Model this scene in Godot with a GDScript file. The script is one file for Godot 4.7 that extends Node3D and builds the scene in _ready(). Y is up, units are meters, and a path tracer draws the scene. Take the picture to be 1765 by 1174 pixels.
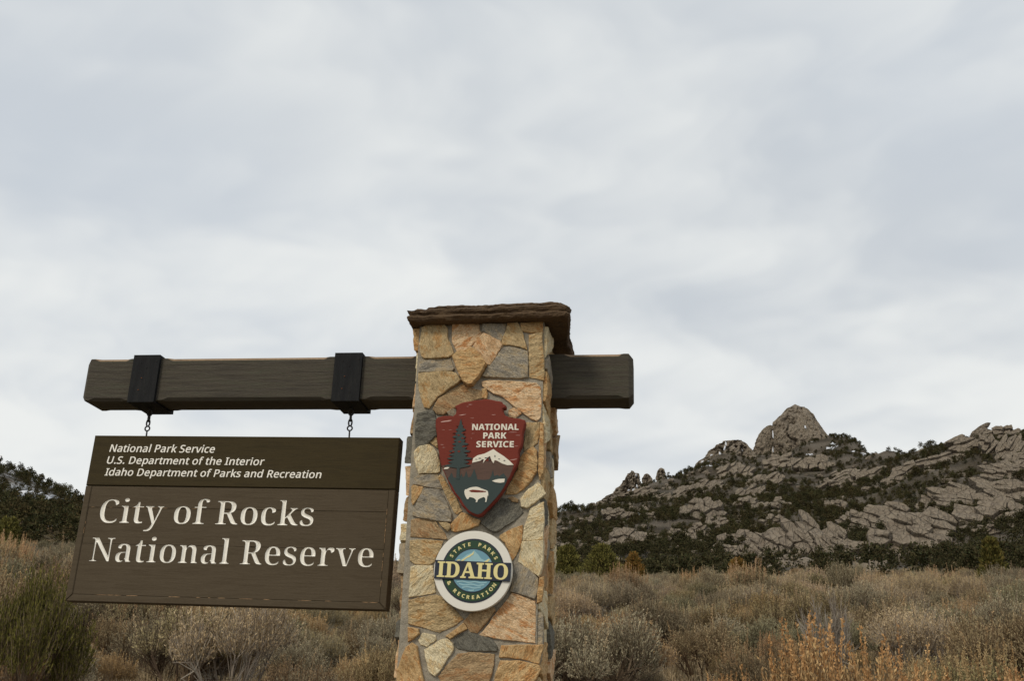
extends Node3D
# A stone pillar with a timber arm and a hanging board in a sagebrush valley below granite hills.

var M := {}
var used := {}
var rng := RandomNumberGenerator.new()

func _ready() -> void:
	rng.seed = 20240
	setup_view()
	make_materials()
	build_terrain()
	build_pillar()
	build_beam()
	build_board()
	build_arrowhead()
	build_disc()
	build_mountain_rocks()
	build_woods()
	build_field()

# ---------------------------------------------------------------- camera, sky, sun
func setup_view() -> void:
	var cam := Camera3D.new()
	cam.name = "camera"
	cam.fov = 35.548
	cam.near = 0.05
	cam.far = 6000.0
	cam.position = Vector3(0.5576, 1.6, 5.0)
	cam.rotation_degrees = Vector3(19.662, 7.896, 1.970)
	add_child(cam)
	cam.current = true
	var env := Environment.new()
	env.background_mode = Environment.BG_SKY
	env.tonemap_mode = Environment.TONE_MAPPER_LINEAR
	env.tonemap_exposure = 1.0
	env.sdfgi_enabled = true
	env.ssao_enabled = true
	env.ssil_enabled = true
	var sky := Sky.new()
	var pano := PanoramaSkyMaterial.new()
	pano.panorama = ImageTexture.create_from_image(sky_image(2048, 1024))
	sky.sky_material = pano
	env.sky = sky
	var we := WorldEnvironment.new()
	we.name = "world_environment"
	we.environment = env
	add_child(we)
	var sun := DirectionalLight3D.new()
	sun.name = "sun"
	sun.light_energy = 0.5
	sun.light_angular_distance = 14.0
	sun.light_color = Color(1.0, 0.95, 0.87)
	sun.shadow_enabled = true
	add_child(sun)
	sun.look_at_from_position(Vector3(-3.0, 5.6, 5.6), Vector3.ZERO)

# thin layered overcast: broad soft bands with finer wisps, brighter low down
func sky_image(w: int, h: int) -> Image:
	var a := FastNoiseLite.new()
	a.noise_type = FastNoiseLite.TYPE_SIMPLEX_SMOOTH
	a.seed = 11
	a.frequency = 1.0
	a.fractal_octaves = 3
	var b := FastNoiseLite.new()
	b.noise_type = FastNoiseLite.TYPE_SIMPLEX_SMOOTH
	b.seed = 5
	b.frequency = 1.0
	b.fractal_octaves = 4
	var im := Image.create(w, h, false, Image.FORMAT_RGBF)
	var grey := Vector3(0.575, 0.617, 0.662)
	var white := Vector3(0.838, 0.856, 0.846)
	var blue := Vector3(0.600, 0.655, 0.722)
	for j in h:
		var el := (0.5 - (j + 0.5) / h) * PI
		var ce := cos(el)
		var se := sin(el)
		for i in w:
			var az := ((i + 0.5) / w - 0.5) * TAU
			var d := Vector3(sin(az) * ce, se, -cos(az) * ce)
			if se < -0.05:
				im.set_pixel(i, j, Color(0.30, 0.29, 0.26))
				continue
			# a cloud sheet overhead, seen in perspective
			var k := 1.0 / (maxf(se, 0.0) + 0.16)
			var p := Vector3(d.x * k, 0.0, d.z * k)
			var n1: float = a.get_noise_3d(p.x * 0.55 + 3.7, p.z * 0.75, 1.3)
			var n2: float = b.get_noise_3d(p.x * 1.7 + n1 * 1.2, p.z * 2.4 + p.x * 0.6, 7.7)
			var n3: float = b.get_noise_3d(p.x * 5.6 + n2 * 1.3, p.z * 5.0 - p.x * 2.6, 2.1)
			var cover := 0.5 + 0.55 * n1 + 0.42 * n2 + 0.20 * n3
			cover += lerpf(0.50, -0.24, smoothstep(0.08, 0.62, se))
			cover = clampf(cover, 0.0, 1.0)
			var thin := clampf(0.5 + 1.0 * b.get_noise_3d(p.x * 0.5, p.z * 0.5, 40.0) - 0.3 * n1, 0.0, 1.0)
			var low := grey.lerp(blue, thin * 0.8)
			var c := low.lerp(white, smoothstep(0.0, 1.0, cover))
			im.set_pixel(i, j, Color(c.x, c.y, c.z))
	return im

# ---------------------------------------------------------------- nodes
func numbered(called: String) -> String:
	var n: int = used.get(called, 0)
	used[called] = n + 1
	return called if n == 0 else "%s_%03d" % [called, n]

func thing(called: String, label: String, category: String, at := Vector3.ZERO, group := "") -> Node3D:
	var o := Node3D.new()
	o.name = numbered(called)
	add_child(o)
	o.position = at
	tag(o, label, category, group)
	return o

func tag(o: Node3D, label: String, category: String, group := "") -> void:
	o.set_meta("label", label)
	o.set_meta("category", category)
	if group != "":
		o.set_meta("group", group)

func part(called: String, mesh: Mesh, m: Material, parent: Node, at := Vector3.ZERO) -> MeshInstance3D:
	var o := MeshInstance3D.new()
	o.name = called
	o.mesh = mesh
	if m:
		o.material_override = m
	o.position = at
	parent.add_child(o, true)
	return o

func structure(called: String, mesh: Mesh, m: Material) -> MeshInstance3D:
	var o := MeshInstance3D.new()
	o.name = called
	o.mesh = mesh
	o.material_override = m
	add_child(o)
	o.set_meta("kind", "structure")
	return o

# ---------------------------------------------------------------- materials
func noise_bytes(size: int, freq: float, oct: int, seed_: int, kind := FastNoiseLite.TYPE_SIMPLEX_SMOOTH) -> PackedByteArray:
	var n := FastNoiseLite.new()
	n.noise_type = kind
	n.seed = seed_
	n.frequency = freq
	n.fractal_octaves = oct
	var im := n.get_seamless_image(size, size, false, false, 0.1, true)
	im.convert(Image.FORMAT_L8)
	return im.get_data()

# colours laid over each other by coarse noise, with fine grain on top; colours are sRGB
func blotch_tex(size: int, cols: Array, seed_: int, f1: float, f2: float, grain: float, speck := 0.0, fine := 0.23) -> ImageTexture:
	var a := noise_bytes(size, f1, 4, seed_)
	var b := noise_bytes(size, f2, 3, seed_ + 7)
	var g := noise_bytes(size, fine, 2, seed_ + 13)
	var out := PackedByteArray()
	out.resize(size * size * 3)
	var n := cols.size() - 1
	for i in size * size:
		var v := clampf((a[i] * 0.68 + b[i] * 0.32) / 255.0, 0.0, 0.9999) * n
		var k := int(v)
		var c: Color = cols[k].lerp(cols[k + 1], v - k)
		var s := 1.0 + grain * (g[i] / 127.5 - 1.0)
		if speck > 0.0 and g[i] > 205:
			s += speck
		out[i * 3] = clampi(int(c.r * 255.0 * s), 0, 255)
		out[i * 3 + 1] = clampi(int(c.g * 255.0 * s), 0, 255)
		out[i * 3 + 2] = clampi(int(c.b * 255.0 * s), 0, 255)
	var im := Image.create_from_data(size, size, false, Image.FORMAT_RGB8, out)
	return ImageTexture.create_from_image(im)

func height_tex(size: int, f1: float, f2: float, w2: float, seed_: int) -> ImageTexture:
	var a := noise_bytes(size, f1, 5, seed_)
	var b := noise_bytes(size, f2, 2, seed_ + 3)
	var out := PackedByteArray()
	out.resize(size * size)
	for i in size * size:
		out[i] = int(a[i] * (1.0 - w2) + b[i] * w2)
	return ImageTexture.create_from_image(Image.create_from_data(size, size, false, Image.FORMAT_L8, out))

# rock relief: rough grain cut by a net of narrow joints
func joint_tex(size: int, f: float, sd: int) -> ImageTexture:
	var a := noise_bytes(size, f * 1.6, 5, sd)
	var c := FastNoiseLite.new()
	c.noise_type = FastNoiseLite.TYPE_CELLULAR
	c.cellular_return_type = FastNoiseLite.RETURN_DISTANCE2_SUB
	c.cellular_jitter = 1.1
	c.seed = sd
	c.frequency = f
	c.fractal_type = FastNoiseLite.FRACTAL_NONE
	c.domain_warp_enabled = true
	c.domain_warp_amplitude = 18.0
	c.domain_warp_frequency = f
	var im := c.get_seamless_image(size, size, false, false, 0.1, true)
	im.convert(Image.FORMAT_L8)
	var b := im.get_data()
	var out := PackedByteArray()
	out.resize(size * size)
	for i in size * size:
		out[i] = int(a[i] * 0.45 + 140.0 * smoothstep(0.0, 34.0, float(b[i])))
	return ImageTexture.create_from_image(Image.create_from_data(size, size, false, Image.FORMAT_L8, out))

func flat(c: Color, rough := 0.8) -> StandardMaterial3D:
	var m := StandardMaterial3D.new()
	m.albedo_color = c
	m.roughness = rough
	return m

func tri_mat(tex: Texture2D, scale_: Vector3, rough: float, bump: Texture2D = null, bump_cm := 0.0) -> StandardMaterial3D:
	var m := StandardMaterial3D.new()
	m.albedo_texture = tex
	m.uv1_triplanar = true
	m.uv1_world_triplanar = true
	m.uv1_scale = scale_
	m.roughness = rough
	if bump:
		m.heightmap_enabled = true
		m.heightmap_texture = bump
		m.heightmap_scale = bump_cm
	return m

func leafy(rough := 0.85, glow_through := 0.0) -> StandardMaterial3D:
	var m := StandardMaterial3D.new()
	m.vertex_color_use_as_albedo = true
	m.roughness = rough
	m.metallic_specular = 0.25
	if glow_through > 0.0:
		m.backlight_enabled = true
		m.backlight = Color(glow_through, glow_through, glow_through)
	return m

func rgb(r: int, g: int, b: int) -> Color:
	return Color(r / 255.0, g / 255.0, b / 255.0)

func make_materials() -> void:
	var sb := height_tex(512, 0.016, 0.09, 0.22, 3)
	var spec := {
		"t": [rgb(113, 98, 75), rgb(159, 138, 102), rgb(184, 163, 125), rgb(165, 125, 77), rgb(196, 182, 150)],
		"o": [rgb(125, 98, 67), rgb(167, 134, 90), rgb(192, 163, 119), rgb(167, 119, 71), rgb(205, 182, 144)],
		"g": [rgb(96, 94, 88), rgb(130, 125, 115), rgb(153, 144, 127), rgb(163, 144, 113), rgb(144, 140, 130)],
		"d": [rgb(61, 60, 56), rgb(92, 90, 83), rgb(113, 110, 99), rgb(84, 82, 74), rgb(144, 140, 127)],
		"l": [rgb(148, 134, 104), rgb(192, 178, 144), rgb(211, 199, 167), rgb(194, 167, 121), rgb(219, 209, 184)],
		"w": [rgb(142, 100, 65), rgb(192, 157, 117), rgb(213, 188, 153), rgb(178, 123, 75), rgb(217, 203, 178)],
		"b": [rgb(94, 77, 59), rgb(142, 119, 88), rgb(165, 142, 109), rgb(144, 107, 71), rgb(176, 159, 127)],
	}
	var s := 40
	for k in spec:
		s += 17
		var m := tri_mat(blotch_tex(512, spec[k], s, 0.010, 0.045, 0.20, 0.10, 0.10), Vector3(1.5, 3.6, 2.2), 0.92, sb, 1.1)
		m.uv1_world_triplanar = false
		m.metallic_specular = 0.35
		M["stone_" + k] = m
	M.mortar = tri_mat(blotch_tex(256, [rgb(126, 120, 107), rgb(150, 143, 128), rgb(166, 158, 142)], 9, 0.02, 0.08, 0.16), Vector3.ONE * 3.0, 0.95, sb, 0.5)
	M.capstone = tri_mat(blotch_tex(512, [rgb(36, 27, 18), rgb(70, 53, 36), rgb(94, 74, 50), rgb(78, 60, 41), rgb(144, 120, 86)], 71, 0.014, 0.06, 0.25, 0.1), Vector3(1.0, 8.0, 1.0), 0.9, height_tex(512, 0.02, 0.11, 0.3, 12), 1.2)
	var wb := height_tex(512, 0.012, 0.09, 0.35, 21)
	M.timber = tri_mat(blotch_tex(512, [rgb(46, 42, 36), rgb(63, 58, 49), rgb(72, 66, 55), rgb(68, 66, 53), rgb(86, 79, 66)], 81, 0.010, 0.05, 0.22), Vector3(0.55, 7.0, 7.0), 0.88, wb, 0.4)
	M.timber_worn = tri_mat(blotch_tex(256, [rgb(84, 72, 58), rgb(128, 106, 82), rgb(150, 126, 98), rgb(96, 80, 62)], 83, 0.02, 0.06, 0.25), Vector3(1.2, 9.0, 9.0), 0.9)
	M.strap = tri_mat(blotch_tex(256, [rgb(18, 18, 20), rgb(24, 25, 27), rgb(31, 32, 33), rgb(44, 41, 38)], 87, 0.012, 0.07, 0.22), Vector3(8.0, 0.9, 8.0), 0.75, wb, 0.12)
	M.strap.metallic_specular = 0.3
	M.iron = flat(rgb(34, 32, 31), 0.55)
	M.rust = flat(rgb(150, 92, 58), 0.8)
	M.board_top = tri_mat(blotch_tex(512, [rgb(50, 43, 26), rgb(57, 49, 30), rgb(63, 54, 33), rgb(55, 47, 29), rgb(70, 61, 42)], 91, 0.008, 0.05, 0.10), Vector3(0.5, 7.0, 3.0), 0.8, wb, 0.10)
	M.board_top.metallic_specular = 0.3
	M.board_low = tri_mat(blotch_tex(512, [rgb(72, 62, 48), rgb(79, 69, 54), rgb(84, 74, 59), rgb(76, 66, 51), rgb(94, 84, 69)], 97, 0.008, 0.05, 0.10), Vector3(0.5, 7.0, 3.0), 0.8, wb, 0.12)
	M.board_low.metallic_specular = 0.3
	M.bare_wood = flat(rgb(168, 136, 100), 0.9)
	M.letter = tri_mat(blotch_tex(256, [rgb(236, 232, 220), rgb(244, 241, 231), rgb(248, 246, 238)], 99, 0.02, 0.08, 0.03), Vector3.ONE * 3.0, 0.7)
	M.maroon = tri_mat(blotch_tex(512, [rgb(104, 44, 34), rgb(113, 50, 39), rgb(118, 53, 42), rgb(111, 48, 38), rgb(142, 82, 70)], 103, 0.016, 0.06, 0.07), Vector3(1.6, 11.0, 4.0), 0.75)
	M.maroon.metallic_specular = 0.3
	M.scratch = flat(rgb(196, 160, 150), 0.8)
	M.emblem_green = flat(rgb(34, 52, 50), 0.65)
	M.emblem_brown = tri_mat(blotch_tex(256, [rgb(72, 50, 40), rgb(84, 60, 48), rgb(94, 68, 54)], 107, 0.02, 0.06, 0.1), Vector3(1.5, 10.0, 3.0), 0.7)
	M.emblem_white = flat(rgb(226, 220, 204), 0.7)
	M.disc_white = flat(rgb(226, 223, 212), 0.5)
	M.navy = flat(rgb(18, 30, 48), 0.6)
	M.disc_green = flat(rgb(18, 58, 32), 0.6)
	M.cream = flat(rgb(226, 214, 150), 0.45)
	M.lake_blue = flat(rgb(104, 150, 168), 0.45)
	M.pale_blue = flat(rgb(146, 186, 194), 0.45)
	M.plant = leafy(0.9, 0.25)
	# the same foliage in the tones single bushes differ by
	var tones := [Color(1, 1, 1), Color(0.86, 0.84, 0.82), Color(1, 0.95, 0.86), Color(0.90, 0.92, 0.88), Color(0.78, 0.74, 0.70), Color(0.95, 0.90, 0.84)]
	for i in tones.size():
		var pm := leafy(0.9, 0.25)
		pm.albedo_color = tones[i]
		M["bush_%d" % i] = pm
	M.twig = leafy(0.95)

# ---------------------------------------------------------------- mesh helpers
func st_new(smooth := false) -> SurfaceTool:
	var st := SurfaceTool.new()
	st.begin(Mesh.PRIMITIVE_TRIANGLES)
	st.set_smooth_group(0 if smooth else -1)
	return st

func t3(st: SurfaceTool, a: Vector3, b: Vector3, c: Vector3) -> void: # counter-clockwise from outside
	st.add_vertex(a)
	st.add_vertex(c)
	st.add_vertex(b)

func q4(st: SurfaceTool, a: Vector3, b: Vector3, c: Vector3, d: Vector3) -> void:
	t3(st, a, b, c)
	t3(st, a, c, d)

func done(st: SurfaceTool) -> ArrayMesh:
	st.generate_normals()
	return st.commit()

func ccw(p: PackedVector2Array) -> PackedVector2Array:
	if Geometry2D.is_polygon_clockwise(p):
		return p
	var r := p.duplicate()
	r.reverse()
	return r

func inset(p: PackedVector2Array, d: float) -> PackedVector2Array: # p counter-clockwise (y up)
	var out := PackedVector2Array()
	var n := p.size()
	for i in n:
		var e0 := (p[i] - p[(i + n - 1) % n]).normalized()
		var e1 := (p[(i + 1) % n] - p[i]).normalized()
		var n0 := Vector2(-e0.y, e0.x)
		var n1 := Vector2(-e1.y, e1.x)
		var b := n0 + n1
		var l := b.length()
		if l < 0.2:
			out.append(p[i] + n0 * d)
		else:
			b /= l
			out.append(p[i] + b * (d / maxf(b.dot(n0), 0.55)))
	return out

func resampled(p: PackedVector2Array, step: float) -> PackedVector2Array:
	var out := PackedVector2Array()
	for i in p.size():
		var a := p[i]
		var b := p[(i + 1) % p.size()]
		var k := maxi(1, int(round(a.distance_to(b) / step)))
		for j in k:
			out.append(a.lerp(b, float(j) / k))
	return out

# flat plate with a bevelled front edge: back at z0, front at z1
func plate(poly: PackedVector2Array, z0: float, z1: float, bevel := 0.0) -> ArrayMesh:
	var p := up_ccw(poly)
	var f := inset(p, bevel) if bevel > 0.0 else p
	var st := st_new()
	var n := p.size()
	var zb := z1 - bevel
	var idx := Geometry2D.triangulate_polygon(f)
	for k in range(0, idx.size(), 3):
		tri_up(st, v3(f[idx[k]], z1), v3(f[idx[k + 1]], z1), v3(f[idx[k + 2]], z1), 1.0)
	idx = Geometry2D.triangulate_polygon(p)
	for k in range(0, idx.size(), 3):
		tri_up(st, v3(p[idx[k]], z0), v3(p[idx[k + 1]], z0), v3(p[idx[k + 2]], z0), -1.0)
	for i in n:
		var j := (i + 1) % n
		q4(st, v3(p[i], z0), v3(p[j], z0), v3(p[j], zb), v3(p[i], zb))
		if bevel > 0.0:
			q4(st, v3(p[i], zb), v3(p[j], zb), v3(f[j], z1), v3(f[i], z1))
	return done(st)

func v3(p: Vector2, z: float) -> Vector3:
	return Vector3(p.x, p.y, z)

func area2(p: PackedVector2Array) -> float:
	var s := 0.0
	for i in p.size():
		s += p[i].cross(p[(i + 1) % p.size()])
	return s * 0.5

func up_ccw(p: PackedVector2Array) -> PackedVector2Array:
	if area2(p) >= 0.0:
		return p
	var r := p.duplicate()
	r.reverse()
	return r

func tri_up(st: SurfaceTool, a: Vector3, b: Vector3, c: Vector3, side: float) -> void:
	var s := (b - a).cross(c - a).z * side
	if s >= 0.0:
		t3(st, a, b, c)
	else:
		t3(st, a, c, b)

func points(a: Array, unit: float) -> PackedVector2Array:
	var p := PackedVector2Array()
	for i in range(0, a.size(), 2):
		p.append(Vector2(a[i], a[i + 1]) * unit)
	return p

func box(st: SurfaceTool, lo: Vector3, hi: Vector3) -> void:
	var p := func(i: int) -> Vector3: return Vector3(hi.x if i & 1 else lo.x, hi.y if i & 2 else lo.y, hi.z if i & 4 else lo.z)
	q4(st, p.call(4), p.call(5), p.call(7), p.call(6))
	q4(st, p.call(1), p.call(0), p.call(2), p.call(3))
	q4(st, p.call(5), p.call(1), p.call(3), p.call(7))
	q4(st, p.call(0), p.call(4), p.call(6), p.call(2))
	q4(st, p.call(6), p.call(7), p.call(3), p.call(2))
	q4(st, p.call(0), p.call(1), p.call(5), p.call(4))

func tube(st: SurfaceTool, path: PackedVector3Array, radii: PackedFloat32Array, sides := 6, closed := false) -> void:
	var n := path.size()
	var rings := []
	var ref := Vector3(0.31, 0.2, 0.93)
	for i in n:
		var d: Vector3
		if closed:
			d = path[(i + 1) % n] - path[(i + n - 1) % n]
		else:
			d = path[mini(i + 1, n - 1)] - path[maxi(i - 1, 0)]
		d = d.normalized()
		var u := d.cross(ref).normalized()
		var w := d.cross(u).normalized()
		var ring := PackedVector3Array()
		for k in sides:
			var an := TAU * k / sides
			ring.append(path[i] + (u * cos(an) + w * sin(an)) * radii[i])
		rings.append(ring)
	for i in (n if closed else n - 1):
		var a: PackedVector3Array = rings[i]
		var b: PackedVector3Array = rings[(i + 1) % n]
		for k in sides:
			var k2 := (k + 1) % sides
			q4(st, a[k], b[k], b[k2], a[k2])
const FRONT_STONES := [
	["t", [-292, 3394, -275, 3410, -236, 3413, -182, 3411, -167, 3392, -162, 3341, -141, 3300, -129, 3260, -152, 3244, -204, 3240, -271, 3239, -282, 3245, -292, 3269, -299, 3313, -293, 3358]],
	["w", [-140, 3419, -72, 3420, -12, 3415, -9, 3384, 4, 3365, -19, 3336, -46, 3303, -79, 3272, -115, 3278, -138, 3319, -142, 3363]],
	["g", [7, 3412, 69, 3411, 122, 3413, 116, 3360, 99, 3327, 65, 3342, 29, 3365, 7, 3372]],
	["t", [129, 3413, 177, 3416, 200, 3381, 228, 3279, 192, 3293, 143, 3304, 104, 3307, 104, 3330, 120, 3360]],
	["o", [195, 3416, 299, 3423, 302, 3368, 245, 3367, 203, 3375, 194, 3399]],
	["w", [15, 3363, 36, 3352, 97, 3322, 107, 3297, 75, 3243, 49, 3206, 28, 3214, -2, 3258, -32, 3299, -25, 3314]],
	["o", [-45, 3287, -24, 3281, 6, 3247, 35, 3204, 23, 3171, 0, 3135, -26, 3100, -47, 3096, -72, 3114, -103, 3172, -122, 3220, -127, 3238, -107, 3263, -72, 3270]],
	["g", [115, 3290, 143, 3293, 192, 3282, 232, 3270, 235, 3212, 236, 3141, 190, 3135, 114, 3137, 31, 3144, 17, 3150, 43, 3185, 76, 3228, 105, 3286]],
	["t", [237, 3351, 301, 3363, 300, 3313, 309, 3248, 312, 3169, 310, 3126, 286, 3132, 244, 3141, 239, 3212, 239, 3270]],
	["g", [-295, 3225, -275, 3234, -204, 3235, -144, 3236, -136, 3216, -123, 3187, -131, 3175, -201, 3175, -295, 3171]],
	["t", [-297, 3162, -200, 3167, -130, 3167, -109, 3158, -83, 3125, -99, 3110, -133, 3089, -193, 3044, -235, 2987, -256, 2994, -272, 3030, -286, 3073, -295, 3116]],
	["b", [-193, 3032, -132, 3076, -92, 3103, -71, 3108, -43, 3090, 13, 3074, 18, 3039, -26, 3025, -94, 3001, -114, 2987, -134, 2973, -161, 2957, -195, 2962, -214, 2980]],
	["w", [15, 3114, 39, 3124, 149, 3121, 279, 3112, 295, 3090, 302, 3027, 300, 2943, 284, 2926, 257, 2936, 194, 2978, 153, 3014, 121, 3042, 76, 3060, 47, 3078, 19, 3096]],
	["o", [20, 3078, 37, 3081, 44, 3064, 41, 3032, 23, 3035]],
	["w", [150, 2978, 174, 2989, 201, 2978, 209, 2961, 182, 2940, 151, 2944]],
	["g", [-144, 2966, -121, 2983, -103, 2979, -100, 2958, -112, 2944, -133, 2951]],
	["d", [-286, 2962, -258, 2969, -210, 2976, -201, 2945, -195, 2889, -189, 2854, -222, 2819, -255, 2798, -281, 2784, -291, 2833, -294, 2896, -291, 2931]],
	["t", [-222, 2825, -198, 2853, -184, 2836, -182, 2796, -198, 2808]],
	["l", [-291, 2770, -271, 2796, -221, 2808, -203, 2796, -180, 2768, -166, 2722, -166, 2683, -179, 2675, -263, 2670, -280, 2711]],
	["g", [-287, 2624, -282, 2653, -263, 2664, -212, 2666, -173, 2667, -163, 2638, -150, 2602, -186, 2602, -231, 2610]],
	["o", [-293, 2609, -288, 2615, -239, 2605, -236, 2593, -256, 2560, -282, 2527, -288, 2538]],
	["g", [-230, 2601, -158, 2593, -146, 2576, -121, 2533, -99, 2484, -97, 2447, -150, 2449, -228, 2462, -279, 2473, -280, 2491, -261, 2543]],
	["t", [-171, 2654, -159, 2668, -144, 2649, -113, 2600, -78, 2550, -53, 2498, -74, 2484, -86, 2490, -122, 2555]],
	["o", [-99, 2435, -52, 2487, -30, 2485, 4, 2463, 37, 2453, 27, 2431, -16, 2414, -76, 2403, -92, 2408]],
	["d", [37, 2445, 64, 2475, 105, 2530, 132, 2557, 164, 2555, 220, 2520, 232, 2493, 190, 2454, 147, 2427, 121, 2405, 99, 2402, 66, 2421]],
	["b", [162, 2560, 180, 2566, 208, 2552, 206, 2541, 181, 2542]],
	["o", [208, 2740, 235, 2774, 273, 2797, 287, 2780, 291, 2729, 289, 2685, 266, 2640, 229, 2602, 196, 2579, 150, 2579, 157, 2607, 183, 2651, 204, 2696]],
	["t", [236, 2916, 296, 2918, 294, 2859, 290, 2819, 262, 2799, 229, 2782, 226, 2802, 232, 2859]],
	["o", [301, 2917, 314, 2910, 320, 2763, 319, 2685, 303, 2643, 298, 2685, 298, 2763, 300, 2819]],
	["l", [219, 2552, 245, 2591, 296, 2632, 316, 2613, 332, 2580, 295, 2547, 248, 2512, 224, 2520]],
	["b", [-286, 2454, -252, 2461, -170, 2449, -155, 2422, -123, 2390, -115, 2369, -159, 2371, -247, 2377, -284, 2380, -285, 2421]],
	["t", [-153, 2444, -103, 2437, -96, 2422, -112, 2406, -135, 2422]],
	["l", [267, 2511, 324, 2542, 328, 2447, 323, 2373, 234, 2366, 239, 2426]],
	["o", [131, 2387, 167, 2411, 230, 2434, 230, 2387, 223, 2341, 202, 2297, 188, 2277, 173, 2315, 155, 2353, 129, 2378]],
	["l", [232, 2359, 328, 2365, 328, 2285, 320, 2227, 310, 2208, 281, 2226, 239, 2256, 217, 2270, 227, 2322]],
	["t", [-286, 2359, -219, 2365, -133, 2358, -140, 2330, -161, 2284, -166, 2265, -192, 2253, -253, 2256, -279, 2269]],
	["l", [-272, 2239, -245, 2248, -172, 2247, -166, 2200, -155, 2131, -204, 2118, -273, 2106, -271, 2173]],
	["g", [196, 2259, 218, 2266, 264, 2238, 306, 2200, 308, 2157, 295, 2109, 241, 2126, 187, 2140, 194, 2193]],
	["t", [-272, 2093, -151, 2118, -117, 2110, -110, 2091, -76, 2067, -24, 2016, -65, 1986, -90, 1975, -125, 1957, -195, 1974, -268, 1991]],
	["b", [-19, 2006, 11, 2038, 62, 2058, 114, 2067, 119, 2053, 90, 2010, 42, 1958, 14, 1962, -6, 1988]],
	["w", [191, 2132, 294, 2101, 298, 2075, 300, 1921, 234, 1928, 132, 1935, 55, 1950, 92, 1990, 125, 2046, 160, 2084]],
	["o", [313, 2200, 334, 2204, 331, 2164, 325, 2102, 305, 2092, 307, 2138]],
	["o", [-267, 1975, -221, 1967, -216, 1949, -244, 1924, -263, 1914]],
	["l", [-200, 1951, -142, 1943, -138, 1926, -165, 1907, -180, 1893, -206, 1903, -218, 1921]],
	["o", [-94, 1940, -39, 1980, -18, 1998, -4, 1974, -44, 1951, -75, 1929]],
	["l", [-112, 1926, -88, 1929, -62, 1908, -58, 1885, -83, 1846, -113, 1795, -134, 1770, -161, 1788, -184, 1854, -189, 1879]],
	["d", [-60, 1925, -24, 1952, 15, 1956, 67, 1945, 115, 1928, 135, 1899, 132, 1883, 69, 1881, 5, 1883, -41, 1891, -59, 1907]],
	["o", [-279, 1858, -268, 1889, -243, 1907, -223, 1895, -214, 1854, -201, 1805, -182, 1749, -178, 1679, -296, 1676, -304, 1790]],
	["b", [-38, 1865, 18, 1875, 123, 1869, 122, 1826, 107, 1757, 104, 1705, -76, 1700, -120, 1770, -81, 1819]],
	["o", [153, 1907, 338, 1914, 319, 1836, 275, 1847, 224, 1855, 145, 1859]],
	["o", [152, 1842, 237, 1844, 321, 1827, 328, 1807, 302, 1762, 298, 1693, 123, 1688, 132, 1784]],
]
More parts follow.
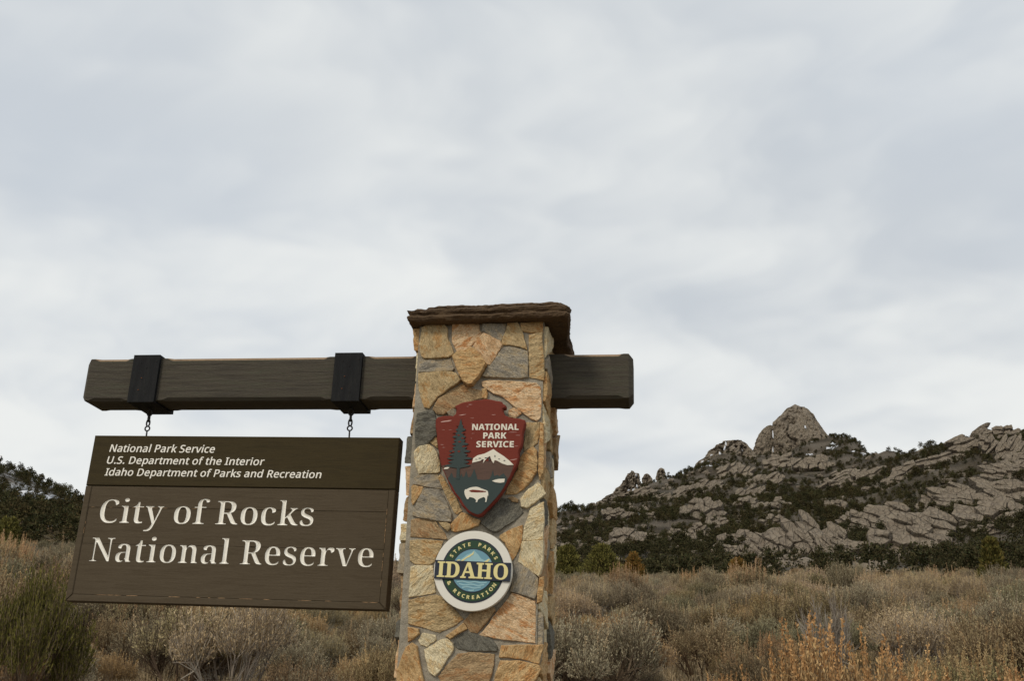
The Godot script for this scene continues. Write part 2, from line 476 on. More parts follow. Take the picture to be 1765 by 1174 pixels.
const ARROWHEAD_SHAPES := [
	["outline", [-1352, 2532, -1076, 2676, -684, 2761, -180, 2834, 270, 2855, 610, 2783, 864, 2724, 895, 2637, 1067, 2521, 1071, 2406, 933, 2349, 955, 2206, 1055, 2062, 1225, 1976, 1477, 1930, 1755, 1889, 1979, 1831, 2010, 1689, 1962, 1463, 1915, 1180, 1897, 843, 1861, 562, 1747, 339, 1766, 60, 1684, -272, 1556, -549, 1428, -825, 1274, -1100, 1147, -1374, 994, -1647, 787, -1920, 474, -2247, 319, -2437, 137, -2627, -51, -2682, -327, -2577, -551, -2444, -781, -2203, -960, -1905, -1192, -1661, -1374, -1333, -1561, -949, -1748, -561, -1878, -227, -1984, 165, -2065, 616, -2151, 1127, -2233, 1584, -2231, 1842, -2171, 1986, -1892, 2043, -1666, 2054, -1439, 2041, -1303, 2127, -1285, 2329]],
	["hills", [-1805, -339, -1595, -305, -1263, -281, -701, -435, -488, -279, -353, -201, -52, -144, 388, -110, 720, -137, 1164, -274, 1515, -306, 1457, -549, 1346, -825, 1192, -1100, 428, -1093, -121, -1079, -891, -1083, -1387, -1086, -1567, -838, -1704, -561]],
	["meadow", [-1510, -959, -1428, -837, -1332, -671, -1248, -892, -1064, -935, -982, -913, -925, -835, -876, -713, -812, -890, -727, -834, -661, -579, -559, -889, -433, -861, -359, -667, -296, -489, -189, -777, -125, -986, 205, -1006, 423, -972, 499, -829, 570, -542, 647, -828, 787, -761, 882, -827, 1069, -683, 1212, -881, 1234, -1034, 1117, -1292, 954, -1582, 730, -1866, 444, -2182, 272, -2367, 106, -2536, -55, -2585, -304, -2496, -490, -2363, -703, -2121, -875, -1845, -1107, -1595, -1283, -1289]],
	["lake", [546, -1048, 697, -993, 860, -959, 1138, -947, 1116, -1111, 921, -1140, 702, -1113]],
	["shore", [-1723, -517, -1671, -439, -1534, -405, -1444, -427, -1530, -494]],
	["peak", [-408, -206, -368, 0, -175, 140, 154, 225, 316, 309, 560, 438, 730, 309, 1040, 115, 1322, -107, 1521, -301, 1220, -313, 970, -230, 774, -120, 635, -81, 586, -231, 498, -109, 407, 113, 315, 57, 194, -88, 90, -233, 137, -32, -53, -122]],
	["tree", [-1149, 1868, -1007, 1839, -969, 1639, -904, 1467, -766, 1495, -678, 1410, -725, 1239, -706, 1069, -740, 955, -648, 786, -577, 701, -693, 560, -605, 448, -738, 335, -539, 223, -644, 111, -415, -56, -381, -195, -703, -402, -998, -475, -974, -957, -1179, -958, -1209, -476, -1648, -366, -1600, -226, -1434, -198, -1554, -31, -1450, 110, -1628, 306, -1524, 447, -1617, 616, -1370, 701, -1486, 786, -1522, 927, -1448, 1126, -1284, 1211, -1266, 1411, -1361, 1611, -1285, 1782]],
	["bison", [-703, -1560, -684, -1483, -643, -1439, -587, -1449, -534, -1405, -437, -1366, -318, -1338, -165, -1326, -44, -1348, 68, -1402, 224, -1455, 345, -1498, 386, -1553, 408, -1683, 395, -1770, 370, -1705, 363, -1803, 351, -1912, 334, -2015, 269, -2026, 292, -1934, 272, -1837, 194, -1794, 119, -1827, 33, -1860, -52, -1915, -85, -2024, -155, -2041, -138, -1948, -195, -1883, -262, -1840, -351, -1819, -450, -1798, -481, -1853, -511, -1907, -567, -1886, -614, -1810, -662, -1723]],
	["stripe", [-486, -1504, -323, -1464, -104, -1479, 314, -1526, 272, -1564, -99, -1583, -401, -1569]],
]
# ---------------------------------------------------------------- pillar
const PILLAR_X := -0.26
const GROUND_AT_PILLAR := 0.75

# one veneer stone standing proud of the mortar, its outline in the face's plane
func stone_mesh(outline: PackedVector2Array, proud: float, sd: int, step := 0.014, deep := 0.012) -> ArrayMesh:
	var r := RandomNumberGenerator.new()
	r.seed = sd
	var nz := FastNoiseLite.new()
	nz.seed = sd
	nz.frequency = 9.0
	nz.fractal_octaves = 3
	var p := resampled(up_ccw(outline), step)
	var n := p.size()
	for i in n:
		p[i] += Vector2(r.randf_range(-1, 1), r.randf_range(-1, 1)) * 0.0016
	var c := Vector2.ZERO
	for q in p:
		c += q / n
	var tilt := Vector2(r.randf_range(-1, 1), r.randf_range(-1, 1)) * 0.045
	var facet := Vector2(1, 0).rotated(r.randf() * TAU)
	var facet_at := r.randf_range(-0.03, 0.05)
	var top := func(q: Vector2) -> float:
		var h := proud + tilt.dot(q - c) + nz.get_noise_2d(q.x, q.y) * 0.007 + nz.get_noise_2d(q.x * 4.0 + 9.0, q.y * 4.0) * 0.0034
		var s := facet.dot(q - c) - facet_at
		if s > 0.0:
			h -= s * 0.16
		return maxf(h, 0.006)
	var rb := inset(p, 0.0004)
	var rc := inset(p, 0.0014)
	var rd := inset(p, 0.0042)
	var st := st_new(false)
	for i in n:
		var j := (i + 1) % n
		var hi_: float = top.call(rd[i])
		var hj: float = top.call(rd[j])
		var a0 := v3(p[i], -deep)
		var a1 := v3(p[j], -deep)
		var b0 := v3(rb[i], hi_ * 0.55)
		var b1 := v3(rb[j], hj * 0.55)
		var c0 := v3(rc[i], hi_ * 0.90)
		var c1 := v3(rc[j], hj * 0.90)
		q4(st, a0, a1, b1, b0)
		q4(st, b0, b1, c1, c0)
		q4(st, c0, c1, v3(rd[j], hj), v3(rd[i], hi_))
	var pts := rd.duplicate()
	var box2 := Rect2(rd[0], Vector2.ZERO)
	for q in rd:
		box2 = box2.expand(q)
	var core := inset(rd, 0.007)
	var y := box2.position.y
	var row := 0
	while y < box2.end.y:
		var x := box2.position.x + (0.008 if row % 2 else 0.0)
		while x < box2.end.x:
			var q := Vector2(x, y) + Vector2(r.randf_range(-1, 1), r.randf_range(-1, 1)) * 0.004
			if Geometry2D.is_point_in_polygon(q, core):
				pts.append(q)
			x += step * 1.15
		y += step
		row += 1
	st.set_smooth_group(1)
	var idx := Geometry2D.triangulate_delaunay(pts)
	for k in range(0, idx.size(), 3):
		var a := pts[idx[k]]
		var b := pts[idx[k + 1]]
		var d := pts[idx[k + 2]]
		if Geometry2D.is_point_in_polygon((a + b + d) / 3.0, rd):
			tri_up(st, v3(a, top.call(a)), v3(b, top.call(b)), v3(d, top.call(d)), 1.0)
	return done(st)

# irregular stone outlines filling a rectangle (Voronoi cells with joints between them)
func rubble(rect: Rect2, cell: float, joint: float, sd: int) -> Array:
	var r := RandomNumberGenerator.new()
	r.seed = sd
	var seeds := []
	var ny := maxi(1, int(rect.size.y / (cell * 0.8)))
	for j in ny:
		var nx := maxi(1, int(round(rect.size.x / cell * r.randf_range(0.75, 1.2))))
		for i in nx:
			seeds.append(rect.position + Vector2((i + 0.5 + r.randf_range(-0.28, 0.28)) / nx * rect.size.x, (j + 0.5 + r.randf_range(-0.32, 0.32)) / ny * rect.size.y))
	var out := []
	for a in seeds:
		var poly := PackedVector2Array([rect.position, rect.position + Vector2(rect.size.x, 0), rect.end, rect.position + Vector2(0, rect.size.y)])
		for b in seeds:
			if a == b or a.distance_to(b) > cell * 3.0:
				continue
			var m: Vector2 = (a + b) * 0.5
			var d: Vector2 = (b - a).normalized()
			var cut := PackedVector2Array()
			for i in poly.size():
				var p0 := poly[i]
				var p1 := poly[(i + 1) % poly.size()]
				var s0 := (p0 - m).dot(d)
				var s1 := (p1 - m).dot(d)
				if s0 <= 0.0:
					cut.append(p0)
				if (s0 < 0.0) != (s1 < 0.0):
					cut.append(p0.lerp(p1, s0 / (s0 - s1)))
			poly = cut
			if poly.size() < 3:
				break
		if poly.size() >= 3:
			poly = inset(up_ccw(poly), joint)
			if area2(poly) > 0.0012:
				out.append(poly)
	return out

func build_pillar() -> void:
	var t := thing("stone_pillar", "tall square pillar of tan, orange and grey fieldstone under a brown slab", "pillar", Vector3(PILLAR_X, GROUND_AT_PILLAR - 0.1, 0.0))
	var base := GROUND_AT_PILLAR - 0.1
	var hx := 0.307
	var zf := 0.205
	var zb := -0.40
	var st := st_new()
	box(st, Vector3(-hx, 0.0, zb), Vector3(hx, 3.425 - base, zf))
	part("mortar", done(st), M.mortar, t)
	var k := 0
	for s in FRONT_STONES:
		k += 1
		var outline := points(s[1], 0.001)
		for i in outline.size():
			outline[i].y -= base
		var proud := 0.016 + 0.007 * sin(k * 2.39)
		if k == 7:
			proud = 0.046
		stone(t, outline, proud, 500 + k, M["stone_" + s[0]], Transform3D(Basis.IDENTITY, Vector3(0, 0, zf)), 0.0025)
	# below the frame and on the three other faces the same rubble goes on
	var kinds := ["t", "o", "g", "l", "b", "w", "d", "t", "o", "l"]
	for poly in rubble(Rect2(-0.305, 0.0, 0.61, 1.03), 0.17, 0.006, 7):
		k += 1
		stone(t, poly, 0.026 + 0.010 * sin(k * 1.7), 500 + k, M["stone_" + kinds[k % 10]], Transform3D(Basis.IDENTITY, Vector3(0, 0, zf)))
	var top := 3.41 - base
	var faces := [
		[Transform3D(Basis(Vector3.UP, PI / 2), Vector3(hx, 0, (zf + zb) / 2)), 0.60, 21],
		[Transform3D(Basis(Vector3.UP, -PI / 2), Vector3(-hx, 0, (zf + zb) / 2)), 0.60, 33],
		[Transform3D(Basis(Vector3.UP, PI), Vector3(0, 0, zb)), 0.61, 45],
	]
	for f in faces:
		for poly in rubble(Rect2(-f[1] / 2, 0.0, f[1], top), 0.165, 0.006, f[2]):
			k += 1
			var c := Vector2.ZERO
			for q in poly:
				c += q / poly.size()
			stone(t, poly, 0.020 + 0.012 * sin(k * 2.1), 500 + k, M["stone_" + kinds[(k * 7) % 10]], f[0])
	# the cap: one rough slab of layered stone
	var cap := cap_mesh()
	part("capstone", cap, M.capstone, t, Vector3(0, 3.415 - base, 0))

# each stone keeps its own piece of the texture, its bedding turned its own way
func stone(t: Node3D, outline: PackedVector2Array, proud: float, sd: int, m: Material, face: Transform3D, grow := 0.0) -> void:
	var r := RandomNumberGenerator.new()
	r.seed = sd * 3 + 1
	var turn := r.randf_range(-1.3, 1.3)
	var off := Vector2(r.randf_range(-0.5, 0.5), r.randf_range(-0.5, 0.5))
	var c := Vector2.ZERO
	for q in outline:
		c += q / outline.size()
	var own := PackedVector2Array()
	for q in (inset(up_ccw(outline), -grow) if grow > 0.0 else outline):
		own.append((q - c).rotated(-turn) + off)
	var o := part("stone", stone_mesh(own, proud, sd), m, t)
	var back := -off.rotated(turn)
	o.transform = face * Transform3D(Basis(Vector3.BACK, turn), Vector3(c.x + back.x, c.y + back.y, 0))

func cap_mesh() -> ArrayMesh:
	var r := RandomNumberGenerator.new()
	r.seed = 77
	var nz := FastNoiseLite.new()
	nz.seed = 4
	nz.frequency = 7.0
	nz.fractal_octaves = 4
	# plan outline (x, z), counter-clockwise from above
	var plan := PackedVector2Array([Vector2(-0.352, 0.283), Vector2(0.418, 0.285), Vector2(0.436, 0.268), Vector2(0.425, 0.10), Vector2(0.40, -0.12), Vector2(0.41, -0.40), Vector2(0.37, -0.47), Vector2(-0.33, -0.46), Vector2(-0.36, -0.20), Vector2(-0.357, 0.10)])
	plan = resampled(plan, 0.011)
	# layers: height, how far the edge lies in
	var layers := [[0.0, 0.012], [0.006, 0.003], [0.016, -0.002], [0.024, 0.001], [0.030, 0.010], [0.034, 0.008], [0.042, 0.0], [0.052, -0.003], [0.060, 0.003], [0.064, 0.014], [0.069, 0.012], [0.078, 0.018], [0.083, 0.034]]
	var rings := []
	for l in layers:
		var ring := PackedVector3Array()
		for q in plan:
			var inward := Vector2(-q.x, -q.y - 0.09).normalized()
			var side := nz.get_noise_3d(q.x * 1.1, l[0] * 34.0, q.y * 1.1)
			var fine := nz.get_noise_3d(q.x * 5.0 + 30.0, l[0] * 60.0, q.y * 5.0)
			var e: float = l[1] + side * 0.010 + fine * 0.005
			# the upper layers are split away towards one corner
			var left := clampf((-q.x - 0.19) / 0.16, 0.0, 1.0)
			var h: float = l[0]
			var limit := 0.083 - 0.030 * floorf(left * 3.99) / 3.0
			if h > limit:
				e += (h - limit) * 0.2
				h = limit + (h - limit) * 0.05
			var right := clampf((q.x - 0.36) / 0.08, 0.0, 1.0)
			if h > 0.05:
				e += right * (h - 0.05) * 1.0
			h += q.x * 0.018 + nz.get_noise_2d(q.x * 2.0 + 50.0, q.y * 2.0) * 0.006
			var v := q + inward * e
			ring.append(Vector3(v.x, h, v.y))
		rings.append(ring)
	var st := st_new(false)
	var n := plan.size()
	for k in rings.size() - 1:
		var a: PackedVector3Array = rings[k]
		var b: PackedVector3Array = rings[k + 1]
		for i in n:
			var j := (i + 1) % n
			q4(st, a[i], a[j], b[j], b[i])
	for side in 2:
		var ring: PackedVector3Array = rings[0 if side == 0 else rings.size() - 1]
		var flat_ := PackedVector2Array()
		for v in ring:
			flat_.append(Vector2(v.x, v.z))
		var idx := Geometry2D.triangulate_polygon(flat_)
		for m in range(0, idx.size(), 3):
			var a := ring[idx[m]]
			var b := ring[idx[m + 1]]
			var c := ring[idx[m + 2]]
			var upward := (b - a).cross(c - a).y > 0.0
			if upward == (side == 1):
				t3(st, a, b, c)
			else:
				t3(st, a, c, b)
	return done(st)

# ---------------------------------------------------------------- timber arm
func build_beam() -> void:
	var x0 := -2.398
	var x1 := 0.470
	var y0 := 3.098
	var y1 := 3.3283
	var depth := 0.197
	var t := thing("timber_beam", "long dark squared timber running through the stone pillar", "beam", Vector3(0, 0, 0))
	t.position = Vector3((x0 + x1) / 2, y0, 0)
	var mid := (x0 + x1) / 2
	# where the chamfers run (between stops at the ends, the straps and the pillar)
	var runs := [[x0 + 0.045, -2.15], [-1.95, -1.075], [-0.87, -0.62], [0.13, x1 - 0.045]]
	var stations := [[x0, 0.004, 0.022], [x0 + 0.022, 0.004, 0.0]]
	for q in runs:
		stations.append([q[0], 0.003, 0.0])
		stations.append([q[0] + 0.016, 0.010, 0.0])
		stations.append([q[0] + 0.030, 0.015, 0.0])
		var k := 6
		for i in range(1, k):
			stations.append([lerpf(q[0] + 0.03, q[1] - 0.03, float(i) / k), 0.015, 0.0])
		stations.append([q[1] - 0.030, 0.015, 0.0])
		stations.append([q[1] - 0.016, 0.010, 0.0])
		stations.append([q[1], 0.003, 0.0])
	stations.append([x1 - 0.022, 0.004, 0.0])
	stations.append([x1, 0.004, 0.022])
	var body := st_new()
	var worn := st_new()
	var prev := PackedVector3Array()
	for s in stations:
		var c: float = s[1]
		var e: float = s[2]
		var ya := e
		var yb := y1 - y0 - e
		var za := -depth + e
		var zb := -e
		var x: float = s[0] - mid
		var ring := PackedVector3Array([Vector3(x, ya + c, zb), Vector3(x, yb - c, zb), Vector3(x, yb, zb - c), Vector3(x, yb, za + c), Vector3(x, yb - c, za), Vector3(x, ya + c, za), Vector3(x, ya, za + c), Vector3(x, ya, zb - c)])
		if prev.is_empty():
			for i in range(1, 7):
				t3(body, ring[0], ring[i], ring[i + 1])
		else:
			for i in 8:
				var j := (i + 1) % 8
				q4(worn if i == 1 and c > 0.004 else body, prev[i], ring[i], ring[j], prev[j])
		prev = ring
	for i in range(1, 7):
		t3(body, prev[0], prev[i + 1], prev[i])
	part("timber", done(body), M.timber, t)
	part("worn_edge", done(worn), M.timber_worn, t)
	for s in [[-2.128, -1.983], [-1.042, -0.898]]:
		strap(t, s[0] - mid, s[1] - mid, y1 - y0, depth)
	hanger(-2.055, "short iron chain near the free end of the timber", 2.936)
	hanger(-0.967, "short iron chain nearer the stone pillar", 2.928)

func strap(t: Node3D, xa: float, xb: float, h: float, depth: float) -> void:
	var g := 0.0015
	var w := 0.022
	var inner := [Vector2(-depth - g, -g), Vector2(g, -g), Vector2(g, h + g), Vector2(-depth - g, h + g)]
	var outer := [Vector2(-depth - w, -0.014), Vector2(w, -0.014), Vector2(w, h + 0.012), Vector2(-depth - w, h + 0.012)]
	var st := st_new()
	for i in 4:
		var j := (i + 1) % 4
		var a: Vector2 = outer[i]
		var b: Vector2 = outer[j]
		var c: Vector2 = inner[i]
		var d: Vector2 = inner[j]
		q4(st, zy(xa, a), zy(xb, a), zy(xb, b), zy(xa, b))
		q4(st, zy(xb, c), zy(xa, c), zy(xa, d), zy(xb, d))
		q4(st, zy(xb, a), zy(xb, c), zy(xb, d), zy(xb, b))
		q4(st, zy(xa, c), zy(xa, a), zy(xa, b), zy(xa, d))
	var s := part("strap", done(st), M.strap, t)
	var nail := SphereMesh.new()
	nail.radius = 0.0035
	nail.height = 0.004
	nail.radial_segments = 8
	nail.rings = 4
	var spots := [[0.3, 0.86], [0.55, 0.74], [0.42, 0.50], [0.36, 0.22], [0.66, 0.14], [0.9, 0.9]]
	for i in spots.size():
		part("nail", nail, M.rust if i in [2, 3] else M.iron, s, Vector3(lerpf(xa, xb, spots[i][0]), lerpf(0.0, h, spots[i][1]), w + 0.001))

func zy(x: float, p: Vector2) -> Vector3:
	return Vector3(x, p.y, p.x)

func ring_path(c: Vector3, rx: float, ry: float, turned: bool, n := 18) -> PackedVector3Array:
	var p := PackedVector3Array()
	for i in n:
		var a := TAU * i / n
		p.append(c + (Vector3(0, sin(a) * ry, cos(a) * rx) if turned else Vector3(cos(a) * rx, sin(a) * ry, 0)))
	return p

func even(n: int, r: float) -> PackedFloat32Array:
	var a := PackedFloat32Array()
	a.resize(n)
	a.fill(r)
	return a

func hanger(x: float, label: String, board_top: float) -> void:
	var top := 3.086
	var t := thing("hanging_chain", label, "chain", Vector3(x, top, -0.098), "chains holding the board")
	var drop := top - board_top
	var eye := st_new(true)
	tube(eye, PackedVector3Array([Vector3(0, 0.004, 0), Vector3(0, -0.012, 0)]), even(2, 0.005), 8)
	tube(eye, ring_path(Vector3(0, -0.026, 0), 0.013, 0.018, false), even(18, 0.0042), 8, true)
	part("eye_bolt", done(eye), M.iron, t)
	var y := -0.026 - 0.018 - 0.012
	var turned := true
	for i in 2:
		var l := st_new(true)
		tube(l, ring_path(Vector3(0, y, 0), 0.0085, 0.0185, turned), even(18, 0.0042), 8, true)
		part("link", done(l), M.iron, t)
		y -= 0.026
		turned = not turned
	var h := st_new(true)
	tube(h, ring_path(Vector3(0, y - 0.004, 0), 0.0125, 0.0125, false), even(18, 0.0040), 8, true)
	tube(h, PackedVector3Array([Vector3(0, y - 0.015, 0), Vector3(0.001, -drop - 0.01, 0)]), even(2, 0.0042), 8)
	part("screw_eye", done(h), M.iron, t)

# ---------------------------------------------------------------- hanging board
func font_of(fam: String, bold: bool, fat := 0.0, lean := 0.0, spacing := 0) -> Font:
	var f := SystemFont.new()
	f.font_names = PackedStringArray([fam])
	f.font_weight = 700 if bold else 400
	var v := FontVariation.new()
	v.base_font = f
	v.variation_embolden = fat
	v.variation_transform = Transform2D(Vector2(1, 0), Vector2(lean, 1), Vector2.ZERO)
	v.spacing_glyph = spacing
	return v

# text as triangles in its own plane: left end of the ink at x = 0, baseline at y = 0, ink width and capital height as asked
func text_faces(txt: String, f: Font, width: float, cap: float, lean := 0.0) -> PackedVector2Array:
	var tm := TextMesh.new()
	tm.text = txt
	tm.font = f
	tm.font_size = 96
	tm.pixel_size = 0.01
	tm.depth = 0.0
	tm.curve_step = 0.5
	tm.horizontal_alignment = HORIZONTAL_ALIGNMENT_LEFT
	tm.vertical_alignment = VERTICAL_ALIGNMENT_CENTER
	var hm := TextMesh.new()
	hm.text = "H"
	hm.font = f
	hm.font_size = 96
	hm.pixel_size = 0.01
	hm.depth = 0.0
	hm.vertical_alignment = VERTICAL_ALIGNMENT_CENTER
	var hb := hm.get_aabb()
	var base := hb.position.y
	var sy := cap / hb.size.y
	var ar := tm.get_mesh_arrays()
	var vs: PackedVector3Array = ar[Mesh.ARRAY_VERTEX]
	var ix: PackedInt32Array = ar[Mesh.ARRAY_INDEX]
	var out := PackedVector2Array()
	for i in (ix.size() if ix.size() else vs.size()):
		var v := vs[ix[i]] if ix.size() else vs[i]
		var y := (v.y - base) * sy
		out.append(Vector2(v.x * sy + y * lean, y))
	var lo := 1e9
	var hi := -1e9
	for p in out:
		lo = minf(lo, p.x)
		hi = maxf(hi, p.x)
	var sx := width / (hi - lo) if width > 0.0 else 1.0
	for i in out.size():
		out[i].x = (out[i].x - lo) * sx
	return out

# heavier letters: the outline drawn again a little to each side, each copy a hair behind the last
func thick(tris: PackedVector2Array, by: float) -> PackedVector2Array:
	var out := tris.duplicate()
	for o in [Vector2(1, 0), Vector2(-1, 0), Vector2(0, 1), Vector2(0, -1)]:
		for p in tris:
			out.append(p + o * by)
	return out

func place(tris: PackedVector2Array, x: float, y: float, slope := 0.0) -> PackedVector2Array:
	var out := PackedVector2Array()
	for p in tris:
		out.append(Vector2(x + p.x, y + p.y + slope * p.x))
	return out

# letters standing a little proud of a painted face
func raised(tris: PackedVector2Array, z: float, deep: float, copies := 1) -> ArrayMesh:
	var st := st_new()
	var run := maxi(1, tris.size() / copies)
	var seen := {}
	for k in range(0, tris.size(), 3):
		var a := tris[k]
		var b := tris[k + 1]
		var c := tris[k + 2]
		if (b - a).cross(c - a) < 0.0:
			var sw := b
			b = c
			c = sw
		var zz := z - 0.00008 * (k / run)
		t3(st, v3(a, zz), v3(b, zz), v3(c, zz))
		for e in [[a, b], [b, c], [c, a]]:
			seen[edge_key(e[0], e[1])] = [e[0], e[1]]
	for key in seen:
		var e: Array = seen[key]
		if not seen.has(edge_key(e[1], e[0])):
			q4(st, v3(e[0], z - deep), v3(e[1], z - deep), v3(e[1], z - 0.0002), v3(e[0], z - 0.0002))
	return done(st)

func edge_key(a: Vector2, b: Vector2) -> String:
	return "%d,%d,%d,%d" % [roundi(a.x * 4e6), roundi(a.y * 4e6), roundi(b.x * 4e6), roundi(b.y * 4e6)]

func rim_edges(tris: PackedVector2Array) -> Array:
	var seen := {}
	for k in range(0, tris.size(), 3):
		var a := tris[k]
		var b := tris[k + 1]
		var c := tris[k + 2]
		if (b - a).cross(c - a) < 0.0:
			var sw := b
			b = c
			c = sw
		for e in [[a, b], [b, c], [c, a]]:
			seen[edge_key(e[0], e[1])] = e
	var out := []
	for key in seen:
		var e: Array = seen[key]
		if not seen.has(edge_key(e[1], e[0])):
			out.append(e)
	return out

# letters cut into the wood: walls slope in from the outline to the middle of each stroke
func carved(loops: Array, z: float, slope: float, most: float, step: float) -> ArrayMesh:
	var tris := filled(loops, 0.006)
	var rim := []
	for l in loops:
		for i in l.size():
			rim.append([l[i], l[(i + 1) % l.size()]])
	var bins := {}
	var bw := 0.02
	for e in rim:
		for i in range(int(floor(minf(e[0].x, e[1].x) / bw)), int(floor(maxf(e[0].x, e[1].x) / bw)) + 1):
			if not bins.has(i):
				bins[i] = []
			bins[i].append(e)
	var known := {}
	var depth := func(p: Vector2) -> float:
		var key := Vector2i(roundi(p.x * 1e5), roundi(p.y * 1e5))
		if known.has(key):
			return known[key]
		var best := most / slope
		var b := int(floor(p.x / bw))
		for i in [b - 1, b, b + 1]:
			for e in bins.get(i, []):
				best = minf(best, p.distance_to(Geometry2D.get_closest_point_to_segment(p, e[0], e[1])))
		known[key] = z - best * slope
		return z - best * slope
	var st := st_new()
	var work := []
	for k in range(0, tris.size(), 3):
		work.append([tris[k], tris[k + 1], tris[k + 2]])
	while not work.is_empty():
		var w: Array = work.pop_back()
		var a: Vector2 = w[0]
		var b: Vector2 = w[1]
		var c: Vector2 = w[2]
		var ab := a.distance_to(b)
		var bc := b.distance_to(c)
		var ca := c.distance_to(a)
		if ab >= bc and ab >= ca and ab > step:
			var m := (a + b) / 2
			work.append([a, m, c])
			work.append([m, b, c])
		elif bc >= ab and bc >= ca and bc > step:
			var m := (b + c) / 2
			work.append([a, b, m])
			work.append([a, m, c])
		elif ca > step:
			var m := (c + a) / 2
			work.append([a, b, m])
			work.append([m, b, c])
		else:
			tri_up(st, v3(a, depth.call(a)), v3(b, depth.call(b)), v3(c, depth.call(c)), 1.0)
	return done(st)

# the closed outlines of a text: counter-clockwise round the ink, clockwise round the holes
func contours(tris: PackedVector2Array) -> Array:
	var from := {}
	for e in rim_edges(tris):
		var key := Vector2i(roundi(e[0].x * 4e6), roundi(e[0].y * 4e6))
		if not from.has(key):
			from[key] = []
		from[key].append(e)
	var out := []
	while not from.is_empty():
		var start: Vector2i = from.keys()[0]
		var at := start
		var loop := PackedVector2Array()
		while from.has(at):
			var e: Array = from[at].pop_back()
			if from[at].is_empty():
				from.erase(at)
			if loop.is_empty() or loop[loop.size() - 1].distance_to(e[0]) > 0.0004:
				loop.append(e[0])
			at = Vector2i(roundi(e[1].x * 4e6), roundi(e[1].y * 4e6))
			if at == start:
				break
		if loop.size() > 3 and loop[0].distance_to(loop[loop.size() - 1]) < 0.0004:
			loop.remove_at(loop.size() - 1)
		if loop.size() >= 3:
			out.append(loop)
	return out

# outlines of a text drawn in, so that every stroke is thinner by twice that much
func thinned(tris: PackedVector2Array, by: float) -> Array:
	var out := []
	for l in contours(tris):
		if area2(l) > 0.0:
			for q in Geometry2D.offset_polygon(l, -by, Geometry2D.JOIN_MITER):
				out.append(up_ccw(q))
		else:
			for q in Geometry2D.offset_polygon(up_ccw(l), by, Geometry2D.JOIN_MITER):
				var h := up_ccw(q)
				h.reverse()
				out.append(h)
	return out

# triangles filling outlines with holes, strip by strip
func filled(loops: Array, strip: float) -> PackedVector2Array:
	var out := PackedVector2Array()
	for l in loops:
		if area2(l) <= 0.0:
			continue
		var box2 := Rect2(l[0], Vector2.ZERO)
		for q in l:
			box2 = box2.expand(q)
		var n := maxi(1, int(ceil(box2.size.x / strip)))
		for i in n:
			var a := box2.position.x + box2.size.x * i / n
			var b := box2.position.x + box2.size.x * (i + 1) / n
			var band := PackedVector2Array([Vector2(a, box2.position.y - 1), Vector2(b, box2.position.y - 1), Vector2(b, box2.end.y + 1), Vector2(a, box2.end.y + 1)])
			var pieces := Geometry2D.intersect_polygons(l, band)
			for h in loops:
				if area2(h) < 0.0 and Geometry2D.is_point_in_polygon(h[0], l):
					var left := []
					for q in pieces:
						left.append_array(Geometry2D.clip_polygons(q, up_ccw(h)))
					pieces.assign(left)
			for q in pieces:
				var idx := Geometry2D.triangulate_polygon(q)
				for k in idx:
					out.append(q[k])
	return out

func prism(parent: Node, called: String, poly: PackedVector2Array, z_top: float, depth: float, op: int, m: Material) -> void:
	var c := CSGPolygon3D.new()
	c.name = called
	c.polygon = poly
	c.mode = CSGPolygon3D.MODE_DEPTH
	c.depth = depth
	c.position.z = z_top
	c.operation = op
	c.material = m
	parent.add_child(c, true)

# a block the letters are cut out of
func cut_block(called: String, lo: Vector3, hi: Vector3, texts: Array, m: Material, parent: Node3D) -> void:
	var all := CSGCombiner3D.new()
	all.name = called
	parent.add_child(all, true)
	var poly := PackedVector2Array([Vector2(lo.x, lo.y), Vector2(hi.x, lo.y), Vector2(hi.x, hi.y), Vector2(lo.x, hi.y)])
	var b := CSGMesh3D.new()
	b.name = "block"
	b.mesh = plate(poly, lo.z, hi.z, 0.0015)
	b.material = m
	all.add_child(b)
	var holes := []
	for loops in texts:
		for loop in loops:
			var y0 := 1e9
			var y1 := -1e9
			for p in loop:
				y0 = minf(y0, p.y)
				y1 = maxf(y1, p.y)
			if y1 < lo.y or y0 > hi.y:
				continue
			if area2(loop) > 0.0:
				prism(all, "letter_cut", loop, hi.z + 0.01, 0.026, CSGShape3D.OPERATION_SUBTRACTION, m)
			else:
				holes.append(loop)
	var e := 0.0016
	var inner := PackedVector2Array([Vector2(lo.x + e, lo.y + e), Vector2(hi.x - e, lo.y + e), Vector2(hi.x - e, hi.y - e), Vector2(lo.x + e, hi.y - e)])
	for h in holes:
		for piece in Geometry2D.intersect_polygons(up_ccw(h), inner):
			prism(all, "letter_eye", piece, hi.z, 0.03, CSGShape3D.OPERATION_UNION, m)

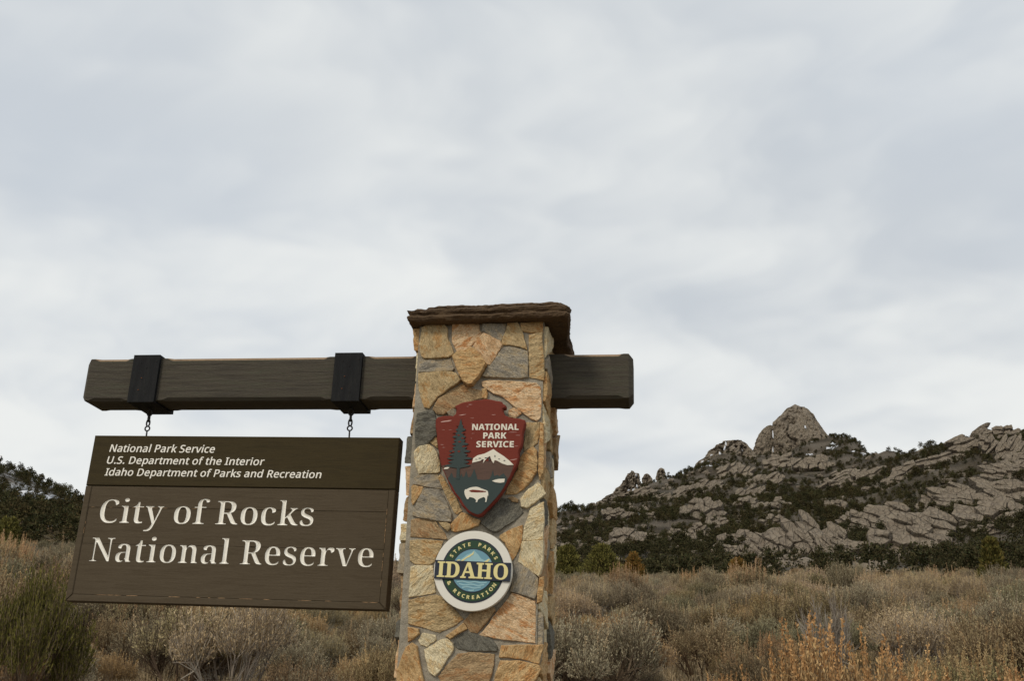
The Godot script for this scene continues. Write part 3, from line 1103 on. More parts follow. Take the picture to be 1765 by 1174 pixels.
func build_board() -> void:
	var t := thing("hanging_sign", "wide dark brown wooden board with carved white lettering hanging from the timber", "sign", Vector3(-1.5062, 2.9218, -0.0599))
	t.rotation = Vector3(-0.0112, 0.0, -0.00753)
	var hw := 0.812
	var back := -0.0775
	var sans := font_of("Droid Sans", false, 0.35, 0.0)
	var serif := font_of("Droid Serif", true)
	var small := [
		["National Park Service", -0.7165, -0.0877, 0.5697, 0.0395],
		["U.S. Department of the Interior", -0.7195, -0.1502, 0.8441, 0.0385],
		["Idaho Department of Parks and Recreation", -0.7198, -0.2125, 1.1479, 0.0380],
	]
	var cuts := []
	for l in small:
		cuts.append(place(text_faces(l[0], sans, l[3], l[4], 0.13), l[1], l[2]))
	part("header_plank", plate(PackedVector2Array([Vector2(-hw, -0.2635), Vector2(hw, -0.2635), Vector2(hw, 0.0), Vector2(-hw, 0.0)]), back, 0.0, 0.004), M.board_top, t)
	for c in cuts:
		part("lettering", raised(c, 0.0009, 0.002), M.letter, t)
	var big := [
		thinned(place(text_faces("City of Rocks", serif, 1.1251, 0.1215), -0.7133, -0.4550, 0.003), 0.0026),
		thinned(place(text_faces("National Reserve", serif, 1.4581, 0.1215), -0.7275, -0.6490, 0.003), 0.0026),
	]
	# three planks edge to edge inside a mitred frame
	var ys := [-0.2665, -0.376, -0.560, -0.8105]
	var fw := 0.0345
	for i in 3:
		var g := 0.0008
		cut_block("plank", Vector3(-hw + fw, ys[i + 1] + g * 0.5, back + 0.006), Vector3(hw - fw, ys[i] - g * 0.5, -0.003 - 0.0012 * (i % 2)), big, M.board_low, t)
	for c in big:
		part("lettering", carved(c, -0.0046, 0.6, 0.008, 0.007), M.letter, t)
	# frame: two stiles and a bottom rail, mitred at the corners
	var yt := -0.2665
	var yb := -0.844
	var stile := [Vector2(-hw, yb), Vector2(-hw + fw - 0.001, yb + fw - 0.001), Vector2(-hw + fw - 0.001, yt), Vector2(-hw, yt)]
	var mirror := []
	for p in stile:
		mirror.append(Vector2(-p.x, p.y))
	part("frame_stile", plate(PackedVector2Array(stile), back, 0.0, 0.004), M.board_low, t)
	part("frame_stile", plate(PackedVector2Array(mirror), back, 0.0, 0.004), M.board_low, t)
	part("frame_rail", plate(PackedVector2Array([Vector2(-hw + 0.0015, yb), Vector2(hw - 0.0015, yb), Vector2(hw - fw, yb + fw - 0.0015), Vector2(-hw + fw, yb + fw - 0.0015)]), back + 0.001, -0.0006, 0.004), M.board_low, t)
	# bare wood where the paint has split off along the joints
	var r := RandomNumberGenerator.new()
	r.seed = 5
	var chips := st_new()
	for i in 22:
		var x := r.randf_range(-0.75, 0.75)
		chip(chips, r, x, yb + fw - 0.0008, r.randf_range(0.01, 0.07), 0.0016, false)
	for i in 16:
		chip(chips, r, hw - fw, r.randf_range(-0.80, -0.36), r.randf_range(0.006, 0.03), 0.0018, true)
	for i in 5:
		chip(chips, r, -hw + fw, r.randf_range(-0.52, -0.40), r.randf_range(0.006, 0.03), 0.0016, true)
	for i in 9:
		chip(chips, r, r.randf_range(-0.77, -0.2), -0.376, r.randf_range(0.01, 0.05), 0.001, false)
	part("bare_wood", done(chips), M.bare_wood, t).set_meta("kind", "stuff")

func chip(st: SurfaceTool, r: RandomNumberGenerator, x: float, y: float, l: float, w: float, upright: bool) -> void:
	var p := PackedVector2Array()
	for i in 5:
		p.append(Vector2(l * i / 4.0, -w * r.randf_range(0.3, 1.0) * sin(PI * (i + 0.4) / 4.8)))
	for i in 5:
		p.append(Vector2(l * (4 - i) / 4.0, w * r.randf_range(0.3, 1.0) * sin(PI * (4.4 - i) / 4.8)))
	for i in range(1, p.size() - 1):
		var q := [p[0], p[i], p[i + 1]]
		for j in 3:
			var v: Vector2 = q[j]
			q[j] = Vector3(x + (v.y if upright else v.x), y + (v.x if upright else v.y), 0.0008)
		tri_up(st, q[0], q[1], q[2], 1.0)

# ---------------------------------------------------------------- emblem signs on the pillar
func build_arrowhead() -> void:
	var c := Vector3(-0.222, 2.729, 0.275)
	var t := thing("arrowhead_sign", "maroon arrowhead-shaped sign with a tree, a mountain and a bison on the pillar", "sign", c)
	var sh := {}
	for s in ARROWHEAD_SHAPES:
		sh[s[0]] = points(s[1], 0.0001)
	var r := RandomNumberGenerator.new()
	r.seed = 31
	var edge := resampled(sh.outline, 0.012)
	for i in edge.size():
		edge[i] += Vector2(r.randf_range(-1, 1), r.randf_range(-1, 1)) * 0.0014
	part("panel", plate(edge, -0.034, 0.0, 0.006), M.maroon, t)
	part("hills", plate(sh.hills, -0.001, 0.0012), M.emblem_brown, t)
	part("meadow", plate(sh.meadow, -0.001, 0.0028), M.emblem_green, t)
	part("lake", plate(sh.lake, -0.001, 0.0046), M.emblem_white, t)
	part("snow_patch", plate(sh.shore, -0.001, 0.0030), M.emblem_white, t)
	part("mountain", plate(sh.peak, -0.001, 0.0030), M.emblem_white, t)
	# a ragged conifer: tiers of drooping branches either side of a straight trunk
	var half := [10, 26, 44, 40, 62, 54, 78, 66, 92, 84, 108, 96, 112]
	var lefts := PackedVector2Array()
	var rights := PackedVector2Array()
	for i in half.size():
		var y := 222.0 + i * 30.0
		var lw: float = half[i] * r.randf_range(0.8, 1.1)
		var rw: float = half[i] * r.randf_range(0.75, 1.05)
		lefts.append_array([Vector2(546 - lw * 0.42, y), Vector2(546 - lw, y + 18), Vector2(546 - lw * 0.86, y + 26)])
		rights.append_array([Vector2(546 + rw * 0.42, y), Vector2(546 + rw, y + 16), Vector2(546 + rw * 0.84, y + 26)])
	lefts.append_array([Vector2(532, 622), Vector2(530, 712)])
	rights.append_array([Vector2(556, 622), Vector2(560, 712)])
	lefts.reverse()
	var tree := PackedVector2Array()
	for q in lefts:
		tree.append(Vector2((q.x - 730) * 0.000557, (540 - q.y) * 0.000567))
	tree.append(Vector2((546 - 730) * 0.000557, (540 - 206) * 0.000567))
	for q in rights:
		tree.append(Vector2((q.x - 730) * 0.000557, (540 - q.y) * 0.000567))
	part("tree", plate(tree, -0.001, 0.0046), M.emblem_green, t)
	part("bison", plate(sh.bison, -0.001, 0.0046), M.emblem_white, t)
	part("bison_stripe", plate(sh.stripe, 0.003, 0.0060), M.maroon, t)
	var spots := [-1162, 1570, -1341, 1228, -892, 1205, -1082, 1092, -907, 944, -1038, 774, -1293, 301, -1044, 324, -833, 560]
	for i in range(0, spots.size(), 2):
		var q := Vector2(spots[i], spots[i + 1]) * 0.0001
		var ring := PackedVector2Array()
		for k in 7:
			var a := TAU * k / 7
			ring.append(q + Vector2(cos(a) * r.randf_range(0.004, 0.010), sin(a) * r.randf_range(0.002, 0.006)))
		part("branch_gap", plate(ring, 0.003, 0.0056), M.maroon, t)
	for q in [[770, 536, 14, 5], [800, 545, 8, 16], [845, 522, 5, 9], [880, 545, 9, 4], [925, 558, 8, 4], [720, 540, 12, 4], [740, 552, 6, 8], [690, 548, 10, 3]]:
		var p := Vector2((q[0] - 730) * 0.000557, (540 - q[1]) * 0.000567)
		var ring := PackedVector2Array()
		for k in 6:
			var a := TAU * k / 6
			ring.append(p + Vector2(cos(a) * q[2] * r.randf_range(0.7, 1.2), sin(a) * q[3] * r.randf_range(0.7, 1.2)) * 0.00056)
		part("rock_mark", plate(ring, 0.001, 0.0040), M.emblem_green, t)
	# scratches through the paint
	for q in [[618, 84, 34, 5], [596, 100, 20, 4], [555, 172, 60, 11], [420, 226, 90, 16], [640, 200, 30, 4], [820, 172, 34, 6], [640, 246, 18, 3], [460, 300, 30, 3], [400, 300, 24, 3], [985, 320, 70, 5], [945, 300, 30, 4], [1030, 346, 40, 4], [655, 330, 26, 3], [640, 372, 16, 3], [410, 448, 30, 3], [1000, 548, 60, 8], [1020, 436, 30, 5], [395, 425, 30, 4]]:
		var p := Vector2((q[0] - 730) * 0.000557, (540 - q[1]) * 0.000567)
		var l := PackedVector2Array()
		for k in 5:
			l.append(p + Vector2((k / 4.0 - 0.5) * q[2], -q[3] * r.randf_range(0.1, 0.5) * sin(PI * (k + 0.5) / 5.0) + (k - 2) * 0.04 * q[2] * (1.0 if q[3] > 7 else 0.1)) * 0.00056)
		for k in 5:
			l.append(p + Vector2((0.5 - k / 4.0) * q[2], q[3] * r.randf_range(0.1, 0.5) * sin(PI * (4.5 - k) / 5.0) + (2 - k) * 0.04 * q[2] * (1.0 if q[3] > 7 else 0.1)) * 0.00056)
		part("paint_scratch", plate(l, -0.002, 0.0005), M.scratch, t)
	var f := font_of("Droid Sans", true)
	for l in [["NATIONAL", -0.0479, 0.1353, 0.2168], ["PARK", 0.0057, 0.0944, 0.1075], ["SERVICE", -0.0247, 0.0532, 0.1741]]:
		part("lettering", raised(thick(place(text_faces(l[0], f, l[3], 0.0283), l[1], l[2]), 0.0005), 0.0016, 0.003, 5), M.emblem_white, t)

func disc_poly(r: float, n := 72, from := 0.0, to := TAU) -> PackedVector2Array:
	var p := PackedVector2Array()
	for i in n:
		var a := from + (to - from) * i / (n if to - from > TAU - 0.01 else n - 1)
		p.append(Vector2(cos(a), sin(a)) * r)
	return p

func build_disc() -> void:
	var t := thing("round_sign", "round white, green and navy plaque with cream lettering below the arrowhead", "sign", Vector3(-0.239, 2.221, 0.268))
	t.rotation.z = -0.025
	var R := 0.1765
	part("panel", plate(disc_poly(R), -0.03, 0.0, 0.002), M.disc_white, t)
	part("outer_ring", plate(disc_poly(R * 0.80), -0.001, 0.0012), M.navy, t)
	part("band", plate(disc_poly(R * 0.757), -0.001, 0.0024), M.disc_green, t)
	part("inner_ring", plate(disc_poly(R * 0.553), -0.001, 0.0036), M.navy, t)
	part("picture_sky", plate(disc_poly(R * 0.526), -0.001, 0.0048), M.lake_blue, t)
	var hill := PackedVector2Array([Vector2(-0.50, 0.15), Vector2(-0.40, 0.24), Vector2(-0.30, 0.28), Vector2(-0.18, 0.38), Vector2(-0.06, 0.44), Vector2(0.01, 0.505), Vector2(0.05, 0.46), Vector2(0.12, 0.40), Vector2(0.20, 0.30), Vector2(0.30, 0.26), Vector2(0.40, 0.31), Vector2(0.43, 0.28), Vector2(0.49, 0.15)])
	part("picture_mountain", plate(scaled(hill, R), 0.004, 0.0060), M.pale_blue, t)
	var lit := [[-0.33, 0.22, -0.18, 0.33, -0.04, 0.42, 0.005, 0.49, -0.01, 0.40, -0.06, 0.37, -0.10, 0.33, -0.16, 0.31, -0.24, 0.24, -0.30, 0.20], [0.22, 0.19, 0.30, 0.24, 0.40, 0.31, 0.42, 0.28, 0.36, 0.22, 0.28, 0.21, 0.24, 0.17], [-0.48, 0.19, -0.40, 0.25, -0.32, 0.27, -0.36, 0.22], [0.03, 0.17, 0.08, 0.22, 0.10, 0.17]]
	for l in lit:
		part("picture_snow", plate(points(l, R), 0.004, 0.0072), M.cream, t)
	for k in 4:
		var y := -0.29 - 0.065 * k
		var hw := sqrt(0.515 * 0.515 - (y - 0.02) * (y - 0.02)) - 0.03
		var top := PackedVector2Array()
		var low := PackedVector2Array()
		for i in 25:
			var x := lerpf(-hw, hw, i / 24.0)
			var w := 0.012 * sin(x * 19.0 + k * 1.7)
			top.append(Vector2(x, y + w + 0.017) * R)
			low.append(Vector2(x, y + w - 0.017 + 0.006 * absf(x)) * R)
		low.reverse()
		top.append_array(low)
		part("picture_wave", plate(top, 0.004, 0.0060), M.pale_blue, t)
	var banner := PackedVector2Array([Vector2(-0.965, -0.235), Vector2(0.965, -0.235), Vector2(0.968, 0.225), Vector2(-0.968, 0.225)])
	part("banner", plate(scaled(banner, R), -0.001, 0.0084), M.navy, t)
	var f := font_of("Droid Serif", true)
	part("lettering", raised(thick(place(text_faces("IDAHO", f, R * 1.79, R * 0.38), -R * 0.895, -R * 0.193), 0.0011), 0.0100, 0.003, 5), M.cream, t)
	var s := font_of("Droid Sans", true)
	part("lettering", arc_text("STATE PARKS", s, R * 0.617, R * 0.09, deg_to_rad(148.5), deg_to_rad(30.5), true), M.cream, t)
	part("lettering", arc_text("& RECREATION", s, R * 0.708, R * 0.09, deg_to_rad(210.0), deg_to_rad(329.0), false), M.cream, t)

func scaled(p: PackedVector2Array, k: float) -> PackedVector2Array:
	var out := PackedVector2Array()
	for q in p:
		out.append(q * k)
	return out

# letters set round a circle, upright towards its rim (top) or its centre (bottom)
func arc_text(txt: String, f: Font, r: float, cap: float, from: float, to: float, outward: bool) -> ArrayMesh:
	var all := PackedVector2Array()
	var n := txt.length()
	for i in n:
		if txt[i] == " ":
			continue
		var g := text_faces(txt[i], f, -1.0, cap)
		var hi := 0.0
		for p in g:
			hi = maxf(hi, p.x)
		var a := lerpf(from, to, float(i) / (n - 1))
		var up := Vector2(cos(a), sin(a)) * (1.0 if outward else -1.0)
		var right := Vector2(up.y, -up.x)
		var at := Vector2(cos(a), sin(a)) * r
		for p in g:
			all.append(at + right * (p.x - hi / 2) * 1.12 + up * p.y)
	return raised(thick(all, 0.0002), 0.0040, 0.003, 5)

const TERRAIN_X0 := -520
const TERRAIN_Z0 := -1480
const TERRAIN_STEP := 20
const TERRAIN_NX := 70
const TERRAIN_NZ := 71
# ground height in metres on a grid of that step, rows from north to south
const TERRAIN := [
	16.7, 16.8, 17.0, 17.2, 17.6, 18.0, 18.5, 18.9, 19.3, 19.7, 20.7, 21.9, 23.1, 24.2, 26.3, 29.3, 32.2, 34.2, 35.0, 35.8, 37.8, 41.7, 45.9, 54.5, 67.4, 75.1, 80.3, 85.9, 100.8, 117.2, 134, 149, 157, 164, 182, 205, 216, 213, 209, 206, 202, 182, 116.9, 79.9, 73.0, 69.8, 67.7, 65.2, 62.9, 60.8, 58.0, 55.9, 53.7, 51.4, 49.9, 49.3, 48.7, 48.1, 47.4, 46.8, 46.2, 45.8, 45.4, 45.0, 44.6, 44.1, 43.6, 43.1, 42.6, 42.2,
	16.7, 16.9, 17.1, 17.3, 17.6, 18.0, 18.5, 19.0, 19.4, 19.7, 20.6, 21.8, 23.1, 24.1, 26.1, 29.1, 32.1, 34.3, 35.2, 36.0, 37.9, 41.7, 46.0, 54.5, 67.7, 75.9, 82.2, 88.7, 104.1, 121, 138, 153, 160, 168, 188, 210, 219, 216, 212, 209, 204, 174, 106.1, 78.5, 72.9, 69.9, 67.7, 65.1, 62.9, 60.5, 57.8, 55.8, 53.4, 51.2, 50.1, 49.5, 48.9, 48.3, 47.6, 47.0, 46.4, 46.0, 45.7, 45.2, 44.7, 44.2, 43.7, 43.2, 42.8, 42.4,
	16.8, 17.0, 17.2, 17.4, 17.6, 18.0, 18.5, 19.0, 19.4, 19.8, 20.5, 21.7, 23.0, 24.1, 25.9, 28.8, 32.0, 34.4, 35.4, 36.2, 37.9, 41.8, 46.2, 54.5, 68.0, 76.9, 84.4, 91.8, 107.8, 124, 142, 157, 164, 173, 194, 216, 222, 219, 215, 212, 205, 163, 95.0, 77.2, 72.7, 70.1, 67.6, 65.0, 62.9, 60.2, 57.6, 55.5, 53.0, 51.1, 50.4, 49.8, 49.1, 48.4, 47.8, 47.2, 46.7, 46.3, 45.9, 45.4, 44.9, 44.4, 43.9, 43.4, 42.9, 42.6,
	16.8, 17.0, 17.3, 17.4, 17.7, 18.0, 18.5, 19.0, 19.5, 19.9, 20.5, 21.6, 22.9, 24.1, 25.7, 28.5, 31.8, 34.4, 35.5, 36.4, 38.0, 41.8, 46.4, 54.5, 68.2, 77.8, 86.5, 95.0, 111.5, 128, 146, 160, 169, 178, 200, 222, 226, 222, 218, 215, 206, 150, 87.2, 76.2, 72.6, 70.1, 67.5, 64.9, 62.7, 59.8, 57.5, 55.2, 52.7, 51.2, 50.6, 50.0, 49.3, 48.6, 47.9, 47.4, 47.0, 46.6, 46.1, 45.6, 45.1, 44.6, 44.1, 43.6, 43.1, 42.8,
	16.9, 17.1, 17.3, 17.5, 17.7, 18.1, 18.5, 19.0, 19.5, 19.9, 20.4, 21.5, 22.9, 24.1, 25.5, 28.3, 31.6, 34.4, 35.7, 36.6, 38.0, 41.9, 46.5, 54.4, 68.6, 78.9, 88.7, 98.2, 115.3, 132, 151, 164, 173, 184, 207, 228, 229, 225, 221, 218, 205, 136, 84.8, 76.0, 72.5, 70.1, 67.3, 64.9, 62.4, 59.4, 57.3, 54.7, 52.5, 51.4, 50.8, 50.1, 49.4, 48.7, 48.1, 47.6, 47.2, 46.8, 46.3, 45.8, 45.3, 44.7, 44.2, 43.8, 43.3, 43.0,
	16.9, 17.1, 17.4, 17.6, 17.8, 18.1, 18.5, 19.0, 19.5, 20.0, 20.4, 21.4, 22.8, 24.1, 25.4, 28.0, 31.4, 34.4, 35.9, 36.8, 38.1, 41.9, 46.7, 54.8, 70.2, 81.5, 91.6, 101.5, 119.1, 136, 155, 168, 177, 189, 213, 233, 233, 228, 225, 220, 198, 122, 83.0, 75.8, 72.5, 70.0, 67.2, 64.9, 62.0, 59.2, 56.9, 54.3, 52.4, 51.6, 51.0, 50.3, 49.6, 48.9, 48.3, 47.9, 47.5, 47.0, 46.5, 46.0, 45.4, 44.9, 44.4, 43.9, 43.6, 43.3,
	16.9, 17.2, 17.4, 17.7, 17.9, 18.1, 18.5, 19.0, 19.6, 20.0, 20.5, 21.3, 22.6, 24.0, 25.3, 27.7, 31.1, 34.3, 36.1, 37.0, 38.2, 41.9, 46.8, 55.1, 71.9, 84.3, 94.7, 104.8, 123, 140, 160, 172, 181, 195, 220, 238, 236, 231, 228, 222, 187, 107.4, 81.2, 75.5, 72.6, 69.9, 67.0, 64.7, 61.5, 59.0, 56.5, 53.9, 52.5, 51.9, 51.2, 50.4, 49.7, 49.1, 48.5, 48.1, 47.7, 47.2, 46.7, 46.1, 45.6, 45.1, 44.6, 44.1, 43.8, 43.6,
	17.0, 17.2, 17.5, 17.7, 18.0, 18.2, 18.5, 19.0, 19.6, 20.1, 20.5, 21.2, 22.5, 23.9, 25.2, 27.4, 30.8, 34.2, 36.2, 37.2, 38.3, 41.9, 46.9, 55.4, 73.6, 87.2, 97.8, 108.1, 127, 144, 165, 177, 185, 201, 226, 242, 239, 235, 232, 223, 173, 95.9, 79.7, 75.3, 72.6, 69.7, 66.9, 64.3, 61.1, 58.8, 56.0, 53.7, 52.7, 52.1, 51.3, 50.6, 49.9, 49.3, 48.8, 48.4, 47.9, 47.4, 46.8, 46.3, 45.7, 45.2, 44.8, 44.4, 44.1, 43.9,
	17.0, 17.2, 17.5, 17.8, 18.0, 18.2, 18.6, 19.0, 19.6, 20.1, 20.6, 21.1, 22.4, 23.9, 25.2, 27.2, 30.5, 34.0, 36.4, 37.4, 38.5, 41.9, 47.0, 55.6, 75.2, 90.0, 100.9, 111.5, 131, 148, 169, 181, 190, 207, 233, 246, 243, 238, 235, 224, 158, 91.7, 79.5, 75.2, 72.5, 69.4, 66.8, 63.8, 60.8, 58.4, 55.6, 53.7, 52.9, 52.2, 51.5, 50.7, 50.0, 49.5, 49.0, 48.6, 48.1, 47.5, 47.0, 46.4, 45.9, 45.4, 45.0, 44.6, 44.4, 44.2,
	17.1, 17.3, 17.5, 17.8, 18.1, 18.3, 18.6, 19.0, 19.6, 20.1, 20.6, 21.1, 22.2, 23.7, 25.2, 26.9, 30.2, 33.9, 36.5, 37.6, 38.7, 41.9, 47.1, 55.6, 76.6, 92.8, 104.0, 114.8, 134, 152, 174, 185, 194, 213, 240, 249, 246, 242, 238, 223, 144, 91.1, 80.0, 75.2, 72.3, 69.2, 66.6, 63.3, 60.6, 57.9, 55.2, 53.8, 53.1, 52.4, 51.6, 50.8, 50.2, 49.7, 49.3, 48.8, 48.2, 47.7, 47.1, 46.5, 46.0, 45.6, 45.2, 44.9, 44.7, 44.6,
	17.2, 17.3, 17.6, 17.9, 18.1, 18.4, 18.6, 19.0, 19.6, 20.1, 20.6, 21.1, 22.1, 23.6, 25.1, 26.7, 29.8, 33.6, 36.6, 37.8, 38.9, 41.8, 47.1, 55.6, 78.0, 95.6, 107.1, 118.2, 138, 157, 178, 189, 198, 220, 246, 253, 249, 245, 240, 215, 129, 90.4, 80.1, 75.3, 72.0, 69.0, 66.2, 62.8, 60.2, 57.3, 54.9, 54.0, 53.3, 52.5, 51.7, 51.0, 50.4, 49.9, 49.5, 49.0, 48.4, 47.8, 47.2, 46.7, 46.2, 45.8, 45.5, 45.3, 45.1, 44.9,
	17.3, 17.4, 17.6, 17.9, 18.2, 18.4, 18.7, 19.0, 19.5, 20.1, 20.7, 21.2, 22.0, 23.4, 25.0, 26.5, 29.5, 33.3, 36.6, 37.9, 39.1, 41.8, 47.1, 55.5, 79.2, 98.4, 110.2, 122, 142, 161, 183, 193, 203, 227, 252, 257, 253, 249, 242, 203, 115.6, 89.4, 79.6, 75.1, 71.7, 68.8, 65.7, 62.4, 59.8, 56.8, 55.0, 54.2, 53.4, 52.6, 51.8, 51.1, 50.6, 50.2, 49.7, 49.1, 48.5, 47.9, 47.4, 46.8, 46.4, 46.0, 45.8, 45.6, 45.4, 45.2,
	17.5, 17.5, 17.6, 17.9, 18.2, 18.5, 18.7, 19.0, 19.5, 20.1, 20.7, 21.2, 21.9, 23.3, 24.9, 26.3, 29.1, 33.0, 36.5, 38.1, 39.3, 41.8, 47.1, 55.4, 80.3, 101.2, 113.3, 125, 146, 165, 188, 198, 208, 234, 259, 260, 256, 252, 243, 188, 107.7, 88.3, 78.9, 74.9, 71.4, 68.6, 65.1, 62.1, 59.2, 56.4, 55.1, 54.4, 53.6, 52.7, 52.0, 51.3, 50.9, 50.4, 49.8, 49.3, 48.6, 48.1, 47.5, 47.0, 46.6, 46.3, 46.1, 45.9, 45.7, 45.5,
	17.7, 17.6, 17.7, 17.9, 18.2, 18.5, 18.8, 19.1, 19.5, 20.1, 20.7, 21.2, 21.8, 23.1, 24.8, 26.3, 28.8, 32.7, 36.4, 38.2, 39.4, 41.7, 47.0, 55.2, 81.3, 104.0, 116.4, 128, 150, 170, 192, 203, 214, 241, 264, 264, 259, 256, 244, 172, 105.8, 87.8, 78.5, 74.5, 71.1, 68.2, 64.5, 61.7, 58.6, 56.1, 55.3, 54.5, 53.7, 52.8, 52.1, 51.5, 51.1, 50.6, 50.0, 49.4, 48.8, 48.2, 47.6, 47.2, 46.9, 46.6, 46.4, 46.2, 46.0, 45.8,
	18.0, 17.8, 17.8, 18.0, 18.3, 18.6, 18.9, 19.1, 19.5, 20.1, 20.7, 21.3, 21.8, 22.9, 24.6, 26.2, 28.4, 32.3, 36.2, 38.4, 39.6, 41.7, 47.0, 54.9, 82.2, 106.7, 119.5, 132, 154, 175, 197, 207, 220, 248, 269, 267, 263, 259, 243, 155, 104.5, 88.0, 79.7, 74.7, 70.9, 67.6, 64.0, 61.1, 58.0, 56.2, 55.4, 54.6, 53.8, 52.9, 52.3, 51.8, 51.3, 50.7, 50.1, 49.5, 48.9, 48.3, 47.8, 47.4, 47.2, 47.0, 46.8, 46.5, 46.3, 46.1,
	18.2, 18.0, 17.8, 18.0, 18.3, 18.6, 18.9, 19.2, 19.5, 20.0, 20.7, 21.3, 21.8, 22.8, 24.4, 26.1, 28.1, 31.9, 36.0, 38.5, 39.8, 41.7, 46.9, 54.7, 82.9, 109.4, 123, 135, 158, 179, 202, 212, 226, 255, 273, 270, 266, 261, 233, 139, 103.1, 88.6, 81.1, 75.0, 70.7, 66.9, 63.7, 60.5, 57.6, 56.4, 55.6, 54.7, 53.8, 53.1, 52.5, 52.0, 51.5, 50.9, 50.2, 49.6, 49.0, 48.4, 48.0, 47.7, 47.5, 47.3, 47.1, 46.9, 46.6, 46.4,
	18.5, 18.2, 18.0, 18.1, 18.3, 18.6, 18.9, 19.2, 19.5, 20.0, 20.6, 21.3, 21.8, 22.7, 24.3, 26.0, 27.8, 31.5, 35.8, 38.7, 39.9, 41.6, 46.8, 54.7, 83.6, 112.1, 126, 139, 162, 184, 206, 217, 232, 261, 275, 273, 270, 262, 219, 127, 101.9, 89.6, 81.9, 74.7, 70.3, 66.2, 63.2, 59.8, 57.4, 56.5, 55.7, 54.8, 53.9, 53.2, 52.7, 52.2, 51.6, 51.0, 50.3, 49.7, 49.1, 48.6, 48.2, 48.0, 47.8, 47.6, 47.4, 47.2, 46.9, 46.7,
	18.8, 18.5, 18.2, 18.1, 18.3, 18.6, 19.0, 19.3, 19.5, 20.0, 20.6, 21.3, 21.9, 22.5, 24.1, 25.9, 27.6, 31.0, 35.5, 38.8, 40.1, 41.6, 46.7, 54.9, 84.1, 114.8, 129, 142, 167, 189, 210, 221, 238, 266, 277, 276, 273, 263, 203, 123, 101.9, 90.9, 82.0, 74.0, 69.5, 65.6, 62.5, 59.2, 57.5, 56.7, 55.8, 54.8, 54.0, 53.4, 52.9, 52.3, 51.7, 51.1, 50.4, 49.8, 49.2, 48.8, 48.5, 48.3, 48.1, 47.9, 47.7, 47.5, 47.3, 47.1,
	19.2, 18.8, 18.5, 18.2, 18.4, 18.7, 19.0, 19.3, 19.6, 20.0, 20.6, 21.2, 21.9, 22.5, 23.8, 25.7, 27.4, 30.6, 35.1, 38.8, 40.2, 41.7, 46.6, 55.0, 84.5, 117.5, 132, 146, 171, 194, 215, 226, 244, 271, 279, 278, 276, 263, 184, 121, 102.2, 91.9, 81.2, 73.2, 68.7, 65.2, 61.7, 58.7, 57.6, 56.8, 55.8, 54.9, 54.1, 53.6, 53.1, 52.5, 51.8, 51.1, 50.5, 49.9, 49.4, 49.1, 48.9, 48.7, 48.4, 48.2, 48.0, 47.8, 47.6, 47.4,
	19.5, 19.1, 18.7, 18.4, 18.4, 18.7, 19.0, 19.4, 19.7, 20.0, 20.5, 21.2, 21.9, 22.5, 23.6, 25.5, 27.3, 30.1, 34.7, 38.7, 40.3, 41.8, 46.6, 55.1, 84.7, 120, 135, 149, 176, 200, 219, 230, 248, 272, 279, 279, 276, 259, 166, 119.1, 102.6, 92.1, 80.2, 72.7, 67.9, 64.6, 61.0, 58.7, 57.8, 56.8, 55.9, 55.0, 54.3, 53.8, 53.2, 52.6, 51.9, 51.2, 50.6, 50.0, 49.6, 49.4, 49.2, 49.0, 48.8, 48.5, 48.3, 48.1, 47.9, 47.7,
	19.8, 19.4, 19.0, 18.7, 18.5, 18.7, 19.0, 19.4, 19.7, 20.0, 20.5, 21.2, 21.9, 22.5, 23.5, 25.3, 27.2, 29.7, 34.2, 38.5, 40.5, 42.0, 46.5, 55.3, 84.9, 123, 138, 153, 180, 205, 224, 235, 250, 269, 276, 280, 275, 247, 149, 117.3, 103.3, 92.4, 80.5, 73.1, 67.4, 63.8, 60.3, 58.8, 57.9, 56.9, 55.9, 55.1, 54.5, 54.0, 53.3, 52.7, 52.0, 51.3, 50.7, 50.2, 49.9, 49.7, 49.5, 49.3, 49.1, 48.8, 48.6, 48.4, 48.2, 48.0,
	20.1, 19.8, 19.4, 19.0, 18.7, 18.7, 19.0, 19.4, 19.7, 20.0, 20.5, 21.1, 21.8, 22.5, 23.3, 25.0, 27.0, 29.3, 33.7, 38.3, 40.6, 42.2, 46.9, 56.6, 85.7, 125, 141, 157, 184, 210, 228, 238, 251, 264, 273, 280, 273, 230, 140, 116.4, 104.4, 92.5, 81.3, 72.9, 67.0, 63.0, 59.9, 58.9, 57.9, 56.9, 56.0, 55.2, 54.7, 54.1, 53.4, 52.7, 52.0, 51.4, 50.8, 50.5, 50.2, 50.0, 49.8, 49.6, 49.4, 49.2, 48.9, 48.7, 48.5, 48.3,
	20.3, 20.1, 19.7, 19.3, 18.9, 18.8, 19.0, 19.4, 19.8, 20.1, 20.4, 21.1, 21.8, 22.5, 23.2, 24.8, 26.8, 28.9, 33.2, 38.0, 40.7, 42.5, 47.4, 58.3, 86.9, 128, 145, 161, 189, 216, 233, 241, 249, 258, 266, 272, 265, 208, 137, 116.5, 105.2, 92.6, 82.1, 71.8, 66.2, 62.2, 60.0, 59.0, 58.0, 56.9, 56.1, 55.4, 54.9, 54.2, 53.5, 52.8, 52.1, 51.5, 51.0, 50.8, 50.6, 50.3, 50.1, 49.9, 49.7, 49.5, 49.2, 49.0, 48.8, 48.5,
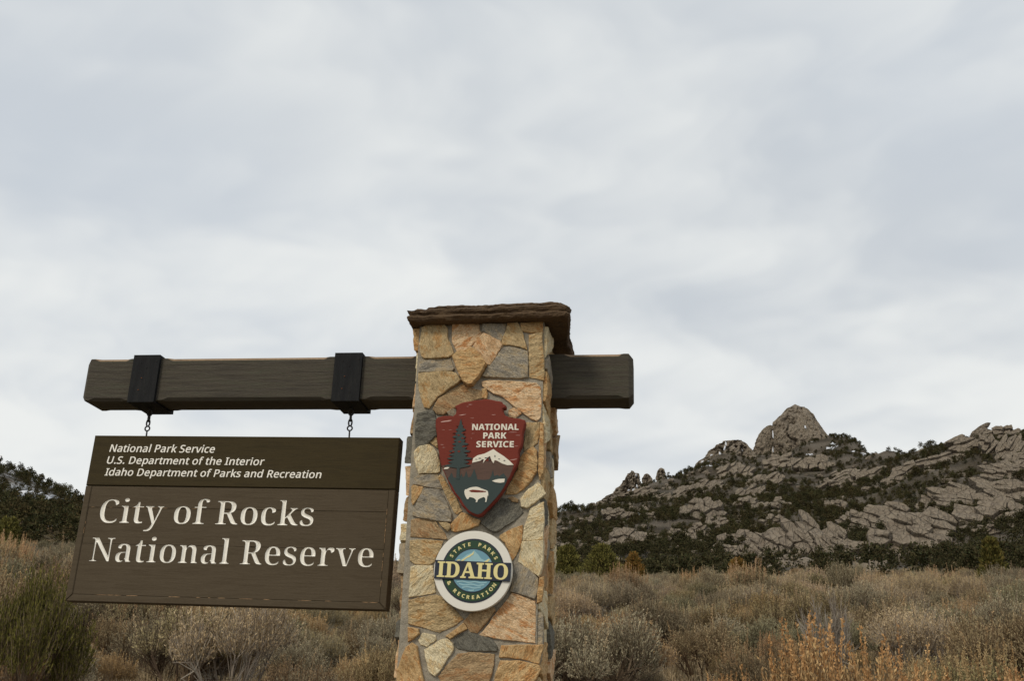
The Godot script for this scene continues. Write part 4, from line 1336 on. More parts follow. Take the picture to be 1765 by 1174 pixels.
	20.9, 20.4, 20.0, 19.6, 19.2, 18.9, 19.0, 19.4, 19.8, 20.1, 20.4, 21.0, 21.7, 22.5, 23.1, 24.6, 26.6, 28.6, 32.6, 37.7, 40.8, 42.6, 47.8, 60.0, 88.0, 130, 148, 165, 193, 221, 236, 242, 246, 251, 259, 264, 257, 186, 135, 116.7, 105.5, 92.7, 81.9, 70.5, 65.3, 61.5, 60.0, 59.0, 58.0, 57.0, 56.2, 55.6, 55.0, 54.3, 53.6, 52.8, 52.2, 51.6, 51.3, 51.1, 50.9, 50.7, 50.4, 50.2, 50.0, 49.8, 49.5, 49.3, 49.1, 48.8,
	21.6, 20.7, 20.4, 20.0, 19.5, 19.1, 19.1, 19.4, 19.8, 20.1, 20.5, 20.9, 21.7, 22.4, 23.1, 24.3, 26.4, 28.5, 32.1, 37.3, 40.9, 42.8, 47.9, 61.5, 89.1, 133, 151, 169, 198, 225, 238, 242, 242, 245, 251, 256, 247, 168, 133, 117.3, 105.5, 93.1, 81.5, 71.4, 65.0, 61.3, 60.1, 59.0, 58.0, 57.0, 56.4, 55.8, 55.1, 54.3, 53.6, 52.9, 52.3, 51.8, 51.6, 51.4, 51.2, 51.0, 50.8, 50.5, 50.3, 50.1, 49.8, 49.6, 49.4, 49.1,
	22.5, 21.3, 20.7, 20.3, 19.8, 19.4, 19.2, 19.4, 19.8, 20.2, 20.5, 20.9, 21.6, 22.4, 23.1, 24.1, 26.1, 28.3, 31.5, 36.8, 41.0, 42.9, 47.9, 62.7, 90.1, 135, 155, 173, 202, 229, 238, 239, 237, 239, 244, 248, 231, 156, 131, 118.3, 105.5, 93.9, 81.1, 71.9, 64.4, 61.3, 60.1, 59.0, 58.0, 57.1, 56.5, 55.9, 55.2, 54.4, 53.6, 53.0, 52.4, 52.1, 51.9, 51.7, 51.5, 51.3, 51.1, 50.8, 50.6, 50.4, 50.1, 49.9, 49.6, 49.4,
	23.5, 22.1, 21.1, 20.6, 20.2, 19.7, 19.4, 19.4, 19.7, 20.2, 20.5, 20.9, 21.5, 22.3, 23.1, 23.9, 25.8, 28.1, 31.0, 36.3, 40.9, 43.0, 47.7, 63.8, 91.1, 138, 158, 177, 206, 231, 235, 233, 231, 233, 238, 240, 213, 152, 131, 118.8, 105.4, 93.9, 81.1, 71.3, 63.4, 61.3, 60.1, 59.0, 58.0, 57.3, 56.7, 56.0, 55.2, 54.4, 53.7, 53.1, 52.7, 52.5, 52.2, 52.0, 51.8, 51.6, 51.4, 51.1, 50.9, 50.7, 50.4, 50.2, 49.9, 49.7,
	24.5, 23.1, 21.7, 21.0, 20.6, 20.1, 19.6, 19.5, 19.7, 20.1, 20.6, 20.9, 21.5, 22.2, 23.1, 23.8, 25.5, 27.9, 30.5, 35.7, 40.8, 43.1, 47.5, 64.6, 91.9, 140, 161, 180, 208, 229, 230, 227, 225, 228, 232, 233, 196, 150, 131, 118.8, 105.5, 93.3, 81.5, 70.2, 63.1, 61.3, 60.1, 59.0, 58.1, 57.4, 56.8, 56.0, 55.2, 54.4, 53.7, 53.2, 53.0, 52.8, 52.6, 52.3, 52.1, 51.9, 51.7, 51.4, 51.2, 51.0, 50.7, 50.5, 50.2, 50.0,
	25.3, 24.1, 22.5, 21.4, 20.9, 20.4, 19.9, 19.6, 19.7, 20.1, 20.6, 20.9, 21.4, 22.2, 23.0, 23.8, 25.2, 27.6, 30.0, 35.2, 40.9, 43.8, 47.9, 65.6, 92.8, 143, 165, 184, 209, 224, 223, 221, 219, 222, 227, 227, 181, 148, 131, 118.6, 106.0, 92.6, 81.4, 70.0, 64.7, 62.2, 60.2, 59.0, 58.2, 57.6, 56.8, 56.0, 55.2, 54.5, 53.9, 53.5, 53.3, 53.1, 52.9, 52.7, 52.4, 52.2, 52.0, 51.7, 51.5, 51.3, 51.0, 50.8, 50.5, 50.3,
	26.1, 25.1, 23.5, 22.0, 21.3, 20.8, 20.3, 19.8, 19.8, 20.1, 20.5, 21.0, 21.4, 22.1, 22.9, 23.8, 25.0, 27.3, 29.7, 35.2, 42.2, 45.8, 49.6, 66.9, 93.6, 145, 168, 187, 209, 219, 217, 214, 213, 217, 221, 220, 171, 146, 132, 118.2, 106.1, 92.2, 80.8, 70.7, 66.6, 63.5, 60.8, 59.2, 58.4, 57.7, 56.8, 56.0, 55.2, 54.5, 54.1, 53.8, 53.6, 53.4, 53.2, 53.0, 52.7, 52.5, 52.3, 52.0, 51.8, 51.5, 51.3, 51.0, 50.8, 50.5,
	27.2, 26.0, 24.6, 22.9, 21.7, 21.2, 20.7, 20.1, 19.8, 20.1, 20.5, 21.0, 21.3, 22.0, 22.8, 23.7, 24.7, 26.9, 29.6, 35.1, 43.3, 48.1, 51.8, 68.2, 94.4, 147, 171, 188, 206, 212, 210, 208, 208, 211, 215, 209, 166, 146, 132, 118.0, 105.3, 92.5, 80.3, 72.7, 68.8, 64.9, 61.4, 59.4, 58.5, 57.7, 56.8, 56.0, 55.2, 54.7, 54.4, 54.1, 53.9, 53.7, 53.5, 53.3, 53.0, 52.8, 52.6, 52.3, 52.1, 51.8, 51.6, 51.3, 51.1, 50.8,
	28.5, 26.9, 25.6, 24.0, 22.3, 21.6, 21.1, 20.5, 20.1, 20.1, 20.5, 21.0, 21.4, 21.9, 22.7, 23.7, 24.5, 26.6, 29.4, 34.6, 44.0, 50.3, 54.1, 69.4, 95.2, 150, 173, 188, 200, 205, 204, 202, 202, 205, 209, 197, 165, 145, 132, 118.2, 104.2, 92.1, 80.2, 74.8, 70.9, 66.9, 63.4, 61.0, 59.1, 57.9, 56.8, 56.0, 55.3, 54.9, 54.7, 54.5, 54.2, 54.0, 53.8, 53.6, 53.3, 53.1, 52.9, 52.6, 52.4, 52.1, 51.9, 51.6, 51.3, 51.1,
	29.6, 28.1, 26.5, 25.1, 23.3, 22.0, 21.4, 20.9, 20.4, 20.1, 20.4, 20.9, 21.4, 21.8, 22.6, 23.6, 24.5, 26.2, 29.1, 33.9, 44.4, 52.4, 56.5, 70.5, 96.1, 151, 175, 187, 194, 197, 197, 196, 196, 199, 204, 187, 163, 146, 132, 118.3, 103.5, 91.3, 81.3, 77.0, 72.9, 69.0, 65.8, 63.6, 61.4, 59.2, 57.2, 56.1, 55.5, 55.2, 55.0, 54.8, 54.6, 54.3, 54.1, 53.9, 53.6, 53.4, 53.2, 52.9, 52.7, 52.4, 52.1, 51.9, 51.6, 51.4,
	30.5, 29.3, 27.6, 26.1, 24.4, 22.7, 21.8, 21.3, 20.7, 20.3, 20.4, 20.9, 21.4, 21.8, 22.5, 23.5, 24.4, 25.9, 28.6, 33.0, 44.3, 54.5, 58.7, 71.6, 96.9, 153, 176, 184, 188, 190, 191, 190, 190, 193, 198, 181, 162, 147, 131, 117.4, 103.6, 90.5, 83.2, 79.1, 74.9, 71.2, 68.5, 66.3, 64.0, 61.6, 59.3, 57.3, 56.0, 55.6, 55.3, 55.1, 54.9, 54.6, 54.4, 54.2, 53.9, 53.7, 53.4, 53.2, 52.9, 52.7, 52.4, 52.1, 51.9, 51.6,
	31.7, 30.4, 28.9, 27.1, 25.6, 23.7, 22.3, 21.7, 21.1, 20.6, 20.4, 20.8, 21.3, 21.8, 22.4, 23.4, 24.4, 25.6, 28.2, 32.0, 43.8, 56.0, 60.9, 72.7, 97.7, 153, 173, 179, 182, 184, 185, 184, 184, 188, 193, 179, 161, 146, 131, 115.8, 102.8, 90.4, 85.2, 81.0, 76.9, 73.5, 71.2, 68.9, 66.5, 64.0, 61.8, 59.8, 58.1, 56.6, 55.8, 55.4, 55.2, 54.9, 54.7, 54.5, 54.2, 54.0, 53.7, 53.5, 53.2, 52.9, 52.7, 52.4, 52.1, 51.9,
	32.7, 31.5, 30.1, 28.3, 26.7, 24.9, 23.0, 22.1, 21.5, 20.9, 20.5, 20.8, 21.3, 21.8, 22.3, 23.2, 24.2, 25.3, 27.7, 31.4, 42.9, 57.1, 63.0, 73.7, 98.8, 152, 170, 174, 176, 177, 179, 178, 179, 183, 188, 178, 161, 146, 131, 114.8, 101.6, 91.8, 87.3, 82.9, 79.0, 76.2, 73.8, 71.4, 68.8, 66.4, 64.3, 62.5, 60.7, 58.9, 57.2, 56.0, 55.5, 55.2, 55.0, 54.8, 54.5, 54.3, 54.0, 53.8, 53.5, 53.2, 53.0, 52.7, 52.4, 52.2,
	33.8, 32.7, 31.2, 29.7, 27.7, 26.1, 24.1, 22.6, 22.0, 21.3, 20.8, 20.8, 21.2, 21.8, 22.3, 23.1, 24.1, 25.2, 27.4, 31.1, 41.7, 57.7, 65.0, 74.8, 100.3, 149, 165, 168, 170, 172, 173, 172, 174, 179, 183, 176, 161, 145, 130, 114.6, 100.6, 93.7, 89.2, 84.8, 81.3, 78.8, 76.3, 73.7, 71.2, 68.9, 66.9, 65.2, 63.4, 61.5, 59.7, 57.8, 56.2, 55.6, 55.3, 55.1, 54.8, 54.5, 54.3, 54.0, 53.8, 53.5, 53.2, 52.9, 52.7, 52.4,
	35.1, 33.8, 32.4, 30.9, 29.1, 27.3, 25.4, 23.4, 22.4, 21.8, 21.1, 20.8, 21.2, 21.7, 22.2, 22.9, 24.0, 25.1, 27.3, 31.8, 41.3, 58.2, 66.9, 76.0, 101.6, 144, 160, 162, 164, 166, 167, 167, 168, 175, 181, 175, 161, 144, 128, 113.4, 100.6, 95.5, 91.0, 86.8, 83.8, 81.3, 78.7, 76.1, 73.6, 71.4, 69.6, 67.8, 66.0, 64.2, 62.3, 60.3, 58.3, 56.6, 55.7, 55.3, 55.1, 54.8, 54.6, 54.3, 54.0, 53.8, 53.5, 53.2, 52.9, 52.7,
	36.3, 35.1, 33.5, 32.1, 30.5, 28.4, 26.7, 24.6, 22.9, 22.2, 21.5, 21.0, 21.1, 21.7, 22.2, 22.8, 23.8, 25.0, 27.1, 32.4, 41.1, 58.4, 68.8, 77.1, 102.8, 140, 154, 157, 159, 161, 161, 161, 163, 170, 177, 172, 160, 144, 127, 111.9, 102.3, 97.4, 92.8, 89.0, 86.4, 83.8, 81.0, 78.3, 76.0, 74.1, 72.3, 70.5, 68.6, 66.7, 64.8, 62.8, 60.8, 58.7, 56.9, 55.8, 55.4, 55.1, 54.8, 54.6, 54.3, 54.0, 53.7, 53.5, 53.2, 52.9,
	36.7, 36.3, 34.8, 33.3, 31.7, 29.9, 27.8, 25.9, 23.8, 22.7, 22.0, 21.3, 21.1, 21.6, 22.2, 22.7, 23.7, 25.0, 26.8, 32.7, 40.9, 58.3, 70.6, 78.4, 103.9, 135, 148, 151, 153, 155, 156, 156, 158, 165, 172, 171, 159, 143, 126, 110.8, 104.0, 99.2, 94.7, 91.5, 88.9, 86.1, 83.2, 80.6, 78.5, 76.7, 75.0, 73.1, 71.2, 69.3, 67.3, 65.3, 63.3, 61.2, 59.0, 57.1, 55.8, 55.4, 55.1, 54.8, 54.6, 54.3, 54.0, 53.7, 53.4, 53.1,
	36.7, 37.0, 36.2, 34.5, 33.0, 31.3, 29.2, 27.3, 25.0, 23.2, 22.5, 21.7, 21.2, 21.5, 22.2, 22.9, 24.1, 25.8, 27.7, 33.2, 41.1, 58.0, 72.4, 79.8, 104.9, 131, 143, 146, 148, 150, 150, 150, 153, 160, 168, 170, 157, 141, 125, 111.2, 105.7, 100.9, 96.8, 94.0, 91.2, 88.2, 85.4, 83.0, 81.2, 79.4, 77.6, 75.7, 73.8, 71.9, 69.8, 67.8, 65.7, 63.6, 61.4, 59.2, 57.1, 55.8, 55.4, 55.1, 54.8, 54.5, 54.2, 53.9, 53.7, 53.4,
	36.5, 37.1, 37.2, 36.0, 34.3, 32.6, 30.7, 28.5, 26.4, 24.2, 23.0, 22.2, 21.5, 21.6, 22.6, 24.0, 25.4, 27.2, 29.2, 33.9, 42.0, 57.6, 74.3, 81.8, 105.9, 128, 138, 140, 142, 144, 144, 145, 148, 156, 164, 166, 157, 139, 123, 112.9, 107.5, 102.7, 99.1, 96.4, 93.4, 90.4, 87.7, 85.7, 83.9, 82.1, 80.2, 78.3, 76.4, 74.4, 72.3, 70.2, 68.1, 65.9, 63.7, 61.5, 59.2, 57.1, 55.8, 55.3, 55.1, 54.8, 54.5, 54.2, 53.9, 53.6,
	36.3, 36.9, 37.5, 37.3, 35.7, 34.0, 32.2, 30.0, 27.9, 25.5, 23.5, 22.7, 21.9, 21.6, 22.8, 24.9, 26.8, 28.6, 30.7, 34.6, 42.8, 57.0, 75.9, 84.2, 106.7, 125, 133, 135, 137, 139, 139, 139, 144, 152, 160, 162, 155, 138, 122, 114.6, 109.2, 104.6, 101.6, 98.6, 95.4, 92.5, 90.2, 88.3, 86.5, 84.7, 82.8, 80.9, 78.9, 76.8, 74.8, 72.6, 70.5, 68.3, 66.0, 63.7, 61.4, 59.1, 56.9, 55.7, 55.3, 55.0, 54.7, 54.4, 54.1, 53.9,
	36.0, 36.6, 37.3, 37.8, 37.2, 35.5, 33.6, 31.7, 29.2, 27.0, 24.5, 23.2, 22.4, 21.8, 22.7, 25.3, 28.0, 30.0, 32.1, 35.2, 43.4, 56.2, 76.7, 86.3, 106.9, 122, 127, 129, 131, 133, 133, 134, 139, 148, 155, 160, 152, 136, 123, 116.4, 111.1, 107.0, 103.9, 100.7, 97.5, 94.8, 92.8, 91.0, 89.2, 87.3, 85.4, 83.4, 81.4, 79.3, 77.2, 75.0, 72.8, 70.6, 68.3, 66.0, 63.6, 61.2, 58.8, 56.7, 55.6, 55.3, 55.0, 54.7, 54.4, 54.1,
	36.0, 36.4, 37.0, 38.0, 39.1, 38.4, 35.6, 33.4, 31.1, 28.6, 26.0, 23.9, 22.9, 22.1, 22.4, 25.2, 28.8, 31.2, 33.5, 36.2, 43.7, 55.3, 77.0, 88.3, 106.3, 119.2, 122, 124, 126, 127, 127, 128, 134, 143, 151, 157, 150, 134, 124, 118.2, 113.1, 109.6, 106.2, 102.7, 99.6, 97.3, 95.5, 93.7, 91.8, 89.9, 87.9, 85.9, 83.8, 81.7, 79.5, 77.3, 75.1, 72.8, 70.5, 68.2, 65.8, 63.4, 60.9, 58.4, 56.3, 55.5, 55.2, 54.9, 54.6, 54.3,
	36.1, 36.3, 37.1, 39.0, 41.2, 42.3, 40.0, 37.2, 34.4, 31.0, 27.9, 25.2, 23.5, 22.6, 22.2, 24.7, 29.0, 32.4, 34.8, 37.6, 43.9, 54.6, 76.8, 89.9, 104.2, 114.8, 117.0, 118.2, 120, 122, 122, 123, 129, 139, 146, 152, 147, 132, 126, 119.9, 115.5, 112.1, 108.5, 104.9, 102.1, 100.0, 98.2, 96.3, 94.4, 92.4, 90.4, 88.4, 86.2, 84.1, 81.9, 79.6, 77.4, 75.0, 72.7, 70.3, 67.9, 65.4, 63.0, 60.5, 58.0, 56.0, 55.4, 55.1, 54.8, 54.5,
	36.3, 36.9, 38.4, 40.6, 43.0, 45.1, 45.2, 42.1, 39.1, 35.7, 31.4, 28.0, 24.4, 23.2, 22.6, 24.3, 29.1, 33.5, 36.0, 38.9, 44.1, 54.5, 76.1, 91.3, 101.8, 109.9, 111.6, 112.7, 114.5, 116.0, 116.6, 118.3, 125, 134, 142, 147, 143, 134, 127, 122, 118.0, 114.3, 110.6, 107.3, 104.9, 102.9, 100.9, 98.9, 96.9, 94.9, 92.9, 90.8, 88.6, 86.4, 84.2, 81.9, 79.6, 77.2, 74.8, 72.4, 70.0, 67.5, 65.0, 62.4, 59.9, 57.4, 55.8, 55.3, 55.0, 54.7,
	37.0, 38.5, 40.3, 42.3, 44.5, 47.0, 48.9, 47.8, 44.3, 40.8, 36.6, 32.2, 27.0, 24.8, 24.4, 25.0, 29.1, 34.1, 37.1, 40.1, 44.4, 55.1, 75.0, 92.3, 99.9, 104.9, 106.2, 107.2, 109.1, 110.8, 111.7, 113.8, 122, 130, 138, 142, 139, 134, 129, 124, 120, 116.4, 112.7, 109.9, 107.8, 105.9, 103.8, 101.7, 99.5, 97.4, 95.3, 93.2, 91.0, 88.7, 86.5, 84.1, 81.8, 79.4, 76.9, 74.5, 72.0, 69.5, 66.9, 64.4, 61.8, 59.1, 56.8, 55.6, 55.2, 54.9,
	38.8, 40.5, 42.3, 44.2, 46.2, 48.6, 51.1, 52.6, 50.1, 46.6, 42.6, 37.3, 32.1, 27.6, 26.8, 26.7, 29.4, 34.5, 38.2, 41.2, 44.9, 55.3, 72.8, 92.0, 97.9, 100.0, 100.9, 102.1, 104.1, 105.9, 106.8, 109.2, 117.2, 125, 132, 136, 137, 134, 130, 126, 122, 118.4, 115.0, 112.8, 110.8, 108.7, 106.6, 104.5, 102.2, 100.0, 97.7, 95.5, 93.3, 91.0, 88.7, 86.3, 83.9, 81.5, 79.0, 76.5, 74.0, 71.4, 68.8, 66.2, 63.6, 61.0, 58.3, 56.1, 55.4, 55.1,
	40.7, 42.4, 44.3, 46.2, 48.0, 50.1, 52.6, 55.2, 55.7, 52.1, 48.1, 43.4, 38.0, 32.1, 29.5, 28.9, 29.9, 34.6, 39.2, 42.3, 46.0, 55.2, 69.9, 88.9, 94.2, 95.0, 96.0, 97.2, 99.4, 101.0, 101.9, 104.7, 112.6, 120, 127, 131, 133, 132, 130, 128, 124, 120, 117.7, 115.7, 113.7, 111.6, 109.4, 107.2, 104.9, 102.6, 100.2, 97.8, 95.5, 93.2, 90.9, 88.4, 86.0, 83.5, 81.0, 78.5, 75.9, 73.3, 70.7, 68.1, 65.4, 62.7, 60.0, 57.4, 55.8, 55.3,
	42.6, 44.3, 46.2, 48.1, 50.0, 51.8, 54.0, 56.7, 59.0, 58.2, 54.1, 49.6, 43.7, 37.9, 32.6, 31.4, 31.3, 34.8, 39.9, 43.4, 47.3, 54.9, 67.3, 83.8, 89.1, 90.0, 91.1, 92.4, 94.7, 96.2, 97.0, 100.6, 108.2, 115.6, 121, 125, 127, 129, 130, 127, 125, 122, 120, 118.6, 116.5, 114.4, 112.2, 109.9, 107.6, 105.2, 102.7, 100.2, 97.8, 95.4, 93.0, 90.5, 88.1, 85.5, 83.0, 80.4, 77.8, 75.2, 72.5, 69.9, 67.2, 64.4, 61.7, 58.9, 56.5, 55.6,
	44.4, 46.2, 48.1, 50.1, 51.9, 53.8, 55.7, 58.0, 60.9, 62.8, 60.4, 55.9, 50.6, 44.2, 37.4, 34.3, 33.4, 35.1, 40.3, 44.4, 48.4, 54.6, 66.2, 78.6, 83.9, 84.9, 86.3, 87.6, 89.9, 91.3, 92.4, 96.6, 103.6, 110.5, 115.4, 118.8, 121, 123, 124, 124, 124, 123, 122, 121, 119.4, 117.2, 114.9, 112.6, 110.2, 107.7, 105.2, 102.6, 100.0, 97.5, 95.1, 92.6, 90.0, 87.5, 84.9, 82.3, 79.7, 77.0, 74.3, 71.6, 68.9, 66.1, 63.3, 60.6, 57.8, 55.9,
	46.2, 48.0, 50.0, 52.0, 53.9, 55.7, 57.6, 59.5, 62.1, 65.0, 66.3, 62.2, 56.9, 50.6, 43.8, 37.6, 35.9, 35.9, 40.4, 45.4, 49.4, 54.6, 66.0, 74.1, 78.7, 80.0, 81.5, 82.9, 85.2, 86.5, 87.8, 92.5, 98.6, 105.0, 109.8, 112.8, 114.9, 116.6, 117.2, 117.8, 119.6, 122, 123, 123, 122, 119.8, 117.6, 115.2, 112.7, 110.2, 107.6, 105.0, 102.3, 99.7, 97.1, 94.6, 92.0, 89.4, 86.8, 84.1, 81.4, 78.7, 76.0, 73.3, 70.5, 67.7, 64.9, 62.1, 59.3, 56.8,
	47.9, 49.8, 51.8, 53.8, 55.8, 57.7, 59.6, 61.4, 63.4, 66.2, 69.2, 69.0, 64.0, 58.1, 50.6, 42.9, 39.0, 37.9, 40.5, 46.1, 50.2, 55.2, 64.8, 70.0, 73.5, 75.2, 76.7, 78.1, 80.4, 81.6, 83.3, 88.1, 93.9, 99.7, 104.4, 106.7, 108.7, 109.8, 110.3, 111.6, 114.5, 117.9, 121, 123, 123, 122, 120, 117.7, 115.2, 112.6, 110.0, 107.3, 104.6, 101.8, 99.1, 96.5, 93.9, 91.2, 88.6, 85.9, 83.2, 80.4, 77.7, 74.9, 72.1, 69.3, 66.5, 63.6, 60.8, 58.2,
	49.6, 51.5, 53.6, 55.6, 57.6, 59.6, 61.5, 63.4, 65.3, 67.6, 70.7, 73.4, 71.3, 65.5, 58.2, 50.1, 42.7, 40.5, 41.0, 46.3, 50.8, 55.4, 61.5, 65.4, 68.3, 70.3, 71.9, 73.3, 75.5, 76.7, 78.8, 83.9, 89.1, 94.3, 98.4, 100.5, 102.2, 103.0, 103.8, 106.2, 109.5, 113.0, 116.7, 120, 123, 123, 122, 120, 117.6, 115.0, 112.3, 109.6, 106.8, 104.0, 101.2, 98.4, 95.7, 93.0, 90.3, 87.6, 84.9, 82.1, 79.3, 76.5, 73.7, 70.8, 68.0, 65.1, 62.2, 59.6,
	51.2, 53.2, 55.3, 57.4, 59.4, 61.4, 63.4, 65.4, 67.4, 69.5, 72.0, 75.4, 77.4, 73.0, 66.1, 57.5, 48.7, 43.9, 42.6, 45.9, 50.2, 54.2, 57.7, 60.9, 63.2, 65.5, 67.1, 68.6, 70.6, 71.8, 74.4, 79.4, 84.4, 89.4, 92.4, 94.3, 95.5, 96.3, 98.0, 101.0, 104.5, 108.2, 111.9, 115.9, 119.9, 123, 123, 122, 119.9, 117.3, 114.6, 111.8, 109.0, 106.1, 103.2, 100.3, 97.5, 94.8, 92.0, 89.3, 86.5, 83.7, 80.8, 78.0, 75.1, 72.3, 69.4, 66.5, 63.6, 60.9,
	52.8, 54.8, 56.9, 59.1, 61.2, 63.2, 65.3, 67.4, 69.6, 71.6, 73.7, 76.5, 79.9, 80.5, 74.4, 66.5, 56.9, 48.1, 45.3, 45.8, 48.1, 50.4, 53.3, 56.4, 58.2, 60.6, 62.3, 63.8, 65.8, 67.0, 70.2, 74.8, 79.7, 84.2, 86.4, 88.1, 88.8, 90.0, 92.7, 96.1, 99.7, 103.4, 107.3, 111.4, 115.6, 119.8, 123, 123, 122, 119.5, 116.7, 113.9, 111.0, 108.1, 105.2, 102.2, 99.2, 96.4, 93.6, 90.8, 88.0, 85.2, 82.3, 79.4, 76.6, 73.7, 70.7, 67.8, 64.9, 62.2,
	54.3, 56.3, 58.5, 60.7, 62.8, 65.0, 67.2, 69.5, 71.6, 73.8, 75.8, 77.9, 80.7, 82.9, 80.5, 73.7, 64.4, 54.7, 49.0, 46.9, 46.5, 46.6, 49.2, 52.1, 53.3, 55.8, 57.6, 59.2, 61.0, 62.3, 65.7, 70.2, 74.9, 78.3, 80.4, 81.6, 82.5, 84.5, 87.7, 91.2, 94.9, 98.8, 102.8, 107.0, 111.3, 115.7, 120, 123, 123, 121, 118.8, 116.0, 113.0, 110.1, 107.1, 104.0, 101.0, 98.0, 95.2, 92.4, 89.5, 86.6, 83.7, 80.8, 77.9, 75.0, 72.0, 69.1, 66.1, 63.4,
	55.8, 57.8, 60.1, 62.3, 64.5, 66.8, 69.2, 71.4, 73.7, 75.8, 77.9, 79.5, 80.4, 80.9, 79.6, 75.6, 69.6, 61.6, 53.0, 49.2, 46.3, 43.5, 45.3, 47.8, 48.8, 51.2, 53.1, 54.7, 56.4, 57.8, 61.2, 65.4, 69.9, 72.5, 74.3, 75.2, 76.7, 79.6, 82.9, 86.5, 90.3, 94.3, 98.5, 102.8, 107.2, 111.7, 116.4, 121, 123, 123, 121, 117.9, 114.9, 111.9, 108.9, 105.8, 102.7, 99.6, 96.7, 93.8, 90.9, 88.0, 85.1, 82.2, 79.2, 76.3, 73.3, 70.3, 67.3, 64.6,
	57.2, 59.3, 61.6, 63.8, 66.2, 68.6, 71.0, 73.3, 75.6, 77.8, 79.5, 80.1, 78.8, 76.1, 74.3, 72.4, 68.3, 62.4, 55.5, 50.7, 46.3, 41.4, 41.6, 43.5, 44.7, 46.8, 48.6, 50.3, 52.0, 53.5, 56.7, 60.7, 64.3, 66.5, 68.0, 69.1, 71.6, 74.8, 78.3, 82.0, 85.8, 89.9, 94.2, 98.6, 103.2, 107.9, 112.6, 117.5, 122, 123, 122, 119.8, 116.8, 113.7, 110.6, 107.5, 104.4, 101.2, 98.1, 95.2, 92.3, 89.3, 86.4, 83.4, 80.4, 77.5, 74.5, 71.5, 68.4, 65.7,
	58.5, 60.6, 63.0, 65.4, 67.8, 70.3, 72.7, 75.1, 77.5, 79.4, 80.1, 78.8, 75.5, 71.8, 68.7, 66.9, 64.6, 60.6, 55.2, 49.8, 45.3, 40.4, 38.3, 39.5, 40.6, 42.4, 44.2, 45.8, 47.4, 49.3, 52.2, 55.7, 58.5, 60.5, 61.7, 63.6, 66.7, 70.1, 73.8, 77.6, 81.6, 85.7, 90.1, 94.7, 99.4, 104.2, 109.0, 114.0, 119.0, 123, 123, 121, 118.5, 115.4, 112.3, 109.1, 105.9, 102.7, 99.5, 96.5, 93.6, 90.6, 87.6, 84.6, 81.6, 78.6, 75.6, 72.5, 69.5, 66.8,
	59.8, 61.9, 64.3, 66.8, 69.4, 71.9, 74.4, 76.9, 79.1, 80.1, 79.1, 75.7, 71.7, 67.8, 64.2, 61.3, 59.6, 57.1, 53.3, 48.4, 44.1, 39.6, 35.4, 35.7, 36.6, 38.0, 39.8, 41.3, 43.0, 45.0, 47.7, 50.6, 52.8, 54.4, 55.9, 58.6, 62.0, 65.6, 69.4, 73.4, 77.5, 81.8, 86.2, 90.9, 95.7, 100.6, 105.6, 110.7, 115.8, 121, 123, 122, 120, 117.0, 113.8, 110.6, 107.4, 104.1, 100.9, 97.8, 94.8, 91.8, 88.8, 85.7, 82.7, 79.7, 76.6, 73.6, 70.5, 67.7,
	61.0, 63.2, 65.7, 68.3, 70.9, 73.5, 76.0, 78.4, 80.0, 79.9, 76.4, 72.2, 68.1, 64.1, 60.2, 56.6, 53.9, 52.3, 50.0, 46.4, 42.4, 38.5, 33.3, 32.4, 32.6, 33.7, 35.4, 36.9, 38.6, 40.6, 42.9, 45.2, 47.1, 48.5, 50.7, 53.9, 57.4, 61.2, 65.2, 69.3, 73.6, 78.0, 82.6, 87.3, 92.2, 97.2, 102.4, 107.6, 112.8, 118.1, 123, 123, 121, 118.5, 115.3, 112.0, 108.8, 105.5, 102.2, 98.9, 95.9, 92.9, 89.8, 86.8, 83.7, 80.7, 77.6, 74.5, 71.4, 68.7,
	62.1, 64.3, 67.0, 69.6, 72.3, 74.9, 77.5, 79.6, 80.1, 77.5, 73.2, 68.9, 64.6, 60.4, 56.4, 52.6, 49.0, 46.6, 45.0, 43.2, 40.3, 36.8, 32.3, 29.5, 28.8, 29.5, 31.1, 32.5, 34.2, 36.0, 37.8, 39.6, 41.2, 43.1, 46.0, 49.4, 53.0, 56.9, 61.1, 65.4, 69.9, 74.4, 79.1, 83.9, 88.9, 94.0, 99.3, 104.6, 110.0, 115.4, 121, 123, 122, 119.9, 116.7, 113.4, 110.1, 106.8, 103.4, 100.1, 97.0, 93.9, 90.8, 87.8, 84.7, 81.6, 78.5, 75.4, 72.3, 69.5,
	63.1, 65.5, 68.2, 70.9, 73.6, 76.3, 78.8, 80.0, 78.9, 74.8, 70.2, 65.7, 61.3, 57.0, 52.8, 48.8, 44.9, 41.5, 39.5, 39.0, 37.6, 35.0, 31.5, 27.0, 25.7, 26.2, 27.7, 29.1, 30.7, 31.8, 32.6, 34.0, 35.6, 38.2, 41.5, 45.1, 48.9, 52.9, 57.2, 61.7, 66.3, 71.1, 75.9, 80.8, 85.9, 91.1, 96.4, 101.8, 107.3, 112.8, 118.4, 123, 123, 121, 117.9, 114.6, 111.3, 107.9, 104.5, 101.2, 97.9, 94.8, 91.7, 88.7, 85.6, 82.4, 79.3, 76.2, 73.1, 70.3,
	64.1, 66.5, 69.3, 72.0, 74.8, 77.5, 79.6, 80.1, 76.8, 72.1, 67.4, 62.8, 58.2, 53.8, 49.4, 45.2, 41.2, 37.6, 35.2, 34.4, 34.2, 32.5, 29.7, 25.0, 23.1, 23.2, 24.8, 26.1, 27.6, 28.6, 29.1, 29.7, 30.9, 33.7, 37.2, 41.0, 45.0, 49.2, 53.6, 58.2, 63.0, 67.9, 72.9, 77.9, 83.1, 88.3, 93.8, 99.3, 104.8, 110.4, 116.1, 121, 123, 122, 119.1, 115.7, 112.4, 109.0, 105.6, 102.2, 98.8, 95.7, 92.6, 89.5, 86.4, 83.2, 80.1, 77.0, 73.8, 71.0,
